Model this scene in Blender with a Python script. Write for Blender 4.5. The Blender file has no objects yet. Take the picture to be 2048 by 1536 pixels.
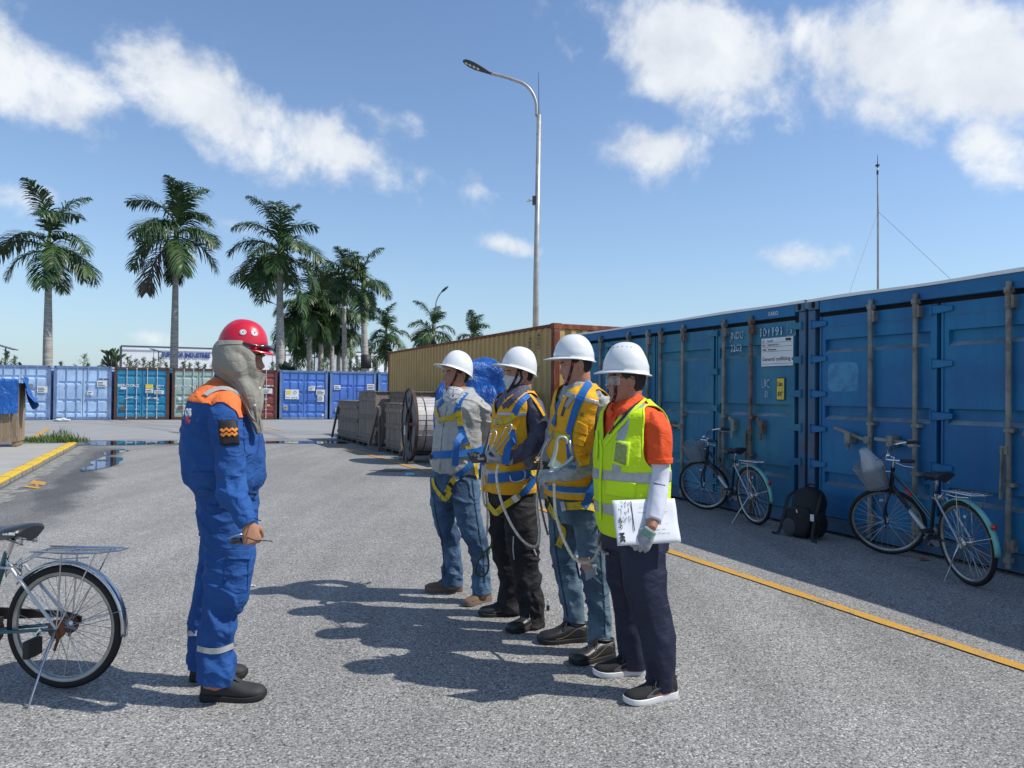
import bpy, math, random
import numpy as np
from mathutils import Vector, Matrix, bvhtree
import bmesh
R = math.radians
rnd = random.Random(7)
SC = bpy.context.scene
COL = SC.collection

# ------------------------------------------------------------------ camera
F_PX, CX, CY, CAM_H = 1500.0, 1024.0, 768.0, 1.5
PITCH, ROLL = R(0.71), R(0.6)
_f = Vector((0, math.cos(PITCH), math.sin(PITCH)))
_r0 = Vector((1, 0, 0)); _u0 = Vector((0, -math.sin(PITCH), math.cos(PITCH)))
_r = _r0*math.cos(ROLL) + _u0*math.sin(ROLL)
_u = -_r0*math.sin(ROLL) + _u0*math.cos(ROLL)
CAM = Vector((0, 0, CAM_H))
cd = bpy.data.cameras.new('camera'); cam = bpy.data.objects.new('camera', cd); COL.objects.link(cam)
m = Matrix((_r, _u, -_f)).transposed().to_4x4(); m.translation = CAM
cam.matrix_world = m
cd.sensor_width = 36; cd.lens = 36*F_PX/2048; cd.clip_end = 3000; cd.clip_start = .05
SC.camera = cam

# ------------------------------------------------------------------ sun, sky, exposure
SUN_EL = R(50.5)
SUN_DIR = Vector((math.cos(SUN_EL)*.990, -math.cos(SUN_EL)*.14, math.sin(SUN_EL))).normalized()
sd = bpy.data.lights.new('sun', 'SUN'); sd.energy = 4.0; sd.angle = R(.53); sd.color = (1, .96, .89)
so = bpy.data.objects.new('sun', sd); COL.objects.link(so)
so.rotation_euler = SUN_DIR.to_track_quat('Z', 'Y').to_euler()
SC.view_settings.view_transform = 'Standard'; SC.view_settings.look = 'None'
SC.view_settings.exposure = 0.16; SC.view_settings.gamma = 1.0
SC.view_settings.use_curve_mapping = False

def make_world():
    w = bpy.data.worlds.new('World'); SC.world = w; w.use_nodes = True
    nt = w.node_tree; N = nt.nodes; L = nt.links; N.clear()
    out = N.new('ShaderNodeOutputWorld'); bg = N.new('ShaderNodeBackground'); bg.inputs[1].default_value = .14
    L.new(bg.outputs[0], out.inputs[0])
    sky = N.new('ShaderNodeTexSky'); sky.sky_type = 'NISHITA'; sky.sun_disc = False
    sky.sun_elevation = SUN_EL
    sky.sun_rotation = math.atan2(SUN_DIR.x, SUN_DIR.y)
    sky.altitude = 0; sky.air_density = 1.0; sky.dust_density = .35; sky.ozone_density = 1.6
    tc = N.new('ShaderNodeTexCoord'); sp = N.new('ShaderNodeSeparateXYZ'); L.new(tc.outputs['Generated'], sp.inputs[0])
    def M(op, a, b=None, c=None, clamp=False):
        n = N.new('ShaderNodeMath'); n.operation = op; n.use_clamp = clamp
        for i, v in enumerate((a, b, c)):
            if v is None: continue
            if isinstance(v, (int, float)): n.inputs[i].default_value = v
            else: L.new(v, n.inputs[i])
        return n.outputs[0]
    X, Y, Z = sp.outputs
    Yc = M('MAXIMUM', Y, .05)
    u = M('DIVIDE', X, Yc); v = M('DIVIDE', Z, Yc)
    # clouds where they stand in the sky: direction (u,v), size, tilt, weight
    def uvpx(px, py):
        d = _f*F_PX + _r*(px-CX) - _u*(py-CY)
        return d.x/d.y, d.z/d.y
    blobs = [  # px, py, a px, b px, angle(deg, image up = +), weight
        (60,140,190,95,-28,1.0), (210,90,100,70,-20,.6), (400,190,300,85,-33,1.05), (650,285,210,72,-22,1.05), (760,250,110,55,-10,.6), (300,150,200,60,-40,.5),
        (1420,105,250,125,-15,1.15), (1290,175,120,45,10,.15), (1700,90,260,110,0,.9), (1960,130,260,150,-25,1.2), (1990,290,140,90,-35,.9), (1800,230,220,60,-25,.5),
        (1275,300,125,62,0,1.05), (1010,492,75,24,-8,.75), (1600,515,170,32,-4,.62), (1690,512,60,32,0,.5),
        (40,390,90,42,-10,.7), (480,455,120,26,-15,.55), (1905,448,50,18,0,.5), (320,612,24,14,-30,.5), (290,672,80,22,-10,.6), (1000,385,170,22,0,.28),
        (1050,105,40,18,0,.3), (2040,375,20,12,0,.6), (530,320,60,30,0,.35)]
    acc = None
    for (px, py, a, b, ang, wt) in blobs:
        cu, cv = uvpx(px, py); ca, sa = math.cos(R(ang)), math.sin(R(ang))
        du = M('SUBTRACT', u, cu); dv = M('SUBTRACT', v, cv)
        p = M('MULTIPLY_ADD', du, ca*F_PX/a, M('MULTIPLY', dv, sa*F_PX/a))
        q = M('MULTIPLY_ADD', du, -sa*F_PX/b, M('MULTIPLY', dv, ca*F_PX/b))
        r2 = M('MULTIPLY_ADD', p, p, M('MULTIPLY', q, q))
        e = M('MULTIPLY', M('EXPONENT', M('MULTIPLY', r2, -.9)), wt)
        acc = e if acc is None else M('MAXIMUM', acc, e)
    front = M('GREATER_THAN', Y, .05)
    acc = M('MULTIPLY', acc, front)
    def noise(vec, scale, detail, rough=.55, dist=0.0):
        n = N.new('ShaderNodeTexNoise'); n.inputs['Scale'].default_value = scale; n.inputs['Detail'].default_value = detail
        n.inputs['Roughness'].default_value = rough; n.inputs['Distortion'].default_value = dist
        L.new(vec, n.inputs['Vector']); return n.outputs['Fac']
    # the same kind of scattered cumulus all round, outside the view
    zc = M('MAXIMUM', M('ADD', Z, .12), .1)
    cb = N.new('ShaderNodeCombineXYZ'); L.new(M('DIVIDE', X, zc), cb.inputs[0]); L.new(M('DIVIDE', Y, zc), cb.inputs[1])
    big = noise(cb.outputs[0], 1.3, 2)
    gen = M('MULTIPLY', M('SUBTRACT', big, .5), 6.0, clamp=True)
    uo = M('MULTIPLY', M('SUBTRACT', M('ABSOLUTE', u), .78), 5, clamp=True)
    vo = M('MULTIPLY', M('SUBTRACT', v, .58), 6, clamp=True)
    outside = M('MAXIMUM', M('MAXIMUM', uo, vo), M('SUBTRACT', 1, front))
    acc = M('MAXIMUM', acc, M('MULTIPLY', M('MULTIPLY', gen, .8), outside))
    n1 = noise(tc.outputs['Generated'], 7.5, 9, .58, .25)
    n2 = noise(tc.outputs['Generated'], 26, 6, .6, .1)
    nn = M('ADD', M('MULTIPLY', M('SUBTRACT', n1, .5), 2.0), M('MULTIPLY', M('SUBTRACT', n2, .5), .9))
    dens = M('ADD', acc, nn)
    fac = N.new('ShaderNodeMapRange'); fac.interpolation_type = 'SMOOTHSTEP'
    L.new(dens, fac.inputs[0]); fac.inputs[1].default_value = .30; fac.inputs[2].default_value = .98
    fac2 = M('MULTIPLY', fac.outputs[0], M('MULTIPLY', acc, 3.2, clamp=True))
    # shading: thicker cloud bases turn grey
    mp = N.new('ShaderNodeMapping'); L.new(tc.outputs['Generated'], mp.inputs[0]); mp.inputs['Location'].default_value = (.02, 0, .035)
    n3 = noise(mp.outputs[0], 7.5, 5, .55, .25)
    sh = M('MULTIPLY_ADD', M('SUBTRACT', n1, n3), 2.6, .62, clamp=True)
    ramp = N.new('ShaderNodeMix'); ramp.data_type = 'RGBA'
    L.new(sh, ramp.inputs[0]); ramp.inputs[6].default_value = (4.2, 4.55, 5.1, 1); ramp.inputs[7].default_value = (6.0, 6.2, 6.4, 1)
    mx = N.new('ShaderNodeMix'); mx.data_type = 'RGBA'
    tn = N.new('ShaderNodeMix'); tn.data_type = 'RGBA'; tn.blend_type = 'MULTIPLY'; tn.inputs[0].default_value = 1; L.new(sky.outputs[0], tn.inputs[6]); tn.inputs[7].default_value = (.88, .955, 1.05, 1)
    L.new(M('MULTIPLY', fac2, .93), mx.inputs[0]); hz = N.new('ShaderNodeMix'); hz.data_type = 'RGBA'; L.new(M('MULTIPLY', M('EXPONENT', M('MULTIPLY', M('MAXIMUM', Z, 0), -7.5)), .8), hz.inputs[0]); L.new(tn.outputs[2], hz.inputs[6]); hz.inputs[7].default_value = (2.45, 3.4, 4.15, 1); L.new(hz.outputs[2], mx.inputs[6]); L.new(ramp.outputs[2], mx.inputs[7])
    L.new(mx.outputs[2], bg.inputs[0])
    w.cycles.sampling_method = 'MANUAL'; w.cycles.sample_map_resolution = 512
make_world()

# ------------------------------------------------------------------ pixels <-> world (used to read positions off the survey of the place)
def ray(px, py): return (_f*F_PX + _r*(px-CX) - _u*(py-CY)).normalized()
def W(px, py, Y):
    d = ray(px, py); return CAM + d*((Y)/d.y)
def G(px, py, z=0.0):
    d = ray(px, py); return CAM + d*((z-CAM_H)/d.z)

# ------------------------------------------------------------------ object helpers
ROOTM = {}
def tagp(o, label=None, cat=None, group=None, kind=None):
    if label: o['label'] = label
    if cat: o['category'] = cat
    if group: o['group'] = group
    if kind: o['kind'] = kind
    return o
def thing(name, label, cat, loc=(0,0,0), rz=0.0, group=None):
    o = bpy.data.objects.new(name, None); COL.objects.link(o)
    o.location = loc; o.rotation_euler = (0, 0, rz); o.empty_display_size = .1
    ROOTM[o.name] = Matrix.Translation(Vector(loc)) @ Matrix.Rotation(rz, 4, 'Z')
    return tagp(o, label, cat, group)
def rootm(o):
    while o.parent: o = o.parent
    return ROOTM.get(o.name, Matrix.Identity(4))
def copy_tree(o, parent=None, loc=None, rz=None):
    c = o.copy(); COL.objects.link(c)
    if parent: c.parent = parent
    if loc is not None: c.location = loc
    if rz is not None: c.rotation_euler = (0, 0, rz)
    if o.name in ROOTM and parent is None:
        ROOTM[c.name] = Matrix.Translation(c.location) @ Matrix.Rotation(c.rotation_euler[2], 4, 'Z')
    for ch in list(o.children): copy_tree(ch, c)
    return c
def mesh_obj(name, V, Fc, mat, parent=None, smooth=False, world=False, mats=None, midx=None, auto=None):
    me = bpy.data.meshes.new(name)
    V = [tuple(v) for v in V]
    if world and parent is not None:
        im = rootm(parent).inverted(); V = [tuple(im @ Vector(v)) for v in V]
    me.from_pydata(V, [], [tuple(int(i) for i in f) for f in Fc]); me.update()
    if mats:
        for mt in mats: me.materials.append(mt)
        if midx is not None: me.polygons.foreach_set('material_index', np.array(midx, dtype=np.int32))
    elif mat: me.materials.append(mat)
    if smooth: me.polygons.foreach_set('use_smooth', [True]*len(me.polygons))
    if auto is not None:
        try: me.set_sharp_from_angle(angle=R(auto))
        except Exception: pass
    o = bpy.data.objects.new(name, me); COL.objects.link(o)
    if parent is not None: o.parent = parent
    return o

class MB:
    def __init__(s): s.V = []; s.F = []; s.M = []; s.mi = 0
    def add(s, V, Fc):
        b = len(s.V); s.V += [Vector(v) for v in V]; s.F += [tuple(i+b for i in f) for f in Fc]; s.M += [s.mi]*len(Fc); return s
    def box(s, x0, x1, y0, y1, z0, z1):
        return s.add([(x0,y0,z0),(x1,y0,z0),(x1,y1,z0),(x0,y1,z0),(x0,y0,z1),(x1,y0,z1),(x1,y1,z1),(x0,y1,z1)],
                     [(0,3,2,1),(4,5,6,7),(0,1,5,4),(1,2,6,5),(2,3,7,6),(3,0,4,7)])
    def bbox(s, x0, x1, y0, y1, z0, z1, b=.004):
        # box with bevelled edges
        bm = bmesh.new(); bmesh.ops.create_cube(bm, size=1)
        bmesh.ops.scale(bm, vec=(x1-x0, y1-y0, z1-z0), verts=bm.verts)
        bmesh.ops.translate(bm, vec=((x0+x1)/2, (y0+y1)/2, (z0+z1)/2), verts=bm.verts)
        bmesh.ops.bevel(bm, geom=list(bm.edges), offset=b, segments=1, affect='EDGES')
        bm.verts.index_update()
        s.add([v.co.copy() for v in bm.verts], [tuple(v.index for v in f.verts) for f in bm.faces]); bm.free(); return s
    def obox(s, c, ax, ay, az, hx, hy, hz):
        c = Vector(c); ax = Vector(ax).normalized()*hx; ay = Vector(ay).normalized()*hy; az = Vector(az).normalized()*hz
        P = [c+ax*i+ay*j+az*k for k in (-1,1) for (i,j) in ((-1,-1),(1,-1),(1,1),(-1,1))]
        return s.add(P, [(0,3,2,1),(4,5,6,7),(0,1,5,4),(1,2,6,5),(2,3,7,6),(3,0,4,7)])
    def bar(s, p, q, w, h=None, up=(0,0,1)):
        p = Vector(p); q = Vector(q); h = h or w; d = (q-p); L_ = d.length; d.normalize()
        a = d.cross(Vector(up))
        if a.length < 1e-4: a = d.cross(Vector((1,0,0)))
        a.normalize(); b = a.cross(d)
        return s.obox((p+q)/2, a, d, b, w/2, L_/2, h/2)
    def tube(s, pts, r, n=8, caps=True, closed=False):
        pts = [Vector(p) for p in pts]; N_ = len(pts)
        if not hasattr(r, '__len__'): r = [r]*N_
        base = len(s.V); prev = None
        for i, p in enumerate(pts):
            if closed: t = pts[(i+1) % N_] - pts[i-1]
            else: t = pts[min(i+1, N_-1)] - pts[max(i-1, 0)]
            t.normalize()
            if prev is None:
                a = t.cross(Vector((0,0,1)))
                if a.length < .05: a = t.cross(Vector((1,0,0)))
            else: a = prev - t*prev.dot(t)
            a.normalize(); prev = a; b = t.cross(a)
            for k in range(n):
                an = 2*math.pi*k/n; s.V.append(p + a*(r[i]*math.cos(an)) + b*(r[i]*math.sin(an)))
        rng = N_ if closed else N_-1
        for i in range(rng):
            j = (i+1) % N_
            for k in range(n):
                s.F.append((base+i*n+k, base+i*n+(k+1) % n, base+j*n+(k+1) % n, base+j*n+k)); s.M.append(s.mi)
        if caps and not closed:
            s.F.append(tuple(base+k for k in reversed(range(n)))); s.M.append(s.mi)
            s.F.append(tuple(base+(N_-1)*n+k for k in range(n))); s.M.append(s.mi)
        return s
    def cyl(s, p, q, r, n=12, r2=None): return s.tube([p, q], [r, r if r2 is None else r2], n)
    def lathe(s, prof, c=(0,0,0), ax=(0,0,1), n=24):
        ax = Vector(ax).normalized(); c = Vector(c); a = ax.orthogonal().normalized(); b = ax.cross(a); base = len(s.V)
        for (r, h) in prof:
            for k in range(n):
                an = 2*math.pi*k/n; s.V.append(c + ax*h + a*(r*math.cos(an)) + b*(r*math.sin(an)))
        for i in range(len(prof)-1):
            for k in range(n):
                s.F.append((base+i*n+k, base+i*n+(k+1) % n, base+(i+1)*n+(k+1) % n, base+(i+1)*n+k)); s.M.append(s.mi)
        return s
    def ell(s, c, rx, ry, rz, ax=(1,0,0), ay=(0,1,0), az=(0,0,1), n=12, m_=8):
        c = Vector(c); ax = Vector(ax); ay = Vector(ay); az = Vector(az); base = len(s.V)
        for i in range(m_+1):
            th = math.pi*i/m_
            for k in range(n):
                an = 2*math.pi*k/n
                s.V.append(c + ax*(rx*math.sin(th)*math.cos(an)) + ay*(ry*math.sin(th)*math.sin(an)) + az*(rz*math.cos(th)))
        for i in range(m_):
            for k in range(n):
                s.F.append((base+i*n+k, base+(i+1)*n+k, base+(i+1)*n+(k+1) % n, base+i*n+(k+1) % n)); s.M.append(s.mi)
        return s
    def poly(s, pts, n, th):
        # prism: outline pts (3D), extruded by th along n
        pts = [Vector(p) for p in pts]; n = Vector(n).normalized()*th; k = len(pts); b = len(s.V)
        s.V += pts + [p+n for p in pts]
        s.F.append(tuple(b+i for i in reversed(range(k)))); s.F.append(tuple(b+k+i for i in range(k))); s.M += [s.mi]*2
        for i in range(k):
            j = (i+1) % k; s.F.append((b+i, b+j, b+k+j, b+k+i)); s.M.append(s.mi)
        return s
    def xf(s, mtx, start=0):
        for i in range(start, len(s.V)): s.V[i] = mtx @ s.V[i]
        return s
    def build(s, name, mat, parent=None, smooth=False, world=False, mats=None, auto=None):
        return mesh_obj(name, s.V, s.F, mat, parent, smooth, world, mats, s.M if mats else None, auto)

# ------------------------------------------------------------------ vector noise
def _h(ix, iy, iz, seed):
    n = (ix.astype(np.int64)*374761393 + iy.astype(np.int64)*668265263 + iz.astype(np.int64)*2147483647 + seed*1274126177) & 0xffffffff
    n = ((n ^ (n >> 13))*1274126177) & 0xffffffff
    n = ((n ^ (n >> 16))*2246822519) & 0xffffffff
    return ((n ^ (n >> 15)) & 0xffffff)/float(0xffffff)
def vnoise(P, seed=0):
    P = np.asarray(P, dtype=float); i = np.floor(P).astype(np.int64); f = P-i; f = f*f*f*(f*(f*6-15)+10)
    r = 0
    for dx in (0, 1):
        for dy in (0, 1):
            for dz in (0, 1):
                w = (f[:,0] if dx else 1-f[:,0])*(f[:,1] if dy else 1-f[:,1])*(f[:,2] if dz else 1-f[:,2])
                r = r + w*_h(i[:,0]+dx, i[:,1]+dy, i[:,2]+dz, seed)
    return r*2-1
def fbm(P, oct=3, seed=0):
    r = 0; a = 1; t = 0; P = np.asarray(P, dtype=float)
    for k in range(oct): r = r + a*vnoise(P*(2**k), seed+k*17); t += a; a *= .5
    return r/t
def spline(pts, step=None, n=None):
    # Catmull-Rom resampling of an (k,d) array; first three columns are the position
    P = np.array(pts, dtype=float); k = len(P)
    if k == 2:
        n = n or max(2, int(np.linalg.norm(P[1,:3]-P[0,:3])/(step or .02))+1)
        t = np.linspace(0, 1, n)[:,None]; return P[0]*(1-t)+P[1]*t
    Q = np.vstack([2*P[0]-P[1], P, 2*P[-1]-P[-2]]); out = []
    for i in range(1, k):
        p0, p1, p2, p3 = Q[i-1], Q[i], Q[i+1], Q[i+2]
        m_ = max(2, int(np.ceil(np.linalg.norm(p2[:3]-p1[:3])/(step or .02))))
        for j in range(m_):
            t = j/m_; out.append(.5*((2*p1)+(-p0+p2)*t+(2*p0-5*p1+4*p2-p3)*t*t+(-p0+3*p1-3*p2+p3)*t**3))
    out.append(P[-1]); return np.array(out)

# ------------------------------------------------------------------ materials
MATS = {}
class NT:
    def __init__(s, name):
        s.m = bpy.data.materials.new(name); s.m.use_nodes = True; s.N = s.m.node_tree.nodes; s.L = s.m.node_tree.links
        s.bsdf = s.N['Principled BSDF']; s.out = s.N['Material Output']; s.tc = s.N.new('ShaderNodeTexCoord')
    def vec(s, coord='Object', scale=(1,1,1), loc=(0,0,0), rot=(0,0,0)):
        mp = s.N.new('ShaderNodeMapping'); s.L.new(s.tc.outputs[coord], mp.inputs[0])
        mp.inputs['Scale'].default_value = scale; mp.inputs['Location'].default_value = loc; mp.inputs['Rotation'].default_value = rot
        return mp.outputs[0]
    def noise(s, v, scale, detail=4, rough=.55, dist=0):
        n = s.N.new('ShaderNodeTexNoise'); s.L.new(v, n.inputs['Vector']); n.inputs['Scale'].default_value = scale
        n.inputs['Detail'].default_value = detail; n.inputs['Roughness'].default_value = rough; n.inputs['Distortion'].default_value = dist
        return n.outputs['Fac']
    def voro(s, v, scale, out='Distance', feat='F1', rand=1):
        n = s.N.new('ShaderNodeTexVoronoi'); n.feature = feat; s.L.new(v, n.inputs['Vector']); n.inputs['Scale'].default_value = scale
        n.inputs['Randomness'].default_value = rand; return n.outputs[out]
    def math(s, op, a, b=None, c=None, clamp=False):
        n = s.N.new('ShaderNodeMath'); n.operation = op; n.use_clamp = clamp
        for i, v in enumerate((a, b, c)):
            if v is None: continue
            if isinstance(v, (int, float)): n.inputs[i].default_value = v
            else: s.L.new(v, n.inputs[i])
        return n.outputs[0]
    def ramp(s, v, a, b, smooth=True):
        n = s.N.new('ShaderNodeMapRange'); n.interpolation_type = 'SMOOTHSTEP' if smooth else 'LINEAR'
        s.L.new(v, n.inputs[0]); n.inputs[1].default_value = a; n.inputs[2].default_value = b; return n.outputs[0]
    def mix(s, f, a, b, mode='MIX'):
        n = s.N.new('ShaderNodeMix'); n.data_type = 'RGBA'; n.blend_type = mode
        for i, v in ((0, f), (6, a), (7, b)):
            if isinstance(v, (int, float)): n.inputs[i].default_value = v
            elif isinstance(v, (tuple, list)): n.inputs[i].default_value = (*v[:3], 1)
            else: s.L.new(v, n.inputs[i])
        return n.outputs[2]
    def set(s, name, v):
        i = s.bsdf.inputs[name]
        if isinstance(v, (int, float)): i.default_value = v
        elif isinstance(v, (tuple, list)): i.default_value = (*v[:3], 1)
        else: s.L.new(v, i)
    def bump(s, h, strength=.3, dist=.01, prev=None):
        n = s.N.new('ShaderNodeBump'); n.inputs['Strength'].default_value = strength; n.inputs['Distance'].default_value = dist
        s.L.new(h, n.inputs['Height'])
        if prev: s.L.new(prev, n.inputs['Normal'])
        s.L.new(n.outputs[0], s.bsdf.inputs['Normal']); return n.outputs[0]
    def rand(s):
        n = s.N.new('ShaderNodeObjectInfo'); return n.outputs['Random']
def c(h):  # sRGB hex -> linear
    h = h.lstrip('#'); v = [int(h[i:i+2], 16)/255 for i in (0, 2, 4)]
    return tuple(x/12.92 if x <= .04045 else ((x+.055)/1.055)**2.4 for x in v)
def pmat(name, col, rough=.6, metal=0.0, var=.12, vs=3.0, bump=0.0, bs=60.0, dirt=None, rnd_=.0, coat=0.0, sss=0.0, spec=None, sheen=0.0, vscale=(1,1,1)):
    if name in MATS: return MATS[name]
    t = NT(name); v = t.vec(scale=vscale)
    n = t.noise(v, vs, 5); f = t.ramp(n, .3, .7)
    colo = t.mix(f, tuple(x*(1-var) for x in col), tuple(min(1, x*(1+var)) for x in col))
    if dirt:
        dc, ds, lo, hi, amt = dirt
        d = t.ramp(t.noise(t.vec(scale=vscale, loc=(3,7,1)), ds, 8, .65), lo, hi)
        colo = t.mix(t.math('MULTIPLY', d, amt), colo, dc)
    if rnd_:
        colo = t.mix(1.0, colo, t.mix(t.rand(), (1-rnd_,)*3, (1+rnd_,)*3), 'MULTIPLY')
    t.set('Base Color', colo); t.set('Metallic', metal)
    t.set('Roughness', t.math('MULTIPLY_ADD', t.noise(v, vs*2.3, 3), .2*rough, rough*.9, clamp=True))
    if bump: t.bump(t.noise(t.vec(), bs, 4, .6), bump, .004)
    if coat: t.set('Coat Weight', coat); t.set('Coat Roughness', .08)
    if sss:
        t.set('Subsurface Weight', sss); t.bsdf.inputs['Subsurface Radius'].default_value = (1,.35,.2); t.set('Subsurface Scale', .006)
    if spec is not None: t.set('Specular IOR Level', spec)
    if sheen: t.set('Sheen Weight', sheen)
    MATS[name] = t.m; return t.m

# ------------------------------------------------------------------ text as flat mesh
def text_mesh(txt, size, mat, parent, origin, xd, yd, name='lettering', align='LEFT', world=True, off=.0, sx=1.0, th=.0008, bold=0.0, label=None):
    cu = bpy.data.curves.new('t', 'FONT'); cu.body = txt; cu.size = size; cu.align_x = align; cu.extrude = th; cu.offset = bold
    cu.resolution_u = 2
    o = bpy.data.objects.new('t', cu); COL.objects.link(o)
    dg = bpy.context.evaluated_depsgraph_get(); me = bpy.data.meshes.new_from_object(o.evaluated_get(dg))
    bpy.data.objects.remove(o); bpy.data.curves.remove(cu)
    xd = Vector(xd).normalized(); yd = Vector(yd).normalized(); zd = xd.cross(yd).normalized(); origin = Vector(origin)
    im = rootm(parent).inverted() if (world and parent is not None) else Matrix.Identity(4)
    for v in me.vertices: v.co = im @ (origin + xd*(v.co.x*sx) + yd*v.co.y + zd*(v.co.z+off))
    me.materials.clear(); me.materials.append(mat)
    o = bpy.data.objects.new(name, me); COL.objects.link(o)
    if parent is not None: o.parent = parent
    if label: o['label'] = label
    return o
# ================================================================== THE SETTING
E_ = Vector((-.407, .913, 0)).normalized(); NN = Vector((.913, .407, 0)).normalized()   # along the road, across it (to the right)

def ground_material():
    t = NT('asphalt'); v = t.vec()
    st = t.voro(v, 105, 'Color'); sep = t.N.new('ShaderNodeSeparateColor'); t.L.new(st, sep.inputs[0])
    d = t.voro(v, 105, 'Distance'); st2 = t.voro(v, 190, 'Color'); sep2 = t.N.new('ShaderNodeSeparateColor'); t.L.new(st2, sep2.inputs[0])
    peb = t.math('MULTIPLY_ADD', sep.outputs[0], .20, .165)
    peb = t.math('MULTIPLY_ADD', t.ramp(sep.outputs[1], .84, 1.0), .24, peb)
    peb = t.math('MULTIPLY_ADD', t.math('SUBTRACT', sep2.outputs[0], .5), .12, peb)
    gap = t.ramp(d, .5, .95); peb = t.math('MULTIPLY', peb, t.math('SUBTRACT', 1.0, t.math('MULTIPLY', gap, .72)))
    big = t.noise(v, .35, 6, .6, .4); fine = t.noise(v, 2.2, 6, .6)
    peb = t.math('MULTIPLY', peb, t.math('MULTIPLY_ADD', big, .5, .76))
    peb = t.math('MULTIPLY', peb, t.math('MULTIPLY_ADD', fine, .3, .85))
    trk = t.noise(t.vec(scale=(1.5,.16,1), rot=(0,0,R(-24))), 1.1, 6, .6, .3); peb = t.math('MULTIPLY', peb, t.math('MULTIPLY_ADD', t.ramp(trk, .3, .7), .24, .88))
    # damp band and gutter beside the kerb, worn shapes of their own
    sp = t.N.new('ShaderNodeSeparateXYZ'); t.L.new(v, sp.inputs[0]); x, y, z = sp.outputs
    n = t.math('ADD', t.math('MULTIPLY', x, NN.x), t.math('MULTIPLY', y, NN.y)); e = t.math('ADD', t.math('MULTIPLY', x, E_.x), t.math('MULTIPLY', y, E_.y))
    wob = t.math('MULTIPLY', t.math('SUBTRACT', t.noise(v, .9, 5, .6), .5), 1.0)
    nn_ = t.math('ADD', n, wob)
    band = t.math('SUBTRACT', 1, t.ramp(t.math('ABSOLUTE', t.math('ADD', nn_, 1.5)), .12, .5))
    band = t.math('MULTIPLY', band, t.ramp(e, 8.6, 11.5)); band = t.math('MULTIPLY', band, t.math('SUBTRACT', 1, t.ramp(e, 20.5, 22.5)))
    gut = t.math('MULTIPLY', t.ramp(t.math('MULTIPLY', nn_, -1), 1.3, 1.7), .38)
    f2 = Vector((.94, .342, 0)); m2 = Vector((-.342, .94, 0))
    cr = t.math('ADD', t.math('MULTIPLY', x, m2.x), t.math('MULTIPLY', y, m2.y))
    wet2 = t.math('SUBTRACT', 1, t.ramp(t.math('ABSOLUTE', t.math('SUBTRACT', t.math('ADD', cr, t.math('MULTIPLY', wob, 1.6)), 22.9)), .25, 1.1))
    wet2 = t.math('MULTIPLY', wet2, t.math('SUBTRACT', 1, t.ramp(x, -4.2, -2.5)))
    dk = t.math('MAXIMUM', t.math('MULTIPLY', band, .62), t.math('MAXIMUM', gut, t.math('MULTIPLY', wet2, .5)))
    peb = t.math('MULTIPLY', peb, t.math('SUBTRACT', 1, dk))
    sw = t.ramp(t.noise(t.vec(loc=(4,9,0)), .8, 7, .68), .62, .74)
    colo = t.mix(t.math('MULTIPLY', sw, .45), (1,1,1), (.75,.72,.68))
    cm = t.N.new('ShaderNodeCombineColor')
    t.L.new(peb, cm.inputs[0]); t.L.new(t.math('MULTIPLY', peb, .97), cm.inputs[1]); t.L.new(t.math('MULTIPLY', peb, .90), cm.inputs[2])
    t.set('Base Color', t.mix(1.0, cm.outputs[0], colo, 'MULTIPLY'))
    t.set('Roughness', t.math('MULTIPLY_ADD', dk, -.35, .85))
    b1 = t.bump(t.math('SUBTRACT', 1, d), .55, .006)
    t.bump(t.noise(v, 9, 4), .25, .01, b1)
    return t.m
def concrete_material(name, base, tint=(1,.985,.94), tyre=False):
    t = NT(name); v = t.vec()
    n = t.noise(v, 1.1, 8, .62, .3); n2 = t.noise(t.vec(scale=(.25, 1.6, 1), rot=(0,0,R(-20))), 1.2, 6, .6, .6)
    g = t.noise(v, 120, 3)
    k = t.math('MULTIPLY_ADD', n, .45, .68); k = t.math('MULTIPLY', k, t.math('MULTIPLY_ADD', g, .3, .85))
    if tyre:
        k = t.math('MULTIPLY', k, t.math('SUBTRACT', 1, t.math('MULTIPLY', t.ramp(n2, .52, .68), .3)))
        for (cx, cy, r_) in ((-30, 14, 22), (-29.2, 14.4, 23.9), (-2, 47, 20), (-1, 48, 22)):
            dd = t.N.new('ShaderNodeVectorMath'); dd.operation = 'DISTANCE'; t.L.new(v, dd.inputs[0]); dd.inputs[1].default_value = (cx, cy, 0)
            w = t.math('SUBTRACT', 1, t.ramp(t.math('ABSOLUTE', t.math('SUBTRACT', dd.outputs['Value'], r_)), .06, .22))
            k = t.math('MULTIPLY', k, t.math('SUBTRACT', 1, t.math('MULTIPLY', w, t.math('MULTIPLY', n, .5))))
    sepc = t.N.new('ShaderNodeCombineColor')
    for i in range(3): t.L.new(t.math('MULTIPLY', k, base*tint[i]), sepc.inputs[i])
    t.set('Base Color', sepc.outputs[0]); t.set('Roughness', .85); t.bump(g, .25, .004)
    return t.m
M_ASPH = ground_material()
M_YARD = concrete_material('yard_concrete', .33, (1,.985,.95), True)
M_SLAB = concrete_material('slab_concrete', .40, (1,.96,.86))
M_KERB = pmat('kerb_concrete', (.30,.29,.26), .9, var=.3, vs=6, bump=.3, dirt=((.1,.1,.09), 5, .5, .65, .7))
def worn_paint(name, col, under, lo=.38, hi=.5, sc=9):
    t = NT(name); v = t.vec(); n = t.noise(v, sc, 9, .75); g = t.voro(v, 78, 'Distance')
    f = t.ramp(t.math('SUBTRACT', n, t.math('MULTIPLY', t.ramp(g, .5, .9), .14)), lo-.06, hi-.06)
    k = t.noise(v, 2, 5)
    t.set('Base Color', t.mix(f, under, t.mix(k, tuple(x*.8 for x in col), col))); t.set('Roughness', .7)
    t.bump(t.math('SUBTRACT', 1, g), .4, .004); return t.m
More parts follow.
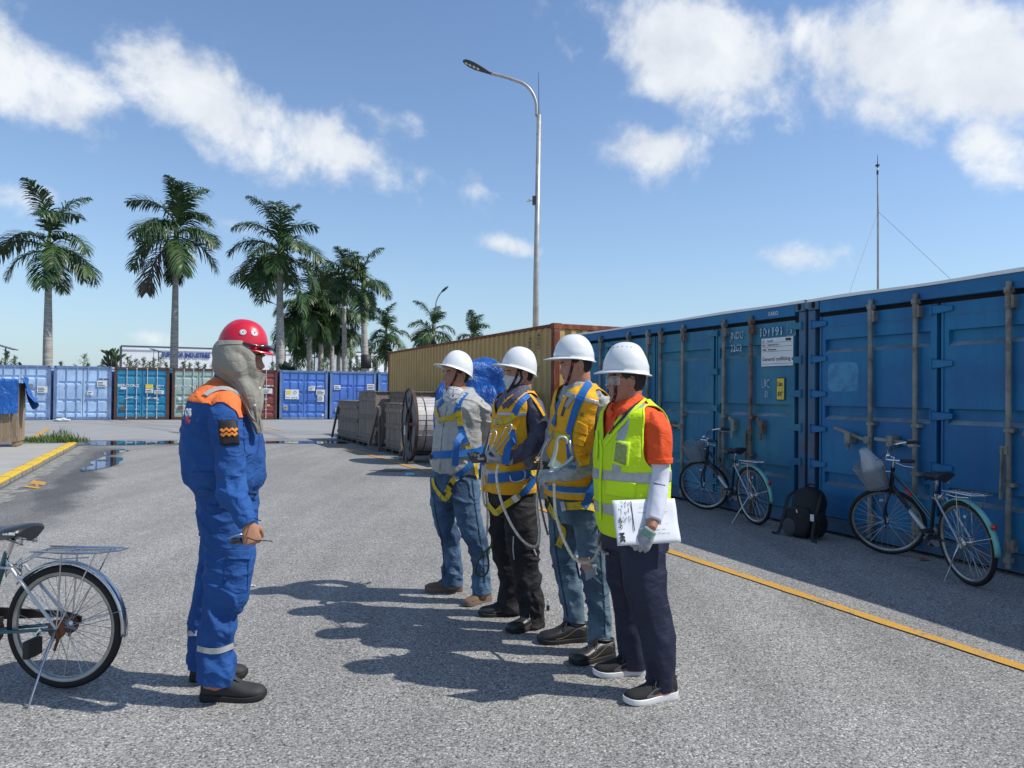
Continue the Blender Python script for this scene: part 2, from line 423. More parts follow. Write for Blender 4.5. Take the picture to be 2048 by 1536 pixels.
M_YLINE = worn_paint('yellow_road_paint', (.62,.33,.045), (.2,.19,.17), .36, .5)
M_YKERB = worn_paint('yellow_kerb_paint', (.75,.5,.03), (.3,.28,.22), .28, .4, 4)
def sheet(name, pts, z, mat, kind='structure', parent=None, sub=0):
    return mesh_obj(name, [(p[0], p[1], z) for p in pts], [tuple(range(len(pts)))], mat, parent)
def strc(o, lab=None):
    o['kind'] = 'structure'
    if lab: o['label'] = lab
    return o
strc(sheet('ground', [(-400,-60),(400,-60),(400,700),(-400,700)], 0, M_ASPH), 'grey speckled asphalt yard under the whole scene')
# the far, smoother part of the yard beyond the wet strip
fD = Vector((.94,.342,0)); fN = Vector((-.342,.94,0))
a0 = Vector((-11.3, 21.6, 0))
pts = []
for i in range(41):
    s_ = -14 + i*1.1; w_ = fbm([[s_*.6, 0, 0]], 3, 5)[0]*.5
    p = a0 + fD*s_ + fN*(w_+.4); pts.append(p)
strc(sheet('concrete_apron', pts + [pts[-1]+fN*22, pts[0]+fN*22], .004, M_YARD), 'pale smooth concrete yard in front of the container row')

def line_strip(name, pts, w, z, mat, step=.09, parent=None, lab=None):
    P = spline([(p[0], p[1], 0) for p in pts], step); V = []; Fc = []
    for i, p in enumerate(P):
        t = P[min(i+1, len(P)-1)]-P[max(i-1, 0)]; t /= np.linalg.norm(t); nrm = np.array((-t[1], t[0], 0))
        jw = w+.012*vnoise([[i*.5,1,2]], 4)[0]; p = p+nrm*.006*vnoise([[i*.2,5,2]], 7)[0]
        w_ = w; w = jw
        V += [tuple(p-nrm*w/2+np.array((0,0,z))), tuple(p+nrm*w/2+np.array((0,0,z)))]
        w = w_
        if i: Fc.append((2*i-2, 2*i-1, 2*i+1, 2*i))
    return strc(mesh_obj(name, V, Fc, mat, parent), lab)
p1, p2, p3, p4 = G(706,901), G(861,946.5), G(1335,1102), G(2048,1338)
line_strip('road_line', [p1+(p1-p2)*.7, p1, p2, p3, p4, p4+(p4-p3)*1.5], .105, .008, M_YLINE, lab='worn yellow line painted along the asphalt')
line_strip('far_road_line', [G(57,882), G(97,857)], .16, .012, M_YLINE, lab='short yellow line painted beyond the grass')
line_strip('apron_line', [G(505,851), G(560,861)], .14, .012, M_YLINE, lab='faint yellow line on the concrete apron')
# painted mark at the kerb
mk = MB()
def mkq(a):
    P = [G(x, y, .008) for x, y in a]; mk.add(P, [(0,1,2,3)])
mkq([(58,966.5),(63,963),(92,967),(88,970.5)]); mkq([(62,963),(66,960.2),(93,964.4),(91,967)]) ; mkq([(48,973.5),(52,970.5),(80,974.5),(77,977.5)]); mkq([(70,969),(74,968),(78,973),(72,973)])
strc(mk.build('painted_mark', M_YLINE), 'small yellow painted mark near the kerb')

# puddles
M_WATER = NT('puddle_water')
M_WATER.set('Base Color', (.045,.045,.042)); M_WATER.set('Roughness', .015); M_WATER.set('IOR', 1.6); M_WATER.set('Specular IOR Level', .9); M_WATER.set('Metallic', .25)
M_WATER.bump(M_WATER.noise(M_WATER.vec(), 3, 2), .012, .01); M_WATER = M_WATER.m
def puddle(px, amp=.15, lab=''):
    P = [G(x, y) for x, y in px]; k = len(P); V = []
    for i in range(k):
        a, b = P[i], P[(i+1) % k]; n = max(2, int((b-a).length/.12))
        for j in range(n):
            q = a.lerp(b, j/n); w = fbm([[q.x*1.7, q.y*1.7, 0]], 3, 9)[0]; w2 = fbm([[q.x*1.7, q.y*1.7, 7]], 3, 9)[0]
            V.append((q.x+w*amp*2, q.y+w2*amp*2, .0078))
    strc(mesh_obj('puddle', V, [tuple(range(len(V)))], M_WATER), lab)
puddle([(160,885),(190,883),(260,882.5),(375,882),(470,883),(560,882.5),(640,882.5),(700,884),(690,887),(600,887),(520,886.5),(440,887.5),(330,888.5),(250,890.5),(205,891),(170,889)], .12, 'long narrow puddle reflecting the container row')
puddle([(168,938),(178,929),(195,918),(215,913.5),(246,915),(243,925),(226,934),(197,940),(176,944)], .07, 'small puddle beside the kerb')
puddle([(207,906),(226,901),(250,899),(262,902),(236,908),(214,911)], .05, 'shallow far end of the small puddle')

# kerb and raised slab on the left
K0 = Vector((-2.36*NN.x, -2.36*NN.y, 0))      # point on the kerb line nearest the camera
ks, ke = 3.0, 22.4                              # along E_
def along(e, n, z=0): p = E_*e + NN*n; return Vector((p.x, p.y, z))
mb = MB(); k = 0
kerbroot = thing('kerb', 'concrete kerb with worn yellow painted top at the left slab', 'kerb', along(ks, -2.45))
kerbroot['kind'] = 'structure'; del kerbroot['category']
s_ = ks
cnt = 0
kmesh = None
while s_ < ke-.05:
    L_ = min(.98, ke-s_-.01)
    b = MB(); 
    b.bbox(-.11, .07, 0, L_, 0, .11, .012)
    o = b.build('kerb_stone', M_KERB, kerbroot)
    o.location = tuple((along(s_, -2.45+rnd.uniform(-.006,.006))-Vector(kerbroot.location))); o.rotation_euler = (0, 0, math.atan2(-E_.x, E_.y)); o['kind'] = 'structure'
    b2 = MB(); b2.add([(-.09,0.012,.1125),(.058,0.012,.1125),(.058,L_-.012,.1125),(-.09,L_-.012,.1125),(.0722,.012,.098),(.0722,L_-.012,.098),(.0722,.012,.075),(.0722,L_-.012,.075)],[(0,1,2,3),(1,4,5,2),(4,6,7,5)])
    o2 = b2.build('yellow_paint', M_YKERB, o); o2['kind'] = 'structure'
    s_ += 1.0
slab = MB()
P = [along(ks-4,-2.57), along(ke-.25,-2.57), along(ke-.25,-2.57)-NN*26, along(ks-4,-2.57)-NN*26]
slab.poly([(p.x,p.y,0) for p in P], (0,0,1), .104)
strc(slab.build('slab', M_SLAB), 'raised pale concrete slab behind the yellow kerb')
# broken rubble strip of gutter concrete beside the kerb
gb = MB(); 
for i in range(60):
    e = ks + i*(ke-ks)/60; w = .16+rnd.uniform(0,.22)
    a = along(e, -2.33); 
    gb.add([(*along(e,-2.335)[:2],.004),(*along(e+.33,-2.335)[:2],.004),(*along(e+.33,-2.335+w)[:2],.004),(*along(e,-2.335+w*.9)[:2],.004)], [(3,2,1,0)])
strc(gb.build('gutter', pmat('gutter_concrete', (.24,.235,.21), .9, var=.35, vs=7, bump=.4)), 'broken strip of concrete along the kerb')

# grass tufts at the slab edge
M_GRASS = pmat('grass_blade', (.09,.15,.03), .6, var=.4, vs=20)
def grass(name, spots, lab):
    g = MB()
    for (x, y, h, r_, n) in spots:
        for i in range(n):
            a = rnd.uniform(0, 6.28); q = rnd.random()**.5*r_
            bx, by = x+math.cos(a)*q*2.2, y+math.sin(a)*q*.7; hh = h*rnd.uniform(.35, 1); la = rnd.uniform(0, 6.28); ln = hh*rnd.uniform(.1,.55)
            w = .008+rnd.random()*.008; wa = rnd.uniform(0, 3.14); wx, wy = math.cos(wa)*w, math.sin(wa)*w
            m1 = (bx+math.cos(la)*ln*.35, by+math.sin(la)*ln*.35, .1+hh*.6); tp = (bx+math.cos(la)*ln, by+math.sin(la)*ln, .1+hh)
            g.add([(bx-wx,by-wy,.1),(bx+wx,by+wy,.1),(m1[0]+wx*.7,m1[1]+wy*.7,m1[2]),(m1[0]-wx*.7,m1[1]-wy*.7,m1[2]),tp], [(0,1,2,3),(3,2,4)])
    o = g.build(name, M_GRASS); tagp(o, lab, 'grass', kind='stuff')
sp_ = []
for i in range(46):
    px = 48+i*2.25; gp = G(px, 884+rnd.uniform(-2.5,1.5), .1)
    sp_.append((gp.x, gp.y, rnd.uniform(.12,.34)*(1.0 if 92<px<135 else .55), .22, 34))
for px in (112,118,126,131,108): gp = G(px, 882, .1); sp_.append((gp.x, gp.y, .5, .1, 7))
grass('grass', sp_, 'green weeds growing along the edge of the raised slab')

# ================================================================== STEEL PANELS AND CONTAINERS
def steel(name, col, rust=(.13,.045,.02), amt=.55, lo=.6, hi=.7, fade=None, rough=.5):
    if name in MATS: return MATS[name]
    t = NT(name); v = t.vec(); n = t.noise(v, 1.3, 6, .6)
    fc = fade or tuple(min(1, x*1.35+.02) for x in col)
    col2 = t.mix(t.ramp(n, .35, .7), col, fc)
    streak = t.noise(t.vec(scale=(9, 9, .7)), 1.0, 7, .65)
    col2 = t.mix(t.math('MULTIPLY', t.ramp(streak, .5, .75), .35), col2, tuple(x*.55 for x in col))
    r_ = t.ramp(t.noise(t.vec(loc=(5,1,2)), 3.2, 10, .72), lo, hi); r2 = t.ramp(t.noise(t.vec(scale=(6,6,.9), loc=(2,3,3)), 1.4, 9, .7), lo+.0, hi+.02)
    rr = t.math('MAXIMUM', r_, r2)
    sc_ = t.ramp(t.noise(t.vec(scale=(14,14,2.2), loc=(8,2,3)), 2.0, 6, .7), .68, .72)
    col2 = t.mix(t.math('MULTIPLY', sc_, .6), col2, tuple(x*.3 for x in col))
    t.set('Base Color', t.mix(t.math('MULTIPLY', rr, amt), col2, rust))
    t.set('Roughness', t.math('MULTIPLY_ADD', n, .25, rough-.1)); t.bump(t.noise(v, 2.0, 3), .25, .03)
    MATS[name] = t.m; return t.m
def grid_panel(mb, xs, zs, yfun, flip=False, dusty=()):
    b = len(mb.V); nx = len(xs)
    for z in zs:
        for x in xs: mb.V.append(Vector((x, yfun(x, z), z)))
    for j in range(len(zs)-1):
        for i in range(nx-1):
            q = (b+j*nx+i, b+j*nx+i+1, b+(j+1)*nx+i+1, b+(j+1)*nx+i)
            mb.F.append(q if not flip else q[::-1]); mb.M.append(1 if (zs[j] in dusty and 1 < i < nx-3) else mb.mi)
def leaf_panel(mb, x0, x1, z0, z1, yf, bands, rec=.03, mx=.05, st=.014, sbm=.05, sx=.02, th=.045, seam=None):
    xs = [x0, x0+mx, x0+mx+sx, x1-mx-sx, x1-mx, x1]
    zs = {z0, z1}
    for (zt, zb) in bands: zs |= {zt, zt-st, zb+sbm, zb}
    zs = sorted(zs)
    def yf_(x, z):
        inx = x0+mx+sx-1e-6 <= x <= x1-mx-sx+1e-6
        if not inx: return yf
        for (zt, zb) in bands:
            if zb+sbm-1e-6 <= z <= zt-st+1e-6: return yf+rec
        return yf
    grid_panel(mb, xs, zs, yf_, dusty=[zb for zt, zb in bands])
    y2 = yf+th
    b = len(mb.V)   # edge returns
    mb.V += [Vector(p) for p in ((x0,yf,z0),(x1,yf,z0),(x1,yf,z1),(x0,yf,z1),(x0,y2,z0),(x1,y2,z0),(x1,y2,z1),(x0,y2,z1))]
    mb.F += [(b+0,b+4,b+5,b+1),(b+1,b+5,b+6,b+2),(b+2,b+6,b+7,b+3),(b+3,b+7,b+4,b+0),(b+7,b+6,b+5,b+4)]; mb.M += [mb.mi]*5
def corrugated(mb, p, q, z0, z1, amp=.035, pitch=.28, out=(0,1,0), zdir=(0,0,1)):
    # wall from p to q (x,y), corrugation displaced along 'out' inwards
    p = Vector((p[0], p[1], 0)); q = Vector((q[0], q[1], 0)); L_ = (q-p).length; d = (q-p)/L_; n = Vector(out)
    s = 0; prof = [(0, 0)]
    while s < L_-pitch:
        for (f_, a) in ((.30, 0), (.42, 1), (.78, 1), (.90, 0)): prof.append((s+pitch*f_, a*amp))
        s += pitch
    prof.append((L_, 0)); b = len(mb.V)
    for (s, a) in prof:
        c_ = p+d*s-n*a; mb.V += [Vector((c_.x, c_.y, z0)), Vector((c_.x, c_.y, z1))]
    for i in range(len(prof)-1): mb.F.append((b+2*i, b+2*i+2, b+2*i+3, b+2*i+1)); mb.M.append(mb.mi)
def casting(mb, cx, cy, z0, z1, sx, sy):
    # steel corner block with a dark slot modelled as a recessed hole on the front
    x0, x1 = (cx, cx+.162*sx) if sx > 0 else (cx+.162*sx, cx); y0, y1 = (cy, cy+.178*sy) if sy > 0 else (cy+.178*sy, cy)
    mb.bbox(x0, x1, y0, y1, z0, z1, .006)
M_GALV = pmat('galvanised_bar', (.20,.19,.165), .5, .3, var=.25, vs=8, dirt=((.10,.05,.03), 9, .55, .68, .7))
M_DUST = pmat('dusty_paint', (.17,.23,.26), .9, var=.35, vs=3)
M_GASK = pmat('rubber_gasket', (.012,.012,.013), .8)
M_HOLE = pmat('dark_hole', (.006,.006,.006), .9)
M_WHITE = pmat('white_lettering', (.78,.8,.8), .6, var=.08, dirt=((.3,.35,.4), 22, .55, .62, .6))
M_LABEL = pmat('white_label', (.72,.73,.72), .55, var=.06)
M_INK = pmat('black_ink', (.02,.02,.025), .6)
M_YLAB = pmat('yellow_label', (.75,.55,.06), .5)

def lockbar(mb, x, y, z0, z1, r_=.017, ks=(.35, 1.5)):
    mb.tube([(x,y,z0),(x,y,z1)], r_, 8)
    for z in (z0+.01, z1-.05): mb.box(x-.03, x+.03, y-.02, y+.03, z, z+.045)
    for z in ks: mb.box(x-.045, x+.045, y-.022, y+.03, z, z+.045)

# ---- far row of box containers, doors towards the yard
FR0 = Vector((-23.8, 34.8, 0)); fd = Vector((15.1, 5.5, 0)).normalized(); FRZ = math.atan2(fd.y, fd.x)
M_RUSTP = steel('rusty_post', (.06,.03,.022), amt=.8, lo=.45, hi=.6)
def far_container(t0, label, mat, mframe, style, bar, texts=(), plates=()):
    w = 2.44; H = 2.59; L_ = 6.06
    loc = FR0 + fd*t0
    root = thing('shipping_container', label, 'container', loc, FRZ, 'shipping containers in the far row')
    mb = MB()
    corrugated(mb, (.02, L_-.1), (.02, .16), .12, H-.1, out=(-1,0,0)); corrugated(mb, (w-.02, .16), (w-.02, L_-.1), .12, H-.1, out=(1,0,0))
    corrugated(mb, (w-.1, L_-.02), (.1, L_-.02), .12, H-.1, out=(0,1,0))
    mb.box(.03, w-.03, .15, L_-.05, H-.07, H-.03); mb.box(.05, w-.05, .1, L_-.05, .12, .16)
    mb.box(0, .07, .17, L_-.17, 0.02, .15); mb.box(w-.07, w, .17, L_-.17, 0.02, .15); mb.box(0, .07, .17, L_-.17, H-.1, H-.01); mb.box(w-.07, w, .17, L_-.17, H-.1, H-.01)
    for x in (0, w-.1): mb.box(x, x+.1, L_-.1, L_, .12, H-.12)
    mb.build('body_wall', mat, root)
    for x in (0, w-.12): MB().box(x, x+.12, .01, .14, .12, H-.118).build('corner_post', mframe, root)
    MB().box(.162, w-.162, .01, .12, H-.118, H-.008).build('header', mframe, root)
    MB().box(.162, w-.162, .01, .12, .02, .14).build('sill', mframe, root)
    for x, sx in ((0, 1), (w, -1)):
        for z in (0, H-.118):
            cst = MB(); casting(cst, x, 0, z, z+.118, sx, 1); co = cst.build('corner_casting', mframe, root)
            hb = MB(); xx = x+sx*.081; hb.box(xx-.032, xx+.032, -.002, .004, z+.03, z+.09); hb.build('casting_hole', M_HOLE, co)
    nb = style
    zs0, zs1 = .15, H-.125
    bands = {3: [(1.86,1.70),(1.02,.86),(.30+.12,.28)], 5: [(2.22,2.05),(1.72,1.55),(1.28,1.11),(.84,.67),(.46,.3)], 4: [(2.12,1.95),(1.50,1.33),(.92,.75),(.45,.28)]}[nb]
    for di, (x0, x1) in enumerate(((.13, w/2-.012), (w/2+.012, w-.13))):
        d = MB(); leaf_panel(d, x0, x1, zs0, zs1, .045, bands, .035, .06, .02, .05)
        do = d.build('door', mat, root, mats=[mat, mat])
        g = MB(); g.box(x0-.008, x1+.008, .082, .09, zs0-.01, zs1+.008); g.build('gasket', M_GASK, do)
        xa, xb = (x0+.42, x0+.85) if di == 0 else (x0+.22, x0+.66)
        for bx_ in (xa, xb):
            b = MB(); lockbar(b, bx_, .018, .07, H-.04, .017, (.5, 1.6))
            b.box(bx_-.30 if bx_ == xb else bx_, bx_ if bx_ == xb else bx_+.30, -.005, .006, 1.08+rnd.uniform(-.05,.05), 1.12)
            b.box(bx_-.06, bx_+.06, -.01, .03, 1.02, 1.07)
            b.build('locking_bar', bar, do)
        hx = x0-.03 if di == 0 else x1+.03
        for z in (.42, 1.02, 1.62, 2.22): MB().box(hx-.06, hx+.06, .02, .045, z, z+.07).build('hinge', mat, do)
    for (s, size, x, z, mt) in texts: text_mesh(s, size, mt, root, loc+fd*x+Vector((0,0,z))-Vector((-fd.y, fd.x, 0))*-.0 + Vector((fd.y,-fd.x,0))*-.036, fd, (0,0,1), bold=.004)
    for (x, z, pw, ph, mt, lines) in plates:
        o = MB().box(x, x+pw, -.008, -.004, z, z+ph).build('notice_plate', mt, root)
        if lines:
            lb = MB()
            for k_ in range(lines): lb.box(x+.03, x+pw-.03-rnd.random()*.4*pw, -.011, -.008, z+ph*(.15+.75*k_/lines), z+ph*(.15+.75*k_/lines)+ph*.35/lines)
            lb.build('print', M_INK, o)
    return root
CB = lambda n, h, **k: steel(n, c(h), **k)
lb = CB('light_blue_steel', '#9db6d4', amt=.15, lo=.66, hi=.72); lbf = CB('light_blue_frame', '#62799c', amt=.5, lo=.58, hi=.68)
tealm = CB('teal_steel', '#1c7aa3', amt=.25, lo=.62, hi=.7, fade=c('#3c8aa8')); ggm = CB('grey_green_steel', '#8fa39a', amt=.4, lo=.58, hi=.7); redm = CB('brown_red_steel', '#7d3b38', amt=.4)
bluem = CB('bright_blue_steel', '#4670b6', amt=.2, lo=.64, hi=.7); bluem2 = CB('mid_blue_steel', '#4a70b8', amt=.2, lo=.64, hi=.7)
bw = pmat('pale_bar', (.55,.58,.6), .5, .2, var=.15, vs=6); bl = pmat('blue_bar', c('#8fa8cf'), .5, .1); bbl = pmat('deep_blue_bar', c('#5577bb'), .5, .1)
T0 = 2.2; ST = 2.565
far_container(T0-2*ST, 'light blue container at the far left end of the far row, mostly out of view', lb, lbf, 3, bl)
far_container(T0-ST, 'light blue container in the far row half hidden by the tarp covered crate', lb, lbf, 4, bl, plates=[(1.45,1.5,.28,.2,pmat('grey_plate',(.2,.24,.24),.5),0),(1.9,1.3,.42,.3,M_LABEL,3)])
far_container(T0, 'light blue container in the far row directly left of the teal one', lb, lbf, 3, bl, plates=[(1.83,1.62,.42,.27,M_LABEL,3),(1.42,1.2,.26,.2,M_LABEL,2)], texts=[('UNIU 240106',.09,1.86,1.95,M_INK)])
far_container(T0+ST, 'teal container with white BIENDONG lettering and a yellow notice in the far row', tealm, M_RUSTP, 5, bw, texts=[('BIENDONG',.185,.14,1.62,M_WHITE),('ZCSU4 6',.10,1.83,1.66,M_WHITE),('22G1',.09,1.83,1.52,M_WHITE),('4050',.07,1.83,.98,M_WHITE),('4020',.07,1.83,.82,M_WHITE)],
              plates=[(1.38,1.55,.34,.2,M_YLAB,0),(1.38,1.33,.34,.2,M_LABEL,2),(1.78,1.28,.42,.18,M_LABEL,2),(.28,.48,.2,.2,pmat('brown_plate',(.16,.1,.07),.7),0),(.28,1.5,.25,.1,M_LABEL,0)])
far_container(T0+2*ST, 'weathered grey green container with BIENDONG lettering beside the palm trunk', ggm, M_RUSTP, 5, bw, texts=[('BIENDONG',.185,.14,1.62,M_WHITE)],
              plates=[(.28,.5,.2,.2,pmat('brown_plate',(.16,.1,.07),.7),0),(.3,1.0,.14,.14,M_LABEL,0)])
far_container(T0+3*ST, 'brown red container standing behind the man in blue coveralls', redm, M_RUSTP, 5, bw, texts=[('2130811 8',.11,1.78,1.72,M_WHITE),('22G1',.1,1.78,1.58,M_WHITE),('44%',.09,1.8,1.0,M_WHITE),('30480',.09,1.35,1.1,M_WHITE)], plates=[(1.74,1.36,.46,.26,M_LABEL,3),(1.95,.72,.13,.08,M_YLAB,0)])
far_container(T0+4*ST, 'blue container with a large white warning board on its left door', bluem, lbf, 4, bbl, texts=[('CBHU 301876 2',.1,1.55,1.72,M_WHITE)],
              plates=[(.28,1.08,.68,.5,M_LABEL,0),(1.85,1.32,.44,.27,M_LABEL,3),(1.92,.95,.33,.34,M_LABEL,5),(1.45,1.52,.33,.22,M_LABEL,3),(.2,.5,.2,.24,pmat('beige_plate',(.4,.38,.3),.6),2),(2.16,.18,.1,.12,M_LABEL,0)])
far_container(T0+5*ST, 'blue container in the far row partly hidden behind the short crate', bluem2, lbf, 3, bbl, plates=[(.2,1.6,.34,.24,M_LABEL,2),(.27,.42,.2,.2,pmat('beige_plate',(.4,.38,.3),.6),0),(1.95,1.6,.4,.32,M_LABEL,3),(1.65,1.3,.6,.14,M_LABEL,0)])
far_container(T0+6*ST, 'last blue container of the far row, its corner showing left of the tan container', bluem, lbf, 4, bbl)
# warning board details
wroot = [o for o in bpy.data.objects if o.get('label', '').startswith('blue container with a large white')][0]
pl = [o for o in wroot.children if o.name.startswith('notice_plate')][0]
MB().box(.33,.55,-.012,-.008,1.32,1.52).build('yellow_square', M_YLAB, pl)
b = MB(); cx_, cz_ = .76, 1.42
for i in range(4):
    a0_, a1_ = math.pi/2*i, math.pi/2*(i+1); b.bar((cx_+.1*math.cos(a0_), -.012, cz_+.1*math.sin(a0_)), (cx_+.1*math.cos(a1_), -.012, cz_+.1*math.sin(a1_)), .012, .004, up=(0,1,0))
b.box(cx_-.008,cx_+.008,-.013,-.009,cz_-.02,cz_+.05); b.box(cx_-.008,cx_+.008,-.013,-.009,cz_-.045,cz_-.03)
for k_ in range(3): b.box(.60+.11*k_,.66+.11*k_,-.013,-.009,1.13,1.17)
b.box(.32,.5,-.013,-.009,1.16,1.18); b.build('warning_symbol', M_INK, pl)

# ---- near blue side-opening containers
BP0 = Vector((3.361, 8.516, 0)); bd = Vector((.389, -.921, 0)).normalized(); BRZ = math.atan2(bd.y, bd.x)
M_BLUE = steel('deep_blue_steel', (.004,.115,.30), amt=.25, lo=.62, hi=.72, fade=(.012,.19,.37), rough=.55)
M_BLUE2 = steel('faded_blue_steel', (.012,.14,.27), amt=.3, lo=.60, hi=.72, fade=(.045,.23,.30), rough=.55)
M_POST = steel('post_steel', (.03,.11,.2), amt=.6, lo=.48, hi=.66)
M_LBAR = pmat('grey_lock_bar', (.24,.23,.20), .6, .15, var=.3, vs=5, dirt=((.12,.055,.03), 6, .52, .66, .6))
M_LBAR2 = pmat('rusty_lock_bar', (.18,.14,.11), .65, .1, var=.3, vs=5, dirt=((.13,.03,.02), 4, .45, .6, .85))
M_ROOFW = pmat('bright_roof_edge', (.88,.88,.86), .4, 0, var=.05, vs=4)
def side_container(t0, label, mdoor, lmat, open_handles, texts=None, rust=()):
    L_ = 6.06; D = 2.44; H = 2.59
    loc = BP0+bd*t0
    root = thing('side_opening_container', label, 'container', loc, BRZ, 'blue side opening containers along the road')
    mb = MB()
    mb.box(.1, L_-.1, D-.06, D, .1, H-.1); 
    corrugated(mb, (L_-.02, .2), (L_-.02, D-.2), .12, H-.1, out=(1,0,0)); corrugated(mb, (.02, D-.2), (.02, .2), .12, H-.1, out=(-1,0,0))
    mb.box(.05, L_-.05, .1, D-.05, .12, .17)
    mb.build('body_wall', lmat, root)
    # roof sheet with a slightly wavy bright edge
    xs = np.linspace(.0, L_, 40); V = []; Fc = []
    for i, x in enumerate(xs):
        dz = .006*math.sin(x*3.1+t0)+.006*vnoise([[x*2.3, t0, 0]], 3)[0]
        if .17 < x < L_-.17: pass
        V += [(x, -.016, H-.022+dz*.5), (x, -.022, H+.008+dz), (x, D, H+.008)]
        if i: a = 3*(i-1); Fc += [(a, a+3, a+4, a+1), (a+1, a+4, a+5, a+2)]
    mesh_obj('roof', V, Fc, M_ROOFW, root)
    # top rail, bottom rail
    MB().bbox(.17, L_-.17, -.004, .11, 2.435, H-.014, .004).build('top_rail', M_BLUE, root)
    MB().bbox(.17, L_-.17, .02, .12, .035, .185, .004).build('bottom_rail', M_POST, root)
    MB().box(.17, L_-.17, .0, .02, .035, .05).build('rail_lip', M_POST, root)
    for x in (0, L_-.105):
        q = MB(); q.bbox(x, x+.105, -.006, .15, .118, H-.118, .008); q.build('corner_post', M_POST, root)
    for x, sx in ((0, 1), (L_, -1)):
        for z in (0, H-.116):
            cst = MB(); casting(cst, x, -.012, z, z+.116, sx, 1); co = cst.build('corner_casting', M_POST, root)
            hb = MB(); xx = x+sx*.085
            ring = [(xx+.034*math.cos(a_)*(.8), -.0145, z+.058+.044*math.sin(a_)) for a_ in np.linspace(0, 2*math.pi, 14)[:-1]]
            hb.poly(ring, (0,1,0), .004); hb.build('casting_hole', M_HOLE, co)
    gk = MB(); gk.box(.12, L_-.12, .075, .085, .17, 2.45); gk.build('gasket', M_GASK, root)
    edges = [.17, 1.602, 1.648, 3.012, 3.048, 4.412, 4.458, L_-.17]
    bands = [(2.13,1.985),(1.40,1.255),(.675,.535)]
    barx = [[.88,1.40],[2.30,2.86],[3.20,3.76],[4.66,5.18]]
    for k_ in range(4):
        x0, x1 = edges[2*k_], edges[2*k_+1]
        d = MB(); z1 = 2.385; leaf_panel(d, x0, x1, .19, z1, .012, bands, .055, .07, .003, .045, .006)
        do = d.build('door', mdoor, root, mats=[mdoor, M_DUST])
        for z_ in (2.262, .405): sm = MB(); sm.box(x0+.07, x1-.07, .0095, .012, z_, z_+.006); sm.build('seam', lmat, do)
        # rolled edge strips
        for x_ in (x0, x1-.022): es = MB(); es.box(x_, x_+.022, .002, .012, .19, z1); es.build('edge_strip', mdoor, do)
        for bi, bx_ in enumerate(barx[k_]):
            b = MB(); yb = -.03
            b.tube([(bx_,yb,.06),(bx_,yb,2.50)], .024, 10)
            for z in (.10, 2.40): b.bbox(bx_-.028, bx_+.028, yb-.03, .01, z-.0, z+.05, .004)
            b.tube([(bx_,yb,2.28),(bx_,yb,2.40)], .03, 10); b.tube([(bx_,yb,.2),(bx_,yb,.3)], .03, 10)
            b.box(bx_+.03, bx_+.055, yb-.02, .012, 2.27, 2.38); b.box(bx_+.03, bx_+.055, yb-.02, .012, .2, .31)
            for z in (.75, 1.21):
                b.bbox(bx_-.03, bx_+.06, yb-.024, .012, z, z+.035, .003)
            mtl = M_LBAR2 if (k_, bi) in rust else M_LBAR
            bo = b.build('locking_bar', mtl, do)
            h = MB(); zc = 1.06
            h.bbox(bx_-.055, bx_+.012, yb-.034, yb-.012, zc-.04, zc+.035, .003)
            if k_ in open_handles:
                sgn = -1 if bi == 1 or k_ == 0 else 1
                tip = (bx_-.42, yb-.05, zc+(.11 if bi == 0 else .02))
                h.bar((bx_-.05, yb-.023, zc), tip, .012, .03); h.bbox(bx_-.27, bx_-.2, yb-.07, .012, zc-.05, zc+.06, .004)
                h.tube([(bx_-.235,yb-.05,zc-.05),(bx_-.235,yb-.05,zc-.11)], .018, 8)
            else:
                h.bar((bx_-.03, yb-.03, zc+.02), (bx_-.035, yb-.045, zc-.42), .012, .035, up=(0,1,0))
                h.bbox(bx_+.18, bx_+.24, yb-.03, .012, zc-.02, zc+.14, .004); h.bar((bx_+.14,yb-.02,zc+.16),(bx_+.25,yb-.03,zc+.08), .02, .04); h.tube([(bx_+.21,yb-.03,zc-.02),(bx_+.21,yb-.03,zc-.1)], .02, 8)
            h.build('handle', mtl, do)
        # hinges
        def hinge(xc, side, z):
            h = MB(); s2 = side
            h.add([(xc-.085*s2,-.016,z-.038),(xc+.02*s2,-.02,z-.038),(xc+.14*s2,-.006,z-.022),(xc+.14*s2,-.006,z+.022),(xc+.02*s2,-.02,z+.038),(xc-.085*s2,-.016,z+.038),
                   (xc-.085*s2,.008,z-.038),(xc+.02*s2,.008,z-.038),(xc+.14*s2,.012,z-.022),(xc+.14*s2,.012,z+.022),(xc+.02*s2,.008,z+.038),(xc-.085*s2,.008,z+.038)],
                  [(0,1,2,3,4,5)[::s2],(0,6,7,1),(1,7,8,2),(2,8,9,3),(3,9,10,4),(4,10,11,5),(5,11,6,0)])
            h.tube([(xc-.07*s2,-.018,z-.05),(xc-.07*s2,-.018,z+.05)], .012, 8)
            h.build('hinge', mdoor, do)
        if k_ == 0:
            for z in (2.31, 1.92, 1.53, 1.14, .75, .36): hinge(.125, 1, z)
        if k_ == 1:
            for z in (2.33, 1.82, 1.33, .85, .36): hinge(1.625, 1, z)
        if k_ == 2:
            for z in (2.33, 1.82, 1.33, .85, .36): hinge(4.435, -1, z)
        if k_ == 3:
            for z in (2.31, 1.92, 1.53, 1.14, .75, .36): hinge(L_-.125, -1, z)
    return root
rA = side_container(0.0, 'nearest deep blue side opening container with a pale stuck patch on its door', M_BLUE, M_POST, (0,))
rB = side_container(-6.10, 'faded blue side opening container with a General outfitting notice', M_BLUE2, M_POST, (1,2), rust=((3,1),))
rC = side_container(6.10, 'blue side opening container beyond the right edge of the view', M_BLUE, M_POST, ())
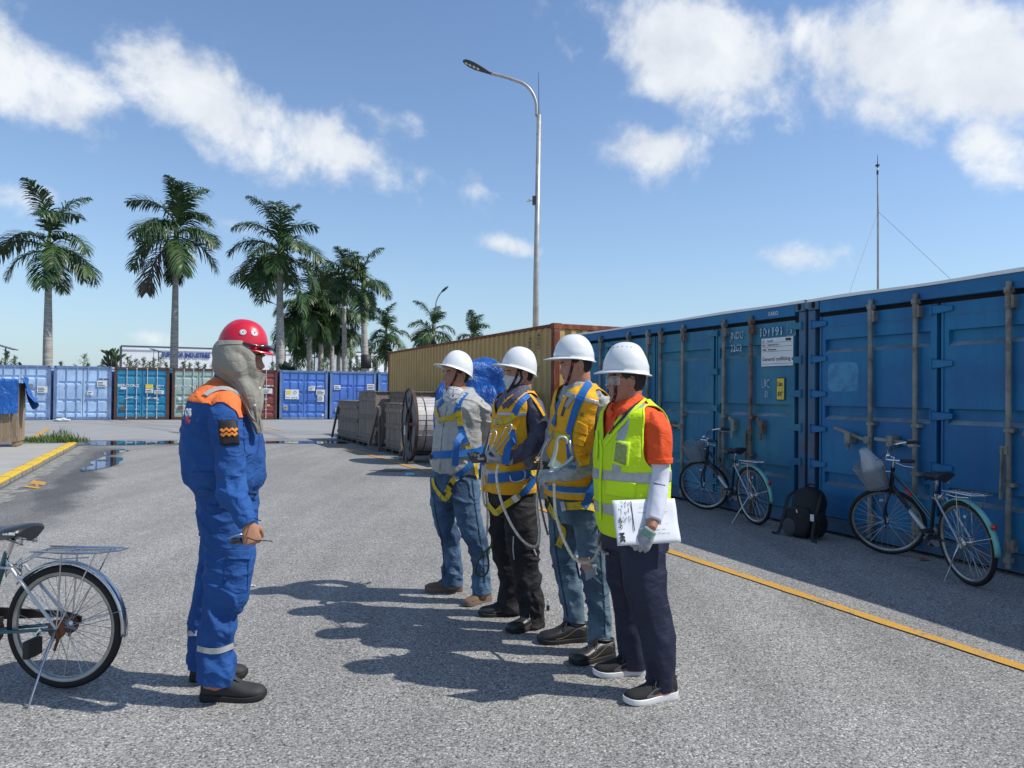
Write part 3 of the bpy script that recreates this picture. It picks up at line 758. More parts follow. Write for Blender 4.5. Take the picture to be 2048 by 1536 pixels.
# markings on B
bn = Vector((bd.y, -bd.x, 0))      # out of the doors
def bpt(t, z, off=.0): return BP0 + bd*t + Vector((0,0,z)) + bn*off
M_LET = pmat('scuffed_white_lettering', (.5,.6,.66), .7, var=.2, dirt=((.05,.18,.3), 30, .45, .6, .9))
text_mesh('JNDU', .13, M_LET, rB, bpt(-1.34, 2.23, .001), bd, (0,0,1), sx=.75, bold=.002); text_mesh('101191', .14, M_LET, rB, bpt(-.81, 2.23, .001), bd, (0,0,1), sx=1.0, bold=.002)
text_mesh('3', .12, M_LET, rB, bpt(-.30, 2.235, .001), bd, (0,0,1), bold=.002)
bx = MB()
for (xa, xb, za, zb) in ((-.33,-.325,2.21,2.36),(-.2,-.195,2.21,2.36),(-.33,-.195,2.21,2.215),(-.33,-.195,2.355,2.36)):
    p = bpt(xa, za, .002); q = bpt(xb, zb, .0005); bx.add([bpt(xa,za,.003),bpt(xb,za,.003),bpt(xb,zb,.003),bpt(xa,zb,.003)], [(0,1,2,3)])
bx.build('check_digit_frame', M_LET, rB, world=True)
text_mesh('22G2', .13, M_LET, rB, bpt(-1.34, 2.07, .001), bd, (0,0,1), sx=.75, bold=.002)
text_mesh('UIC', .15, M_LET, rB, bpt(-.76, 1.60, .002), bd, (0,0,1), sx=.6); text_mesh('81', .12, M_LET, rB, bpt(-.70, 1.48, .002), bd, (0,0,1), sx=.6)
pb = MB(); pb.add([bpt(-.5,1.45,.003),bpt(-.36,1.45,.003),bpt(-.36,1.72,.003),bpt(-.5,1.72,.003)], [(0,1,2,3)]); ho = pb.build('height_plate', M_INK, rB, world=True)
pb = MB(); pb.add([bpt(-.49,1.46,.0045),bpt(-.37,1.46,.0045),bpt(-.37,1.71,.0045),bpt(-.49,1.71,.0045)], [(0,1,2,3)]); pb.build('yellow_face', M_YLAB, ho, world=True)
text_mesh('2.6m', .075, M_INK, ho, bpt(-.485, 1.62, .005), bd, (0,0,1), sx=.6, bold=.002); text_mesh('8\'6"', .075, M_INK, ho, bpt(-.475, 1.5, .005), bd, (0,0,1), sx=.7, bold=.002)
no = MB(); no.poly([bpt(-.75,1.95,.012),bpt(-.20,1.95,.012),bpt(-.20,2.18+.04,.012),bpt(-.75,2.18+.04,.012)], -bn, -.004)
V = no.V; 
nsign = MB(); nsign.poly([bpt(-.75,1.86,.008),bpt(-.22,1.86,.008),bpt(-.22,2.2,.008),bpt(-.75,2.2,.008)], bn, .005); nso = nsign.build('notice_board', M_LABEL, rB, world=True)
for (s, sz, t_, z_) in (('General outfitting', .066, -.735, 1.925), ('ID      Cont-01', .03, -.73, 2.155), ('NO.    UNDU101191 3', .03, -.73, 2.105), ('USER   Warehouse', .03, -.73, 2.05)):
    text_mesh(s, sz, M_INK, nso, bpt(t_, z_, .0135), bd, (0,0,1), bold=.0008)
ln = MB()
for z_ in (2.142, 2.09, 2.035, 1.885):
    ln.add([bpt(-.735,z_,.0138),bpt(-.235,z_,.0138),bpt(-.235,z_+.004,.0138),bpt(-.735,z_+.004,.0138)], [(0,1,2,3)])
ln.add([bpt(-.34,2.155,.0138),bpt(-.25,2.155,.0138),bpt(-.25,2.185,.0138),bpt(-.34,2.185,.0138)], [(0,1,2,3)])
ln.build('ruled_line', M_INK, nso, world=True)
text_mesh('KARIO', .07, M_WHITE, rB, bpt(-.64, 2.47, .006), bd, (0,0,1), sx=.8)
# pale patch on A
t_ = NT('pale_patch'); t_.set('Base Color', t_.mix(t_.ramp(t_.noise(t_.vec(), 9, 6, .6), .4, .7), c('#4a8fb5'), c('#356f98'))); t_.set('Roughness', .6)
pv = []; 
for i in range(40):
    a = 2*math.pi*i/40; ca, sa = math.cos(a), math.sin(a); k_ = (abs(ca)**6+abs(sa)**6)**(-1/6)
    pv.append(bpt(.485+.205*ca*k_*(1+.02*math.sin(7*a)), 1.715+.158*sa*k_*(1+.02*math.cos(9*a)), -.0105))
pm = MB(); pm.add(pv, [tuple(range(40))]); pm.build('sticker_remains', t_.m, rA, world=True)

# ---- tan 40 ft container
t_ = steel('tan_steel', c('#c09a5c'), rust=(.14,.035,.012), amt=.9, lo=.64, hi=.70, fade=c('#c9a566'), rough=.6)
t2_ = steel('tan_rusty_frame', c('#8a5232'), rust=(.16,.03,.01), amt=.95, lo=.4, hi=.55, rough=.7)
Y0 = Vector((.82, 14.8, 0)); yd = Vector((-.413, .911, 0)).normalized(); YRZ = math.atan2(yd.y, yd.x)  # local x runs away along the long side
def tan_container():
    L_ = 12.5; D = 2.44; H = 2.9
    root = thing('long_container', 'long tan container with rusty edges behind the crates', 'container', Y0, YRZ)
    # local y axis = +90deg from x: pointing towards -NN ; the body lies on the other side
    mb = MB(); corrugated(mb, (.12, -.02), (L_-.12, -.02), .15, H-.07, .036, .278, out=(0,1,0))
    mb.build('side_wall', t_, root); mb = MB(); corrugated(mb, (L_-.1, -D+.02), (.1, -D+.02), .15, H-.07, out=(0,-1,0)); mb.build('side_wall', t_, root)
    mb = MB(); corrugated(mb, (.02, -D+.14), (.02, -.14), .15, H-.11, .045, .26, out=(-1,0,0)); mb.build('end_wall', t_, root)
    mb = MB(); corrugated(mb, (L_-.02, -.14), (L_-.02, -D+.14), .15, H-.11, .045, .26, out=(1,0,0)); mb.build('end_wall', t_, root)
    MB().box(.1, L_-.1, -D+.03, -.03, H-.06, H-.03).build('roof', t_, root)
    for y in (-.07, -D): MB().bbox(.17, L_-.17, y, y+.07, H-.07, H-.008, .005).build('top_rail', t2_, root); MB().bbox(.17, L_-.17, y, y+.07, .03, .15, .005).build('bottom_rail', t2_, root)
    for x in (0.0, L_-.1):
        MB().bbox(x, x+.1, -D+.162, -.162, H-.11, H-.008, .005).build('end_rail', t2_, root); MB().bbox(x, x+.1, -D+.162, -.162, .03, .15, .005).build('end_rail', t2_, root)
    for x in (0, L_-.13):
        for y in (-.14, -D): MB().bbox(x, x+.13, y, y+.14, .118, H-.118, .008).build('corner_post', t2_, root)
    cst = []
    for x, sx in ((0,1),(L_,-1)):
        for y, sy in ((.004,-1),(-D-.004,1)):
            for z in (0, H-.116): q = MB(); casting(q, x-.004*sx, y, z, z+.116+.003, sx, sy); q.build('corner_casting', t2_, root)
    # vertical marks
    for i, (s, z0) in enumerate((('TRLU 728', 2.55), ('45G1', 2.0))):
        pass
    text_mesh('TRLU', .16, M_INK, root, Y0+yd*1.15+Vector((0,0,2.7))+Vector((-yd.y,yd.x,0))*.002, Vector((0,0,-1)), -yd, sx=1.0)
    text_mesh('45G1', .16, M_INK, root, Y0+yd*.75+Vector((0,0,2.75))+Vector((-yd.y,yd.x,0))*.002, Vector((0,0,-1)), -yd, sx=1.0)
    text_mesh('UIC', .17, M_INK, root, Y0+yd*.85+Vector((0,0,1.95))+Vector((-yd.y,yd.x,0))*.002, -yd, (0,0,1), sx=.7)
    return root
tan_container()
# ================================================================== BUILDINGS, POLES, PALMS, PLANTS
def wallmat(name, col):
    t = NT(name); v = t.vec(); sp = t.N.new('ShaderNodeSeparateXYZ'); t.L.new(v, sp.inputs[0])
    w = t.math('FRACT', t.math('MULTIPLY', sp.outputs[2], .55)); l = t.ramp(w, .92, .97)
    n = t.noise(v, .12, 5); k = t.math('MULTIPLY', t.math('MULTIPLY_ADD', n, .2, .9), t.math('SUBTRACT', 1, t.math('MULTIPLY', l, .08)))
    cm = t.N.new('ShaderNodeCombineColor')
    for i in range(3): t.L.new(t.math('MULTIPLY', k, col[i]), cm.inputs[i])
    t.set('Base Color', cm.outputs[0]); t.set('Roughness', .55); return t.m
M_PANEL = wallmat('white_wall_panel', (.86,.87,.87)); M_TRIM = pmat('dark_roof_trim', (.07,.08,.10), .6)
M_SIGNB = pmat('blue_sign_letter', (.02,.05,.28), .5); M_SIGNR = pmat('red_sign_square', (.35,.02,.03), .5); M_CONC = pmat('pole_concrete', (.4,.38,.34), .8, var=.2)
def building(name, label, px0, Y0_, px1, Y1_, ptop, texts, deep=30, seams=6):
    a = W(px0, 780, Y0_); b = W(px1, 780, Y1_); a.z = b.z = 0; H = W(px0, ptop, Y0_).z
    d = (b-a).normalized(); n = Vector((-d.y, d.x, 0)); L_ = (b-a).length
    root = thing(name, label, 'building', a, math.atan2(d.y, d.x))
    MB().box(0, L_, 0, deep, 0, H-.45).build('wall', M_PANEL, root); MB().box(-.15, L_+.15, -.15, deep+.15, H-.45, H).build('roof', M_TRIM if False else M_PANEL, root)
    MB().box(-.2, L_+.2, -.2, deep+.2, H, H+.2).build('parapet_trim', M_TRIM, root)
    MB().box(-.35, -.002, -.2, .15, 0, H).build('corner_trim', M_TRIM, root)
    for k in range(1, seams): MB().box(L_*k/seams-.05, L_*k/seams+.05, -.03, -.003, 0, H-.46).build('seam_strip', pmat('seam_grey', (.4,.42,.44), .6), root)
    for i in range(int(L_/5)): MB().box(i*5+1.2, i*5+3.6, -.05, -.004, .9, 2.6).build('window', pmat('far_glass', (.05,.07,.09), .15, spec=.8), root)
    for (s, size, x, z, mt, bo) in texts: text_mesh(s, size, mt, root, a+d*x+Vector((0,0,z))-n*.12, d, (0,0,1), th=.04, bold=bo, sx=.66)
    return root
br = building('warehouse', 'long white warehouse with blue SUPERIOR INDUSTRIES lettering behind the palms', 243, 118, 600, 128, 693,
         [('SUPERIOR INDUSTRIES', 1.08, 5.7, 6.75, M_SIGNB, .035)])
ar = building('factory_hall', 'white hall with black lettering and red squares right of the palms', 702, 128, 840, 134, 705, [('Aderson', 1.15, .2, 5.2, M_INK, .03)], seams=3)
for i in range(3): MB().box(.5+i*1.5, 1.3+i*1.5, -.1, -.02, 3.9, 4.65).build('red_square', M_SIGNR, ar)

M_POLE = pmat('galvanised_pole', (.42,.41,.38), .45, .35, var=.15, vs=4); M_LAMPH = pmat('dark_lamp_head', (.05,.055,.06), .45, .2); M_LED = pmat('led_lens', (.65,.65,.6), .2)
def street_lamp():
    base = W(1070, 786, 25); base.z = 0
    root = thing('street_lamp', 'tall grey street lamp with curved arm behind the containers', 'street lamp', base)
    H = W(1073, 230, 25).z
    MB().tube([(0,0,0),(0,0,H*.5),(0.04,0,H)], [.115,.095,.072], 16).build('pole', M_POLE, root, True)
    px = [(1073,232),(1072,205),(1063,183),(1048,168),(1028,160),(1003,152),(982,147)]
    P = [W(x, y, 25)-base for x, y in px]
    MB().tube(spline([tuple(p) for p in P], .1), .052, 12).build('arm', M_POLE, root, True)
    a, b = W(983,148,25)-base, W(926,122,25)-base; d = (b-a).normalized(); L_ = (b-a).length; up = Vector((0,.12,1)); up = (up-d*up.dot(d)).normalized(); sd_ = d.cross(up)
    hb = MB(); prof = [(0,.06),(.1,.08),(.35,.17),(.6,.235),(.8,.225),(.93,.16),(1,.04)]; V = []
    for (t, w) in prof:
        for k in range(10):
            an = 2*math.pi*k/10; V.append(a+d*(t*L_)+sd_*(w*math.cos(an))+up*(.045*math.sin(an)*(1 if math.sin(an)>0 else .6)))
    Fc = [(i*10+k, i*10+(k+1)%10, (i+1)*10+(k+1)%10, (i+1)*10+k) for i in range(len(prof)-1) for k in range(10)]+[tuple(range(9,-1,-1)), tuple(len(V)-10+k for k in range(10))]
    ho = mesh_obj('lamp_head', V, Fc, M_LAMPH, root, True)
    for t in (.46,.6,.74,.87):
        cc = a+d*(t*L_)-up*.033; e = MB(); e.ell(cc, .055, .07, .012, d, sd_, up, 10, 6); e.build('led_lens', M_LED, ho)
    x0 = W(1078,262,25)-base
    MB().tube([W(1079.5,274,25)-base, W(1078,232,25)-base, W(1077,145,25)-base], [.02,.018,.008], 6).build('antenna_rod', M_LAMPH, root)
    for y in (232, 268): MB().bar(W(1072,y,25)-base, W(1079.5,y,25)-base, .025).build('rod_bracket', M_LAMPH, root)
    p = W(1066,402,25)-base; cb = MB(); cb.box(p.x-.02,p.x+.1,p.y-.1,p.y+.1,p.z-.12,p.z+.15); cb.build('bracket_box', M_LAMPH, root)
    q = W(1053,401.5,25)-base; cm = MB(); cm.tube([q, q+Vector((.13,0,.01))], [.05,.04], 10); cm.bar(q+Vector((.13,0,.01)), p, .025); cm.build('security_camera', M_LED, root)
    MB().lathe([(.3,0),(.3,.03),(.14,.05),(.12,.3)], n=12).build('base_flange', M_POLE, root)
street_lamp()
def small_lamp(label, px, Y, pbase, pts, head, w=.09):
    b = W(px, pbase, Y); b.z = 0; root = thing('street_lamp', label, 'street lamp', b, group=None)
    P = [Vector((0,0,0))]+[W(x, y, Y)-b for x, y in pts]
    sp = spline([tuple(p) for p in P], .4); MB().tube(sp, list(np.linspace(w*1.2, w*.5, len(sp))), 8).build('pole', M_POLE, root, True)
    a, c_ = W(*head[0], Y)-b, W(*head[1], Y)-b; e = MB(); d = (c_-a); e.ell((a+c_)/2, d.length/2, .18, .1, d.normalized(), Vector((0,1,0)), d.normalized().cross(Vector((0,1,0))), 10, 6); e.build('lamp_head', M_LAMPH, root, True)
small_lamp('grey street lamp with curved top rising behind the tan container', 870, 60, 784, [(870,690),(871,628),(873,602),(880,588),(885,583)], [(882,585),(897,572)])
small_lamp('distant street lamp arm crossing behind the third palm trunk', 570, 75, 782, [(570,660),(567,630),(556,612),(545,606)], [(548,607),(524,598)], .08)
M_SOLAR = pmat('solar_panel', (.03,.04,.07), .2, spec=.7)
for (px, py, Y, lab) in ((10,694,70,'solar lamp on a thin pole at the far left'), (316,702,75,'solar lamp in front of the white warehouse wall'), (628,697,80,'pale lamp post standing between the palm trunks')):
    b = W(px, 780, Y); b.z = 0; h = W(px, py, Y).z; root = thing('solar_lamp', lab, 'lamp', b)
    MB().tube([(0,0,0),(0,0,h)], [.09,.05], 8).build('pole', M_CONC, root, True); q = MB(); q.obox((0,0,h), (1,0,-.28), (0,1,0), (.28,0,1), .95 if px == 10 else .75, .4, .04); q.build('solar_panel', M_SOLAR, root)
# antenna mast with guy wires
b = W(1756, 790, 18.5); b.z = 0; root = thing('antenna_mast', 'thin antenna mast with guy wires behind the blue containers', 'antenna mast', b)
q = lambda x, y, Y=18.5: W(x, y, Y)-b
MB().tube([(0,0,0), q(1756,425), q(1755,345), q(1755,332)], [.03,.026,.018,.014], 8).build('pole', M_POLE, root, True)
MB().tube([q(1755,332), q(1755,309)], [.012,.004], 6).build('tip_rod', M_LAMPH, root)
mm = MB(); mm.lathe([(0,-.03),(.05,-.02),(.05,.02),(0,.03)], q(1755,331), n=8); mm.lathe([(0,-.05),(.025,-.04),(.025,.06),(0,.08)], q(1755,346), n=8); mm.build('insulator', M_LAMPH, root)
for (x, y, Y) in ((1699,585,17.5), (1900,557,17.0)): MB().tube([q(1756,423), W(x,y,Y)-b, (W(x,y,Y)-b)*1.0+((W(x,y,Y)-b)-q(1756,423))*.6], .0035, 4).build('guy_wire', M_LAMPH, root)

# ---- palms
def leafmat(name, a, b):
    t = NT(name); n = t.noise(t.vec(), 1.5, 3); k = t.mix(t.ramp(n, .35, .65), a, b); k = t.mix(1, k, t.mix(t.rand(), (.75,.8,.7), (1.25,1.2,1.2)), 'MULTIPLY')
    t.set('Base Color', k); t.set('Roughness', .42); t.set('Specular IOR Level', .4); return t.m
M_FROND = leafmat('palm_frond_green', (.030,.066,.022), (.065,.115,.034)); M_FRONDD = leafmat('dry_frond', (.07,.05,.035), (.11,.085,.05))
M_PTRUNK = NT('palm_trunk'); _t = M_PTRUNK; _v = _t.vec(scale=(1,1,7)); _n = _t.noise(_v, 1.6, 6, .6); _t.set('Base Color', _t.mix(_t.ramp(_n, .3, .7), (.26,.24,.205), (.46,.43,.37))); _t.set('Roughness', .85); _t.bump(_n, .4, .03); M_PTRUNK = _t.m
M_SHAFT = pmat('crownshaft_green', (.09,.14,.03), .4, var=.35, vs=1.5)
def frond_mesh(e0, droop, L_=3.5, seed=0, nl=58):
    r_ = random.Random(seed); mb = MB(); P = []; x = z = 0; N_ = 22
    side = r_.uniform(-.25, .25)
    for i in range(N_+1):
        t = i/N_; a = R(e0-droop*t**1.25); P.append(Vector((x, side*t*t*1.2, z))); x += math.cos(a)*L_/N_; z += math.sin(a)*L_/N_
    mb.tube(P, [.05*(1-.8*i/N_)+.008 for i in range(N_+1)], 4)
    for i in range(nl):
        t = .13+.86*i/nl; k = t*N_; i0 = min(int(k), N_-1); p = P[i0].lerp(P[i0+1], k-i0); tg = (P[min(i0+2, N_)]-P[max(i0-1, 0)]).normalized()
        sd = tg.cross(Vector((0,0,1)))
        sd = Vector((0,1,0)) if sd.length < .1 else sd.normalized(); up = sd.cross(tg).normalized()
        ll = 1.12*math.sin(math.pi*min(1, .18+t*.80))**.6*(L_/3.5)
        for s in (-1, 1):
            for layer in range(1):
                el = r_.uniform(-.5, .75); d = (sd*s*1.0+up*el*.9+tg*(.55+.5*t)).normalized(); l2 = ll*r_.uniform(.8, 1.1)
                w = .036*(L_/3.5); q1 = p+d*l2*.45+Vector((0,0,-.03*l2)); q2 = p+d*l2*.8+Vector((0,0,-.22*l2)); q3 = p+d*l2*.98+Vector((0,0,-.46*l2)); wn = d.cross(up if abs(el)<.9 else tg).normalized()*w
                mb.add([p-wn*.6, p+wn*.6, q1+wn, q1-wn, q2+wn*.8, q2-wn*.8, q3], [(0,1,2,3),(3,2,4,5),(5,4,6)])
    me = bpy.data.meshes.new('frond'); me.from_pydata([tuple(v) for v in mb.V], [], mb.F); me.update(); return me
FR = {}
for e0, dr in ((82,70),(62,95),(40,105),(18,95),(-8,80),(-38,48)):
    for k in range(2):
        me = frond_mesh(e0+k*6, dr*(1+.12*k), 3.5, e0*3+k+11); me.materials.append(M_FROND); FR[(e0,k)] = me
FRD = FR[(-38,0)].copy(); FRD.materials.clear(); FRD.materials.append(M_FRONDD)
def palm(px, pybase, pycrown, Y, label, fl=3.4, tw=.27, nf=(2,3,4,4,4,2), seed=1, lean=0, dry=0, shaft=1.3, group='royal palms behind the container row'):
    tw *= .80; nf = [max(1, round(k*.8)) for k in nf]; r_ = random.Random(seed); b = W(px, pybase, Y); b.z = 0; top = W(px+lean, pycrown, Y)-b; H = top.z
    root = thing('palm_tree', label, 'palm tree', b, group=group)
    N_ = 14; P = [Vector((top.x*(i/N_)**1.3, 0, (H-shaft)*i/N_)) for i in range(N_+1)]
    rr = [tw*(1.25-.45*(i/N_) + .16*math.exp(-((i/N_-.45)/.25)**2)) if i else tw*1.6 for i in range(N_+1)]
    MB().tube(P, rr, 12).build('trunk', M_PTRUNK, root, True)
    MB().tube([P[-1], P[-1].lerp(Vector((top.x,0,H)), .5), (top.x,0,H), (top.x,0,H+.5)], [rr[-1]*.98, tw*.86, tw*.55, .04], 10).build('crownshaft', M_SHAFT, root, True)
    sc = fl/3.5*.99; i_ = 0
    for ci, (e0, cnt) in enumerate(zip((82,62,40,18,-8,-38), nf)):
        for k in range(cnt):
            me = FR[(e0, r_.randint(0, 1))] if not (dry and seed == 5 and ci == 5 and k < dry) else FRD
            o = bpy.data.objects.new('frond', me); COL.objects.link(o); o.parent = root
            az = 2*math.pi*(k+.5*r_.random())/max(cnt,1) + ci*.8 + r_.uniform(-.2,.2)
            o.location = (top.x, 0, H-.1+(.2 if ci < 2 else 0)-(.15*ci)); o.rotation_euler = (r_.uniform(-.2,.2), r_.uniform(-.25,.25), az); s_ = sc*r_.uniform(.82,1.12); o.scale = (s_,s_,s_)
    return root
PT = [
 (95, 775, 478, 45, 'leftmost tall palm, its grey trunk behind the light blue containers', 3.7, .27, (2,3,3,4,4,3), 3, 3, 1, 1.9),
 (347, 780, 452, 50, 'second palm from the left with a green shaft above its trunk', 4.0, .26, (2,4,4,5,5,2), 5, 6, 1, 2.0),
 (561, 783, 492, 50, 'third palm from the left, tallest of the middle group', 4.0, .30, (3,4,5,5,5,4), 8, -1, 1, 1.6),
 (690, 784, 548, 60, 'slim palm with a dark green shaft beside the banded palm', 3.1, .23, (2,4,4,4,3,1), 9, -1, 0, 2.6),
 (732, 784, 560, 58, 'palm with a black band round its trunk left of the tan container', 3.0, .30, (2,3,4,4,4,2), 12, -5, 0, 1.6),
 (590, 783, 640, 72, 'low palm just right of the tallest middle palm', 3.6, .22, (1,3,4,5,5,4), 21, 0, 1, 1),
 (619, 783, 606, 68, 'palm with a full drooping crown at the middle of the cluster', 4.0, .28, (2,4,5,5,5,4), 22, 0, 1, 1),
 (642, 783, 592, 70, 'palm with a thin pale trunk inside the palm cluster', 3.7, .24, (2,4,5,5,4,3), 23, 0, 0, 1.2),
 (664, 784, 612, 72, 'palm right of the cluster centre with low hanging fronds', 3.6, .24, (2,4,4,5,5,4), 24, 0, 1, 1),
 (677, 784, 650, 76, 'shaded palm low behind the slim palm', 3.6, .24, (1,3,4,5,5,5), 25, 0, 1, 1),
 (640, 784, 655, 80, 'dark low palm deep inside the cluster', 3.6, .24, (1,3,4,5,6,6), 26, 0, 1, 1),
 (770, 785, 662, 62, 'round crowned palm above the left end of the tan container', 2.55, .16, (3,4,4,4,4,2), 31, 3, 0, 1),
 (866, 786, 652, 58, 'palm right behind the small street lamp', 2.35, .2, (2,3,4,4,5,2), 32, 0, 0, 1),
 (948, 787, 672, 56, 'rightmost palm, only its crown above the tan container', 2.2, .2, (2,3,4,4,3,2), 33, 0, 0, 1)]
for (px, pb_, pc_, Y, lab, fl, tw, nf, sd_, ln_, dr_, sh_) in PT: rt = palm(px, pb_, pc_, Y, lab, fl, tw, nf, sd_, ln_, dr_, sh_)
bp = [o for o in bpy.data.objects if o.get('label', '').startswith('palm with a black band')][0]
_b = rootm(bp).translation; zt, zb = W(730,710,58).z, W(730,737,58).z
MB().tube([(-.03,0,zb),(-.03,0,zt)], .40, 14).build('trunk_band', pmat('black_band', (.02,.02,.022), .6), bp, True)
for s in (-1, 1, .3): MB().tube([(s*.25,-.2,zb-.2),(s*1.0,-.5,zb-1.9)], .06, 5).build('support_stake', pmat('pale_stake', (.5,.5,.48), .7), bp)

# ---- saplings and shrubs behind the containers
M_SAP = leafmat('sapling_green', (.05,.085,.04), (.10,.15,.06)); M_BAN = leafmat('broad_leaf_green', (.06,.11,.03), (.13,.19,.05)); M_TWIG = pmat('twig', (.16,.13,.1), .8)
def sapling_mesh(seed, H=3.4):
    r_ = random.Random(seed); mb = MB()
    mb.mi = 0; mb.tube([(0,0,0),(r_.uniform(-.1,.1),0,H)], [.035,.008], 5)
    mb.mi = 1
    for i in range(46):
        h = H*(.25+.75*i/46); L_ = (1.05*(1-i/50)+.12)*r_.uniform(.6,1.1); a = r_.uniform(0,6.28); up = r_.uniform(.35,.8)
        d = Vector((math.cos(a),math.sin(a),up)).normalized(); p = Vector((0,0,h))
        for j in range(9):
            t = (j+1)/9; q = p+d*L_*t; dd = Vector((r_.uniform(-1,1),r_.uniform(-1,1),r_.uniform(-.2,1))).normalized()*.24; w = dd.cross(Vector((0,1,0))).normalized()*.022
            mb.add([q-w,q+w,q+dd], [(0,1,2)])
    me = bpy.data.meshes.new('sapling'); me.from_pydata([tuple(v) for v in mb.V], [], mb.F); me.materials.append(M_TWIG); me.materials.append(M_SAP); me.polygons.foreach_set('material_index', mb.M); return me
SM = [sapling_mesh(s) for s in range(4)]
def tagthing(o, lab, cat, grp=None): tagp(o, lab, cat, grp); return o
sap = [(0,722),(12,700),(30,712),(120,722),(150,728),(168,707),(176,726),(196,730),(205,722),(255,712),(262,722),(272,716),(285,714),(297,722),(308,716),(320,712),(330,724),(366,722),(380,726),(395,722),(410,728),(424,726),(436,722),(545,722),(580,716),(594,720),(622,722),(645,716),(655,722),(700,720),(712,712),(722,724),(745,718),(752,726)]
SQ = {}; sap.sort()
def sapz(x):
    for a, z in ((60,'left of the leftmost palm trunk, near the solar lamp'),(180,'just right of the leftmost palm trunk'),(235,'beside the dense upright shrub'),(343,'before the left end of the white warehouse'),(440,'before the warehouse right of the second palm trunk'),(600,'beside the third palm trunk'),(690,'low between the clustered palm trunks'),(900,'near the palm with the black band')):
        if x < a:
            SQ[z] = SQ.get(z, 0)+1; return ('first','second','third','fourth','fifth','sixth','seventh','eighth','ninth')[SQ[z]-1]+' feathery sapling '+z
for i, (px, py) in enumerate(sap):
    Y = 60+rnd.uniform(-4,10); b = W(px, 780, Y); b.z = 0; h = W(px, py, Y).z
    root = thing('sapling', sapz(px), 'sapling', b, rnd.uniform(0,6), 'feathery saplings planted behind the container row')
    o = bpy.data.objects.new('foliage', SM[i % 4]); COL.objects.link(o); o.parent = root; s_ = h/3.5; o.scale = (s_*.8, s_*.8, s_)
def broad_shrub(name, label, px, ptop, Y, wid, n, L_, mat, spread=1.0, lw=.16, seed=3, fan=False):
    r_ = random.Random(seed); b = W(px, 780, Y); b.z = 0; h = W(px, ptop, Y).z; root = thing(name, label, 'shrub', b)
    st = MB(); lf = []
    for k in range(n):
        if fan: a = R(20+140*k/(n-1)); d = Vector((math.cos(a)*.9, r_.uniform(-.2,.2), math.sin(a))).normalized(); p = Vector((0,0,h-L_*1.0))
        else: a = r_.uniform(0,6.28); u = r_.uniform(.3,1.6); d = Vector((math.cos(a)*spread,math.sin(a)*spread,u)).normalized(); p = Vector((r_.uniform(-wid,wid), r_.uniform(-wid,wid)*.5, h-L_-r_.uniform(0,1.0)*(h-L_)*.55))
        ll = L_*r_.uniform(.75,1.05); s = d.cross(Vector((0,1,0))).normalized()*lw; m1 = p+d*ll*.35; m2 = p+d*ll*.8-Vector((0,0,.06)); e = p+d*ll-Vector((0,0,.2*ll*.5))
        st.tube([Vector((p.x*.4,p.y*.4,max(.0,p.z-1.2))), p], .03, 4)
        q = MB(); q.add([p, m1+s, m2+s*.8, e, m2-s*.8, m1-s, m1-Vector((0,.05,0)), m2-Vector((0,.05,0))], [(0,1,6),(1,2,7,6),(2,3,7),(7,3,4),(6,7,4,5),(0,6,5)])
        q.build('leaf', mat, root)
    st.tube([(0,0,0),(0,0,max(.5,h-L_*1.2))], .09, 6); so_ = st.build('stem', M_TWIG, root)
    return root
broad_shrub('banana_plant', 'broad leaved plant left of the first palm trunk', 78, 711, 44, .9, 26, 1.3, M_BAN, .9, .17, 4)
broad_shrub('banana_plant', 'small broad leaved plant right of the first palm trunk', 108, 716, 43, .35, 12, 1.1, M_BAN, 1.0, .10, 5)
broad_shrub('banana_plant', 'pale broad leaved plant between solar lamp and first palm', 46, 715, 48, .5, 12, .9, M_BAN, .9, .14, 6)
broad_shrub('columnar_shrub', 'dense upright shrub left of the white warehouse', 223, 687, 46, .38, 60, .7, leafmat('dark_leaf', (.03,.06,.025), (.06,.09,.035)), .5, .10, 7)
broad_shrub('pandanus_shrub', 'spiky bright green shrub in front of the palm cluster', 668, 727, 44, 1.9, 80, 1.1, M_BAN, .9, .045, 8)
broad_shrub('dark_shrub', 'dark rounded shrub behind the blue container with the warning board', 575, 716, 46, .3, 30, .9, leafmat('dark_leaf2', (.02,.04,.02), (.04,.06,.03)), .5, .16, 9)
broad_shrub('hill_tree', 'small bush top showing above the tan container roof', 1330, 638, 30, .6, 14, .35, M_SAP, 1.0, .04, 11)

# ================================================================== CRATES, CABLE DRUM, TARPS
def woodmat(name, a, b, gs=1.0):
    t = NT(name); v = t.vec(scale=(9*gs, 9*gs, .8)); n = t.noise(v, 2.2, 7, .6, .8); w = t.noise(t.vec(scale=(30,30,1.2)), 2, 4, .6)
    k = t.mix(t.ramp(n, .3, .7), a, b); k = t.mix(t.math('MULTIPLY', w, .35), k, tuple(x*.5 for x in a)); k = t.mix(1, k, t.mix(t.rand(), (.72,.72,.72), (1.25,1.22,1.18)), 'MULTIPLY')
    t.set('Base Color', k); t.set('Roughness', .85); t.bump(w, .4, .004); return t.m
M_WOODG = woodmat('weathered_grey_wood', (.15,.125,.105), (.30,.255,.215)); M_WOODB = woodmat('brown_board', (.18,.14,.11), (.30,.25,.21)); M_WOODN = woodmat('fresh_crate_wood', (.26,.18,.11), (.42,.32,.2))
M_WOODD = woodmat('dark_wood', (.08,.073,.066), (.15,.135,.12))
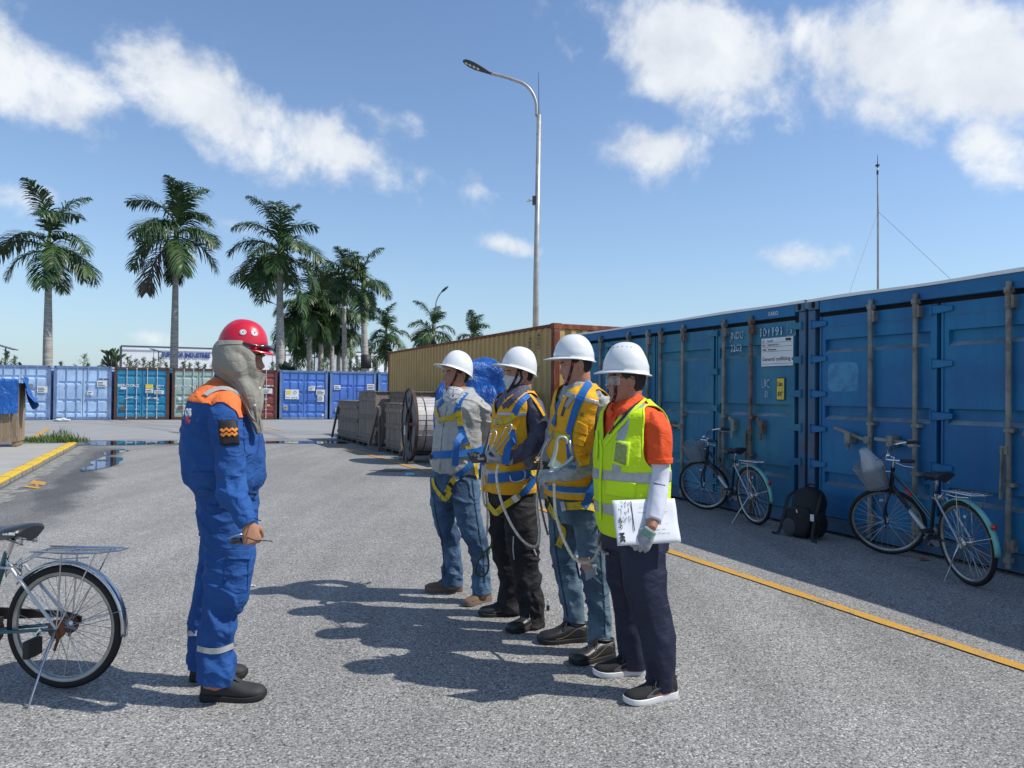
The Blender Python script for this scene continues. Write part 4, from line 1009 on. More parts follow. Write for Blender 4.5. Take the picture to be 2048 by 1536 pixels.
def crate(label, base, rz, Lx, Dy, H, z0=.14, mat=M_WOODG, bat=(.12,.5,.86), pw=.1, brace=(), top=True, group='wooden crates stacked along the tan container', lid=None, seed=0):
    # local x runs along the road side face, y into the stack (to the right)
    r_ = random.Random(seed); root = thing('wooden_crate', label, 'crate', base, rz, group)
    pn = MB(); n = int(Lx/pw)
    for side, (yy, o) in enumerate(((0, 1), (Dy, -1))):
        for i in range(n):
            x0 = Lx*i/n; dd = r_.uniform(0,.006); pn.box(x0+.003, x0+Lx/n-.003, yy+o*(.02+dd), yy+o*(.04+dd), z0, z0+H-r_.uniform(0,.008))
    m_ = int(Dy/pw)
    for side, (xx, o) in enumerate(((0, 1), (Lx, -1))):
        for i in range(m_):
            y0 = .045+(Dy-.09)*i/m_; pn.box(xx+o*.022 if o>0 else xx-.042, xx+.042 if o>0 else xx-.022, y0+.003, y0+(Dy-.09)/m_-.003, z0, z0+H-.004)
    po = pn.build('planks', mat, root); po['kind'] = 'stuff'
    for f in bat:
        z = z0+H*f
        MB().box(0, Lx, -.006, .018, z-.05, z+.05).build('batten', mat, root); MB().box(-.006, .018, .02, Dy-.02, z-.05, z+.05).build('batten', mat, root)
    if top: MB().box(-.02, Lx+.02, -.02, Dy+.02, z0+H, z0+H+.025).build('lid', lid or mat, root)
    nb = max(2, int(Lx/.55))
    for i in range(nb+1): x = (Lx-.1)*i/nb; MB().box(x, x+.1, .0, Dy, .03, z0-.035).build('skid', M_WOODD, root)
    MB().box(-.03, Lx+.03, -.03, Dy, z0-.033, z0-.004).build('pallet_board', M_WOODD, root); MB().box(-.03, Lx+.03, -.03, .07, .0, .028).build('pallet_board', M_WOODD, root)
    for (xa, za, xb, zb) in brace: q = MB(); q.bar((xa,-.06,za),(xb,-.03,zb), .09, .05, up=(0,1,0)); q.build('brace', M_WOODD, root)
    return root
# local frame along the row: from near to far is -x ; faces look to the road
ga, gb_, gc = G(672,878), G(716,889), G(750,898)
rowd = (gc-ga).normalized(); rrz = math.atan2(rowd.y, rowd.x)      # x runs from far to near, y points right/back
def rpt(d): return ga+rowd*d
Lab = (gb_-ga).length; Lbc = (gc-gb_).length
crate('short dark plank crate at the far end of the crate row', rpt(.15), rrz, Lab-.2, 1.2, 1.06, mat=M_WOODG, seed=1, brace=((-.45,.05,.2,1.0),))
crate('tall grey plank crate next to the short one in the crate row', rpt(Lab), rrz, Lbc-.06, 1.2, 1.36, mat=M_WOODG, seed=2)
crate('brownish crate with a pale top board behind the leaning braces', rpt(Lab+Lbc+.02)+NN*.35, rrz, 1.75, 1.2, 1.36, mat=M_WOODB, seed=3, bat=(.05,.42,.93))
dd0 = Lab+Lbc
crate('narrow grey crate just left of the cable drum', rpt(dd0+1.05)-NN*.05, rrz, 1.25, .9, 1.07, mat=M_WOODG, seed=4)
crate('dark crate behind the cable drum, its top above the drum barrel', rpt(dd0+3.1)+NN*.7, rrz, 2.6, 1.0, 1.36, mat=M_WOODD, seed=5)
#crate('low dark crate in shade under the tarp behind the workers', rpt(dd0+5.9)+NN*.75, rrz, 1.7, 1.0, .75, mat=M_WOODD, seed=6, bat=(.5,))
# A-shaped timber brace
fr = thing('timber_brace', 'dark sloping timber brace leaning between two crates', 'brace', rpt(dd0-.1)-NN*.1, rrz)
q = MB(); q.bar((0,-.05,.02),(.82,-.02,1.12), .1, .06, up=(0,1,0)); q.build('sloping_beam', M_WOODG, fr); q = MB(); q.bar((.82,0,1.12),(.9,.0,.02), .08, .06, up=(0,1,0)); q.build('upright_beam', M_WOODD, fr); MB().box(-.05,1.0,-.08,.1,0,.1).build('sill_beam', M_WOODD, fr)
MB().box(.25,.9,-.03,.03,.5,.6).build('cross_piece', M_WOODD, fr)

# cable drum
M_FLG = pmat('drum_flange_grey', (.11,.13,.135), .6, .1, var=.2, vs=3, dirt=((.06,.03,.02), 3, .5, .7, .8)); M_RIM = pmat('rusty_rim', (.075,.04,.032), .8, var=.4, vs=5); M_WRAP = pmat('silver_wrap', (.55,.52,.5), .45, .1, var=.12, vs=4)
def cable_drum():
    c0 = G(818,924); ax = Vector((.945,.325,0)).normalized(); Rr = .775; c_ = Vector((c0.x, c0.y, Rr+.04)); pd = Vector((-ax.y, ax.x, 0)); Wd = 1.15
    root = thing('cable_drum', 'big steel cable drum standing on its rims beside the crates', 'cable drum', (c0.x, c0.y, 0))
    o_ = c_-Vector((c0.x, c0.y, 0)); up = Vector((0,0,1))
    for k, off in enumerate((0, Wd)):
        cc = o_+ax*off; f = MB()
        f.lathe([(.36,-.006),(Rr-.02,-.006),(Rr-.02,.02),(.36,.02),(.36,-.006)], cc, ax, 56); fo = f.build('flange', M_FLG, root, True, auto=30)
        r_ = MB(); r_.lathe([(Rr-.03,-.03),(Rr,-.03),(Rr,.04),(Rr-.03,.04),(Rr-.03,-.03)], cc, ax, 56); r_.build('rim', M_RIM, fo, True, auto=30)
        r2 = MB(); r2.lathe([(.37,-.02),(.34,-.02),(.34,.02),(.37,.02)], cc, ax, 32); r2.build('inner_ring', M_RIM, fo, True, auto=30)
        for a in range(6):
            an = R(60*a+32); d = up*math.cos(an)+pd*math.sin(an); s = MB(); s.bar(cc+d*.07-ax*.012, cc+d*(Rr-.02)-ax*.012, .05, .035, up=ax); s.build('spoke', M_RIM, fo)
        h = MB(); h.lathe([(.0,-.05),(.075,-.05),(.09,-.02),(.09,.02)], cc, ax, 20); h.build('hub', M_RIM, fo, True, auto=30)
        for a in (R(5), R(185)):
            d = up*math.cos(a)+pd*math.sin(a); h = MB(); h.lathe([(.0,-.012),(.045,-.012),(.06,-.008)], cc+d*.52, ax, 12); h.build('bolt_hole', M_HOLE, fo)
    pl_ = MB(); dd_ = o_-pd*-.5+up*-.2-ax*.012; pl_.obox(o_+pd*.47-up*.12-ax*.012, pd, ax, up, .05, .004, .13); pl_.build('label_plate', M_LABEL, root)
    b = MB(); b.lathe([(.34,.02),(.34,Wd-.02)], o_, ax, 32); b.build('core', M_HOLE, root, True)
    n = 34
    for i in range(n):
        an = 2*math.pi*i/n; d = up*math.cos(an)+pd*math.sin(an); t = d.cross(ax)
        s = MB(); s.obox(o_+ax*(Wd/2)+d*(.56+rnd.uniform(-.006,.008)), t, ax, d, .56*math.pi/n-.003, Wd/2-.03, .008); s.build('lagging_slat', M_WRAP if 0 < i else M_WRAP, root)
    for k in range(3): s = MB(); s.lathe([(.575,-.01),(.58,-.01),(.58,.01),(.575,.01)], o_+ax*(.25+.32*k), ax, 40); s.build('steel_band', M_RIM, root, True)
    for s_ in (-.35, .35):
        q = MB(); q.bar(o_+ax*-.05-up*.02, (ax*-.1+pd*s_*.4), .03, .03); q.build('tie_wire', M_GALV, root)
    for off in (-.05, Wd+.0):
        q = MB(); q.obox(ax*off+up*.02, pd, ax, up, .5, .07, .02); q.build('chock_board', M_WOODD, root)
cable_drum()
# low pallet in front of the drum
pr = thing('wooden_pallet', 'weathered pallet lying beside the drum behind the first worker', 'pallet', G(836,934)+NN*.35, rrz)
for z in (.0, .12):
    for k in range(5): MB().box(0, 1.3, k*.22, k*.22+.14, z, z+.022).build('board', M_WOODG, pr)
for k in range(3): MB().box(.0+k*.58, .12+k*.58, 0, 1.02, .023, .119).build('block', M_WOODD, pr)

# blue tarp pile
def tarpmat(name, col, col2, gl=.28):
    t = NT(name); v = t.vec(); n = t.noise(v, 2.5, 5); t.set('Base Color', t.mix(t.ramp(n, .35, .7), col, col2)); t.set('Roughness', gl)
    b = t.bump(t.noise(t.vec(scale=(1,1,.6), rot=(.3,.4,0)), 5, 6, .6, 1.3), .8, .09); t.bump(t.noise(t.vec(scale=(1,1,.4)), 22, 4, .6, .8), .4, .015, b); return t.m
M_TARP = tarpmat('blue_tarpaulin', (.008,.085,.36), (.015,.12,.42)); M_TARPD = pmat('tarp_inside', (.01,.02,.10), .5)
def draped(name, mat, parent, base, ax, ay, w, d, h, res=.05, bulge=.08, seed=0, hem=0.0, hemf=None, taper=0.0, ridge=.035):
    # closed rounded box form with hanging folds (all sides), real folds in the cloth
    V = []; per = []; n = 4
    cor = [(0,0),(w,0),(w,d),(0,d)]; P = []
    for i in range(4):
        a, b = cor[i], cor[(i+1)%4]; L_ = math.dist(a, b); k = int(L_/res)
        for j in range(k): t = j/k; P.append((a[0]+(b[0]-a[0])*t, a[1]+(b[1]-a[1])*t))
    m_ = len(P); rows = int(h/res); cx_, cy_ = w/2, d/2; Fc = []
    prof = [(i/rows, 1.0) for i in range(rows+1)]
    for i in range(rows+1):
        t = i/rows; z = h*t
        for k, (x, y) in enumerate(P):
            sx, sy = x-cx_, y-cy_; rr = math.hypot(sx, sy); ex, ey = sx/rr, sy/rr
            s_ = k*res
            fold = fbm([[s_*3.2, z*.9, seed]], 3, 4)[0]*ridge*2.2 + (1-abs(fbm([[s_*2.2+z*1.5, z*1.4, seed+9]], 3, 8)[0])*2)*ridge
            off = fold*(1.15-t*.6) + bulge*math.sin(t*math.pi*.9) - taper*(1-t)
            q = 1-(max(0, t-.9)/.1)**2*.12
            V.append(base + ax*(cx_+sx*q+ex*off) + ay*(cy_+sy*q+ey*off) + Vector((0,0,z+fbm([[x*2,y*2,t*3]], 2, 3)[0]*.04*t)))
    for i in range(rows):
        for k in range(m_): Fc.append((i*m_+k, i*m_+(k+1)%m_, (i+1)*m_+(k+1)%m_, (i+1)*m_+k))
    # top: shrink rings
    b0 = rows*m_
    for r_i, q in enumerate((.7,.4,.12)):
        bb = len(V)
        for k, (x, y) in enumerate(P):
            sx, sy = (x-cx_)*q, (y-cy_)*q; V.append(base+ax*(cx_+sx)+ay*(cy_+sy)+Vector((0,0,h+.03+fbm([[sx*3,sy*3,seed]],3,5)[0]*.1+.05*(1-q))))
        for k in range(m_): Fc.append((b0+k, b0+(k+1)%m_, bb+(k+1)%m_, bb+k))
        b0 = bb
    Fc.append(tuple(b0+k for k in range(m_)))
    if hemf:
        pass
    return mesh_obj(name, V, Fc, mat, parent, True, world=True)
tb = W(905,780,13.4); tb.z = 0
tp = thing('tarp_covered_pile', 'blue tarpaulin draped over a tall pile behind the workers', 'tarp pile', tb)
draped('tarpaulin', M_TARP, tp, tb+Vector((-.22,.0,.05)), Vector((1,-.12,0)).normalized(), Vector((.12,1,0)).normalized(), .95, 1.1, 1.6, .045, .1, 1, taper=-.02, ridge=.05)
draped('tarpaulin', M_TARP, tp, tb+Vector((.34,-.06,.9)), Vector((1,.1,0)).normalized(), Vector((-.1,1,0)).normalized(), .50, .8, 1.14, .04, .08, 5, taper=-.02, ridge=.06)
draped('tarpaulin', M_TARP, tp, tb+Vector((.42,-.1,.05)), Vector((.97,-.2,0)).normalized(), Vector((.2,.97,0)).normalized(), .5, .8, 1.15, .04, .06, 9, taper=.0, ridge=.05)

# tarp-covered crate on the slab, left edge of view
cb = G(33, 892.5, .122); crz = math.atan2(-.05, 1)
cr = thing('tarp_covered_crate', 'big fresh wood crate under a blue tarp on the left slab', 'crate', cb, math.atan2(.407,.913))
wdt, dep, Hh = 2.0, .85, 1.56
n = 13
for i in range(n): x0 = -wdt+wdt*i/n; MB().bbox(x0+.004, x0+wdt/n-.004, rnd.uniform(0,.006), .025, .11, 1.5, .003).build('plank', M_WOODN, cr)
rd = Vector((0, 1, 0))
for i in range(6):
    a = rd*(.03+dep*i/6); b_ = rd*(.03+dep*(i+1)/6-.008); q = MB(); q.poly([(a.x,a.y,.11),(b_.x,b_.y,.11),(b_.x,b_.y,1.5),(a.x,a.y,1.5)], Vector((rd.y,-rd.x,0)), .022); q.build('plank', M_WOODN, cr)
for i in range(4): x0 = -wdt+.04+(wdt-.14)*i/3; MB().box(x0, x0+.1, .03, dep, 0, .1).build('skid', M_WOODN, cr)
MB().box(-wdt, -.01, -.012, -.001, .11, .2).build('batten', M_WOODN, cr)
tvx = MB()
# cover: front skirt, top and side, one continuous folded sheet
def tarp_sheet():
    V = []; Fc = []; nu, nv = 60, 34
    for i in range(nu+1):
        u = i/nu; x = -wdt-.03+(wdt+.06)*u
        for j in range(nv+1):
            v = j/nv
            if v < .62:   # skirt
                t = v/.62; z = 1.58-(1-t)*(.78+.03*math.sin(u*9)); y = -.04-.012-.035*(1-t)*(1-abs(fbm([[x*2.2, z*.8, 1]], 2, 3)[0])*2) - .02*(1-t)*math.sin(x*5+z*3)
            else:
                t = (v-.62)/.38; y = -.04+t*dep; z = 1.59+.02*fbm([[x*2,y*2,5]],3,4)[0]; 
            V.append(cb+Vector((x, y, z))) if False else V.append((x, y, z))
    for i in range(nu):
        for j in range(nv): a = i*(nv+1)+j; Fc.append((a, a+nv+1, a+nv+2, a+1))
    return mesh_obj('tarpaulin', V, Fc, M_TARP, cr, True)
tarp_sheet()
def flap():
    V = []; Fc = []; nu, nv = 24, 20
    for i in range(nu+1):
        u = i/nu
        for j in range(nv+1):
            v = j/nv; z = 1.61-v*.72*(1-.25*abs(u-.45)*2)-.03*math.sin(u*6); x = .03+.34*v*(.55+.45*math.sin(u*5+.6))+.03*math.sin(v*7+u*9); y = -.05+u*(dep+.15)+.05*math.sin(v*4)
            V.append((x+.03, y, z+.025*math.sin(u*12)))
    for i in range(nu):
        for j in range(nv): a = i*(nv+1)+j; Fc.append((a, a+nv+1, a+nv+2, a+1))
    o = mesh_obj('tarp_flap', V, Fc, M_TARP, cr, True); md = o.modifiers.new('s', 'SOLIDIFY'); md.thickness = .006; return o
flap()

# litter
M_RAG = pmat('white_rag', (.6,.62,.62), .8); M_BLUEP = pmat('pale_blue_plastic', (.25,.5,.6), .4)
def litter(label, p, s, mat, name='litter', cat='litter', flat=.35, seed=0):
    mb = MB(); mb.ell((0,0,s*flat*.5), s, s*.6, s*flat, n=12, m_=8); V = [Vector(v)*(1+.5*vnoise([[v.x*2.2/s, v.y*2.2/s, v.z*2/s+seed]], 3)[0]) for v in mb.V]; V = [Vector((v.x, v.y, max(.0, v.z))) for v in V]
    o = mesh_obj(name, V, mb.F, mat, None, False); o.location = p; tagp(o, label, cat); return o
litter('crumpled pale blue plastic scrap on the asphalt below the cable drum', G(822,951,.006), .09, M_BLUEP, flat=.3, seed=3)
litter('white rag lying in front of the far light blue container', G(125,842.5,.006), .35, M_RAG, flat=.25, seed=5)
litter('tiny white scrap on the asphalt right of the blue coverall man', G(506,1172,.006), .02, M_RAG, flat=.4, seed=6)
litter('dry brown leaf lying by the kickstand of the nearer bicycle', G(1848,1120,.006), .05, pmat('dry_leaf', (.25,.09,.03), .7), flat=.2, seed=7)
lt = thing('lighter', 'small dark and white lighter standing on the asphalt between the workers', 'lighter', G(1096,1221)); MB().bbox(-.011,.011,-.007,.007,0,.035,.003).build('body', M_INK, lt); MB().bbox(-.009,.009,-.006,.006,.0352,.075,.002).build('cap', M_RAG, lt)
rs = MB(); rsp = G(786,942); rs.add([(rsp.x+.4*math.cos(a)*(1+.3*math.sin(3*a)), rsp.y+.13*math.sin(a), .0045) for a in np.linspace(0,6.28,16)[:-1]], [tuple(range(15))])
o = rs.build('rust_stain', pmat('rust_stain', (.14,.07,.05), .9, var=.4, vs=6)); strc(o, 'brown rust stain on the asphalt')
# ================================================================== BICYCLES AND BACKPACK
M_TYRE = pmat('tyre_rubber', (.012,.012,.013), .75); M_RIMS = pmat('rim_alloy', (.42,.42,.4), .35, .8, var=.2, vs=8, dirt=((.2,.13,.08), 12, .55, .7, .5)); M_CHROME = pmat('chrome', (.6,.6,.6), .18, .95, var=.1, vs=8, dirt=((.2,.14,.1), 14, .6, .7, .4))
M_SPOKE = pmat('spoke_steel', (.5,.5,.5), .35, .8); M_SADDLE = pmat('black_saddle', (.02,.021,.025), .35, var=.1, bump=.1); M_TEAL = pmat('teal_paint', (.03,.12,.14), .3, .2, coat=.5, var=.15); M_TEALL = pmat('light_teal_paint', (.16,.46,.42), .35, .1, coat=.4, var=.15)
M_BFRAME = pmat('dark_bike_paint', (.015,.03,.035), .3, .2, coat=.5); M_SILVER = pmat('silver_paint', (.5,.52,.52), .35, .5); M_RUST = pmat('rusty_steel', (.16,.065,.025), .8, .2, var=.4, vs=12); M_BROWN = pmat('brown_chaincase', (.03,.012,.008), .45); M_RED = pmat('red_reflector', (.45,.01,.012), .2, coat=.6); M_BASKET = pmat('grey_basket_wire', (.28,.29,.295), .5, .3); M_BLACKP = pmat('black_plastic', (.015,.015,.016), .5)
def wheel_parts(root, Mx, Rw, name='wheel', nsp=32, spm=M_SPOKE):
    # Mx: matrix placing wheel (axis = local y, centre = origin)
    t = MB(); n = 56; pr = [(Rw-.036,-.012),(Rw-.03,-.017),(Rw-.016,-.021),(Rw-.004,-.012),(Rw,0),(Rw-.004,.012),(Rw-.016,.021),(Rw-.03,.017),(Rw-.036,.012)]
    t.lathe(pr, (0,0,0), (0,1,0), n); t.xf(Mx); wo = t.build('tyre', M_TYRE, None, True)
    r_ = MB(); r_.lathe([(Rw-.034,-.013),(Rw-.05,-.012),(Rw-.056,-.006),(Rw-.056,.006),(Rw-.05,.012),(Rw-.034,.013)], (0,0,0), (0,1,0), n); r_.xf(Mx); ro = r_.build('rim', M_RIMS, None, True)
    s = MB(); 
    for k in range(nsp):
        a = 2*math.pi*k/nsp; sd = 1 if k % 2 else -1; tw = R(38)*(1 if (k//2) % 2 else -1)
        p = Vector((.022*math.cos(a+tw), sd*.03, .022*math.sin(a+tw))); q = Vector(((Rw-.05)*math.cos(a), 0, (Rw-.05)*math.sin(a))); s.tube([p, q], .0016, 4, caps=False)
    s.xf(Mx); so_ = s.build('spokes', spm, None); so_['kind'] = 'stuff'
    h = MB(); h.lathe([(0,-.052),(.009,-.05),(.01,-.036),(.026,-.034),(.026,-.028),(.013,-.024),(.013,.024),(.026,.028),(.026,.034),(.01,.036),(.009,.05),(0,.052)], (0,0,0), (0,1,0), 14); h.xf(Mx); ho = h.build('hub', M_CHROME, None, True)
    wo.name = name
    wo.parent = root
    for o in (ro, so_, ho): o.parent = wo
    return wo
def bicycle(label, rearpos, frontpos, Rw, steer, lean, Mf, Mfend, frame2, cover_cap=None, basket=True, wheelbase=None, stand_tip=None, rusty=False, lean_sign=1, flean=0.0):
    rp, fp = Vector(rearpos), Vector(frontpos); rp.z = fp.z = 0; d = (fp-rp); wb = d.length if wheelbase is None else wheelbase; rz = math.atan2(d.y, d.x)
    root = thing('bicycle', label, 'bicycle', rp, rz, 'parked bicycles'); n0 = set(bpy.data.objects)
    # local: x forward, y left, z up. The whole bicycle leans about the ground line by 'lean'
    ML = Matrix.Rotation(lean, 4, 'X'); up = Vector((0,0,1))
    RA = Vector((0,0,Rw)); FA = Vector((wb,0,Rw)); BB = Vector((wb*.42,0,Rw-.045)); ST = Vector((wb*.30,0,Rw+(.36 if rusty else .40))); HT = Vector((wb-.165,0,Rw+.50)); HB = Vector((wb-.115,0,Rw+.33))
    def b(mb, name, mat, par=root, sm=True): 
        mb.xf(ML); return mb.build(name, mat, par, sm, auto=40 if sm else None)
    wheel_parts(root, ML @ Matrix.Translation(RA), Rw, 'rear_wheel')
    f = MB(); f.tube([BB+Vector((-.0,0,-.0)), ST], .016, 10); f.tube([HB-(HT-HB)*.15, HT+(HT-HB)*.12], .019, 12)
    f.tube([HB+Vector((-.01,0,.02)), HB.lerp(BB,.5)+Vector((0,0,.0)), BB], .020, 12)
    f.tube([BB+Vector((0,0,0)), BB+Vector((0,.035,0))], .024, 12); f.tube([BB, BB-Vector((0,.035,0))], .024, 12)
    for s in (-1,1): f.tube([BB+Vector((-.02,s*.03,0)), RA+Vector((.02,s*.052,0)), RA+Vector((0,s*.055,0))], .009, 8)
    fo = b(f, 'frame', Mf)
    f2 = MB(); f2.tube([HT-Vector((0,0,.03)), HT.lerp(ST,.4)+Vector((0,0,-.12)), BB.lerp(ST,.42)], .011, 10); f2.tube([HT-Vector((-.003,0,.06)), HT.lerp(ST,.4)+Vector((0,0,-.16)), BB.lerp(ST,.34)], .009, 8); b(f2, 'top_tube', frame2, fo)
    s2 = MB()
    for s in (-1,1): s2.tube([BB.lerp(ST,.82)+Vector((0,s*.018,0)), RA.lerp(ST,.8)+Vector((0,s*.045,0)), RA+Vector((0,s*.055,.0))], .008, 8)
    b(s2, 'seat_stay', M_SILVER, fo)
    # down tube decal
    # crank, chaincase, pedals
    ck = MB(); ck.lathe([(0,-.0),(.085,0),(.085,.006),(0,.006)], BB+Vector((0,-.045,0)), (0,1,0), 24); co = b(ck, 'chainring', M_RUST if rusty else M_CHROME)
    ca = R(-35)
    for s in (-1,1):
        e = BB+Vector((math.cos(ca)*.165*s, s*-.062, math.sin(ca)*.165*s)); c_ = MB(); c_.bar(BB+Vector((0,-s*.058,0)), e, .012, .022, up=(0,1,0)); cr_ = b(c_, 'crank', M_CHROME, root)
        p = MB(); p.bbox(e.x-.045, e.x+.045, min(e.y-s*.09,e.y-s*.012), max(e.y-s*.09,e.y-s*.012), e.z-.012, e.z+.012, .003); b(p, 'pedal', M_BLACKP, cr_)
    cc = MB(); 
    if rusty:
        Q = [RA+Vector((-.05,-.048,.05)), RA+Vector((.12,-.048,.075)), BB+Vector((.02,-.048,.12)), BB+Vector((.12,-.048,.04)), BB+Vector((.1,-.048,-.08)), BB+Vector((-.04,-.048,-.1)), RA+Vector((.1,-.048,-.02)), RA+Vector((-.05,-.048,-.03))]
        Q = [RA+Vector((-.05,-.06,.035)), RA+Vector((.04,-.06,.06)), BB+Vector((.0,-.06,.11)), BB+Vector((.11,-.06,.06)), BB+Vector((.11,-.06,.02)), BB+Vector((0,-.06,.045)), RA+Vector((.05,-.06,.03)), RA+Vector((-.05,-.06,.0))]
        cc.poly(Q, (0,1,0), .012); b(cc, 'chaincase', M_BROWN, sm=False)
        sp_ = MB(); sp_.lathe([(0,-.055),(.038,-.055),(.046,-.045),(.046,-.035),(0,-.035)], RA, (0,1,0), 20); b(sp_, 'freewheel_cover', M_RUST)
        sp_ = MB(); sp_.tube([RA+Vector((0,-.05,0)), RA+Vector((0,-.075,0))], .012, 8); sp_.tube([RA+Vector((0,-.06,-.0)), RA+Vector((.02,-.062,-.07))], .008, 6); b(sp_, 'axle_arm', M_RUST)
    else:
        Q = [RA+Vector((0,-.05,.035)), BB+Vector((0,-.05,.09)), BB+Vector((0,-.05,-.09)), RA+Vector((0,-.05,-.035))]
        ch = MB(); ch.tube([Q[0],Q[1]], .004, 5); ch.tube([Q[3],Q[2]], .004, 5); b(ch, 'chain', M_RUST)
        sp_ = MB(); sp_.lathe([(0,.034),(.05,.034),(.055,.045),(.04,.06),(0,.06)], RA, (0,1,0), 20); b(sp_, 'drum_brake', M_CHROME)
        sp_ = MB(); sp_.lathe([(0,-.06),(.03,-.058),(.034,-.04),(.02,-.034)], RA, (0,1,0), 16); b(sp_, 'sprocket', M_CHROME)
    # rear mudguard, front mudguard stub
    def guard(cen, a0, a1, mat, name, Rg=Rw+.018, lastmat=None, axis=None):
        V = []; Fc = []; n = 30; pr = [(-.026,-.010),(-.020,0),(-.008,.006),(.008,.006),(.020,0),(.026,-.010)]
        for i in range(n+1):
            a = R(a0+(a1-a0)*i/n)
            for (y, r_) in pr: V.append(ML @ (cen+Vector((math.cos(a)*(Rg+r_), y, math.sin(a)*(Rg+r_)))))
        for i in range(n):
            for k in range(len(pr)-1): q = i*6+k; Fc.append((q, q+1, q+7, q+6))
        o = mesh_obj(name, V, Fc, mat, root, True); md = o.modifiers.new('s', 'SOLIDIFY'); md.thickness = .0015; return o
    go = guard(RA, 40, 186, Mfend, 'rear_mudguard')
    st = MB()
    for s in (-1,1): st.tube([RA+Vector((0,s*.056,0)), RA+Vector((math.cos(R(163))*(Rw+.02), s*.026, math.sin(R(163))*(Rw+.02)))], .002, 5)
    b(st, 'guard_stay', M_CHROME, go)
    rf = MB(); a = R(150); p = RA+Vector((math.cos(a)*(Rw+.035),0,math.sin(a)*(Rw+.035)))
    if not rusty: rf.lathe([(0,-.012),(.022,-.01),(.024,0),(.018,.012),(0,.016)], p+Vector((-.012,0,0)), (-1,0,.2), 14); b(rf, 'rear_reflector', M_RED, go)
    # carrier
    c_ = MB(); zt = Rw*2+.075; x0, x1 = -.26, .16
    for y in (-.055,-.018,.018,.055): c_.tube([(x1+.02,y*.8,zt-.045),(x1-.05,y,zt),(x0+.03,y,zt+.004),(x0,y*.6,zt+.006)], .0032, 6)
    for x in (x1-.06, (x0+x1)/2, x0+.04): c_.tube([(x,-.06,zt-.002),(x,.06,zt-.002)], .0032, 6)
    c_.tube([(x1-.02,-.07,zt),(x0+.05,-.075,zt+.004),(x0-.05,-.03,zt+.012),(x0-.05,.03,zt+.012),(x0+.05,.075,zt+.004),(x1-.02,.07,zt)], .004, 6)
    c_.tube([(x1-.04,-.05,zt-.03),(0,-.06,zt-.035),(x0+.1,-.055,zt-.022)], .0035, 6); c_.tube([(x1-.04,.05,zt-.03),(0,.06,zt-.035),(x0+.1,.055,zt-.022)], .0035, 6)
    for s in (-1,1):
        c_.tube([(-.02,s*.06,zt-.01),(0,s*.058,Rw)], .0042, 6); c_.tube([(x0+.06,s*.06,zt),(-.0,s*.058,Rw)], .0035, 6)
    c_.tube([(x1-.02,.0,zt-.03),ST.lerp(BB,.25)+Vector((-.02,0,0))], .004, 6)
    b(c_, 'rear_carrier', M_CHROME)
    # seat post, springs, saddle
    sp_ = MB(); SS = ST+Vector((-.035,0,.065)); sp_.tube([ST-Vector((0,0,.02)), SS], .0125, 10); b(sp_, 'seat_post', M_CHROME)
    sd = MB(); L_ = .255; V = []; Fc = []; n = 16
    prof = [(0,.085,.0),(.02,.105,.012),(.07,.112,.010),(.12,.09,.0),(.17,.05,-.006),(.22,.030,-.004),(.255,.022,-.014),(.265,.008,-.03)]
    pr2 = spline([(x, 0, 0, w, z) for x, w, z in prof], .012)
    for row in pr2:
        x, w, z = row[0], row[3], row[4]
        for k in range(n):
            a = 2*math.pi*k/n; cy, sz = math.cos(a), math.sin(a); V.append(SS+Vector((-.10+x, w*cy*(1 if sz > -.2 else .85), z+.045+(.024*sz if sz > 0 else .045*sz*(1-.3*abs(cy))))))
    m_ = len(pr2)
    for i in range(m_-1):
        for k in range(n): Fc.append((i*n+k, i*n+(k+1)%n, (i+1)*n+(k+1)%n, (i+1)*n+k))
    Fc += [tuple(range(n-1,-1,-1)), tuple((m_-1)*n+k for k in range(n))]
    sd.add(V, Fc); sdo = b(sd, 'saddle', M_SADDLE)
    sr = MB()
    for y in (-.05,.05):
        hx = SS+Vector((-.075,y,0)); pts = [hx+Vector((.012*math.cos(a*1.0),.012*math.sin(a*1.0),-.02+.045*a/25)) for a in np.linspace(0,25,40)]; sr.tube(pts, .0022, 5)
        sr.tube([SS+Vector((-.09,y,-.015)), SS+Vector((0,y*.5,.0)), SS+Vector((.13,y*.1,.03))], .0035, 6)
    b(sr, 'saddle_spring', M_CHROME)
    lk = MB(); Q = ST+Vector((-.03,0,-.05))
    for k in range(5): lk.tube([Q+Vector((.035*math.cos(a)-.01, .03*math.sin(a), .02*math.sin(a*2+k)-.012*k)) for a in np.linspace(0,6,14)], .0045, 6)
    b(lk, 'cable_lock', M_CHROME)
    # fork, front wheel, bars, basket rotate about the steering axis
    ax = (HT-HB).normalized(); MS = Matrix.Translation(HB) @ Matrix.Rotation(steer, 4, ax) @ Matrix.Translation(-HB)
    MLS = ML @ MS
    if flean: MLS = ML @ Matrix.Translation(Vector((0,0,0))) @ MS
    # keep the turned wheel on the ground: drop so that its lowest point is z=0
    lo = min((MLS @ (FA+Vector((math.cos(a)*Rw,0,math.sin(a)*Rw)))).z for a in np.linspace(0,2*math.pi,60))
    MLS = Matrix.Translation((0,0,-lo)) @ MLS
    wheel_parts(root, MLS @ Matrix.Translation(FA), Rw, 'front_wheel')
    def bs(mb, name, mat, par=root, sm=True): mb.xf(MLS); return mb.build(name, mat, par, sm, auto=40 if sm else None)
    fk = MB()
    for s in (-1,1): fk.tube(spline([(*(FA+Vector((0,s*.055,0))),), (*(FA.lerp(HB,.35)+Vector((.03,s*.052,0)))[:],), (*(FA.lerp(HB,.78)+Vector((.012,s*.045,0)))[:],), (*(HB-ax*.03+Vector((0,s*.02,0)))[:],)], .04), .0105, 8)
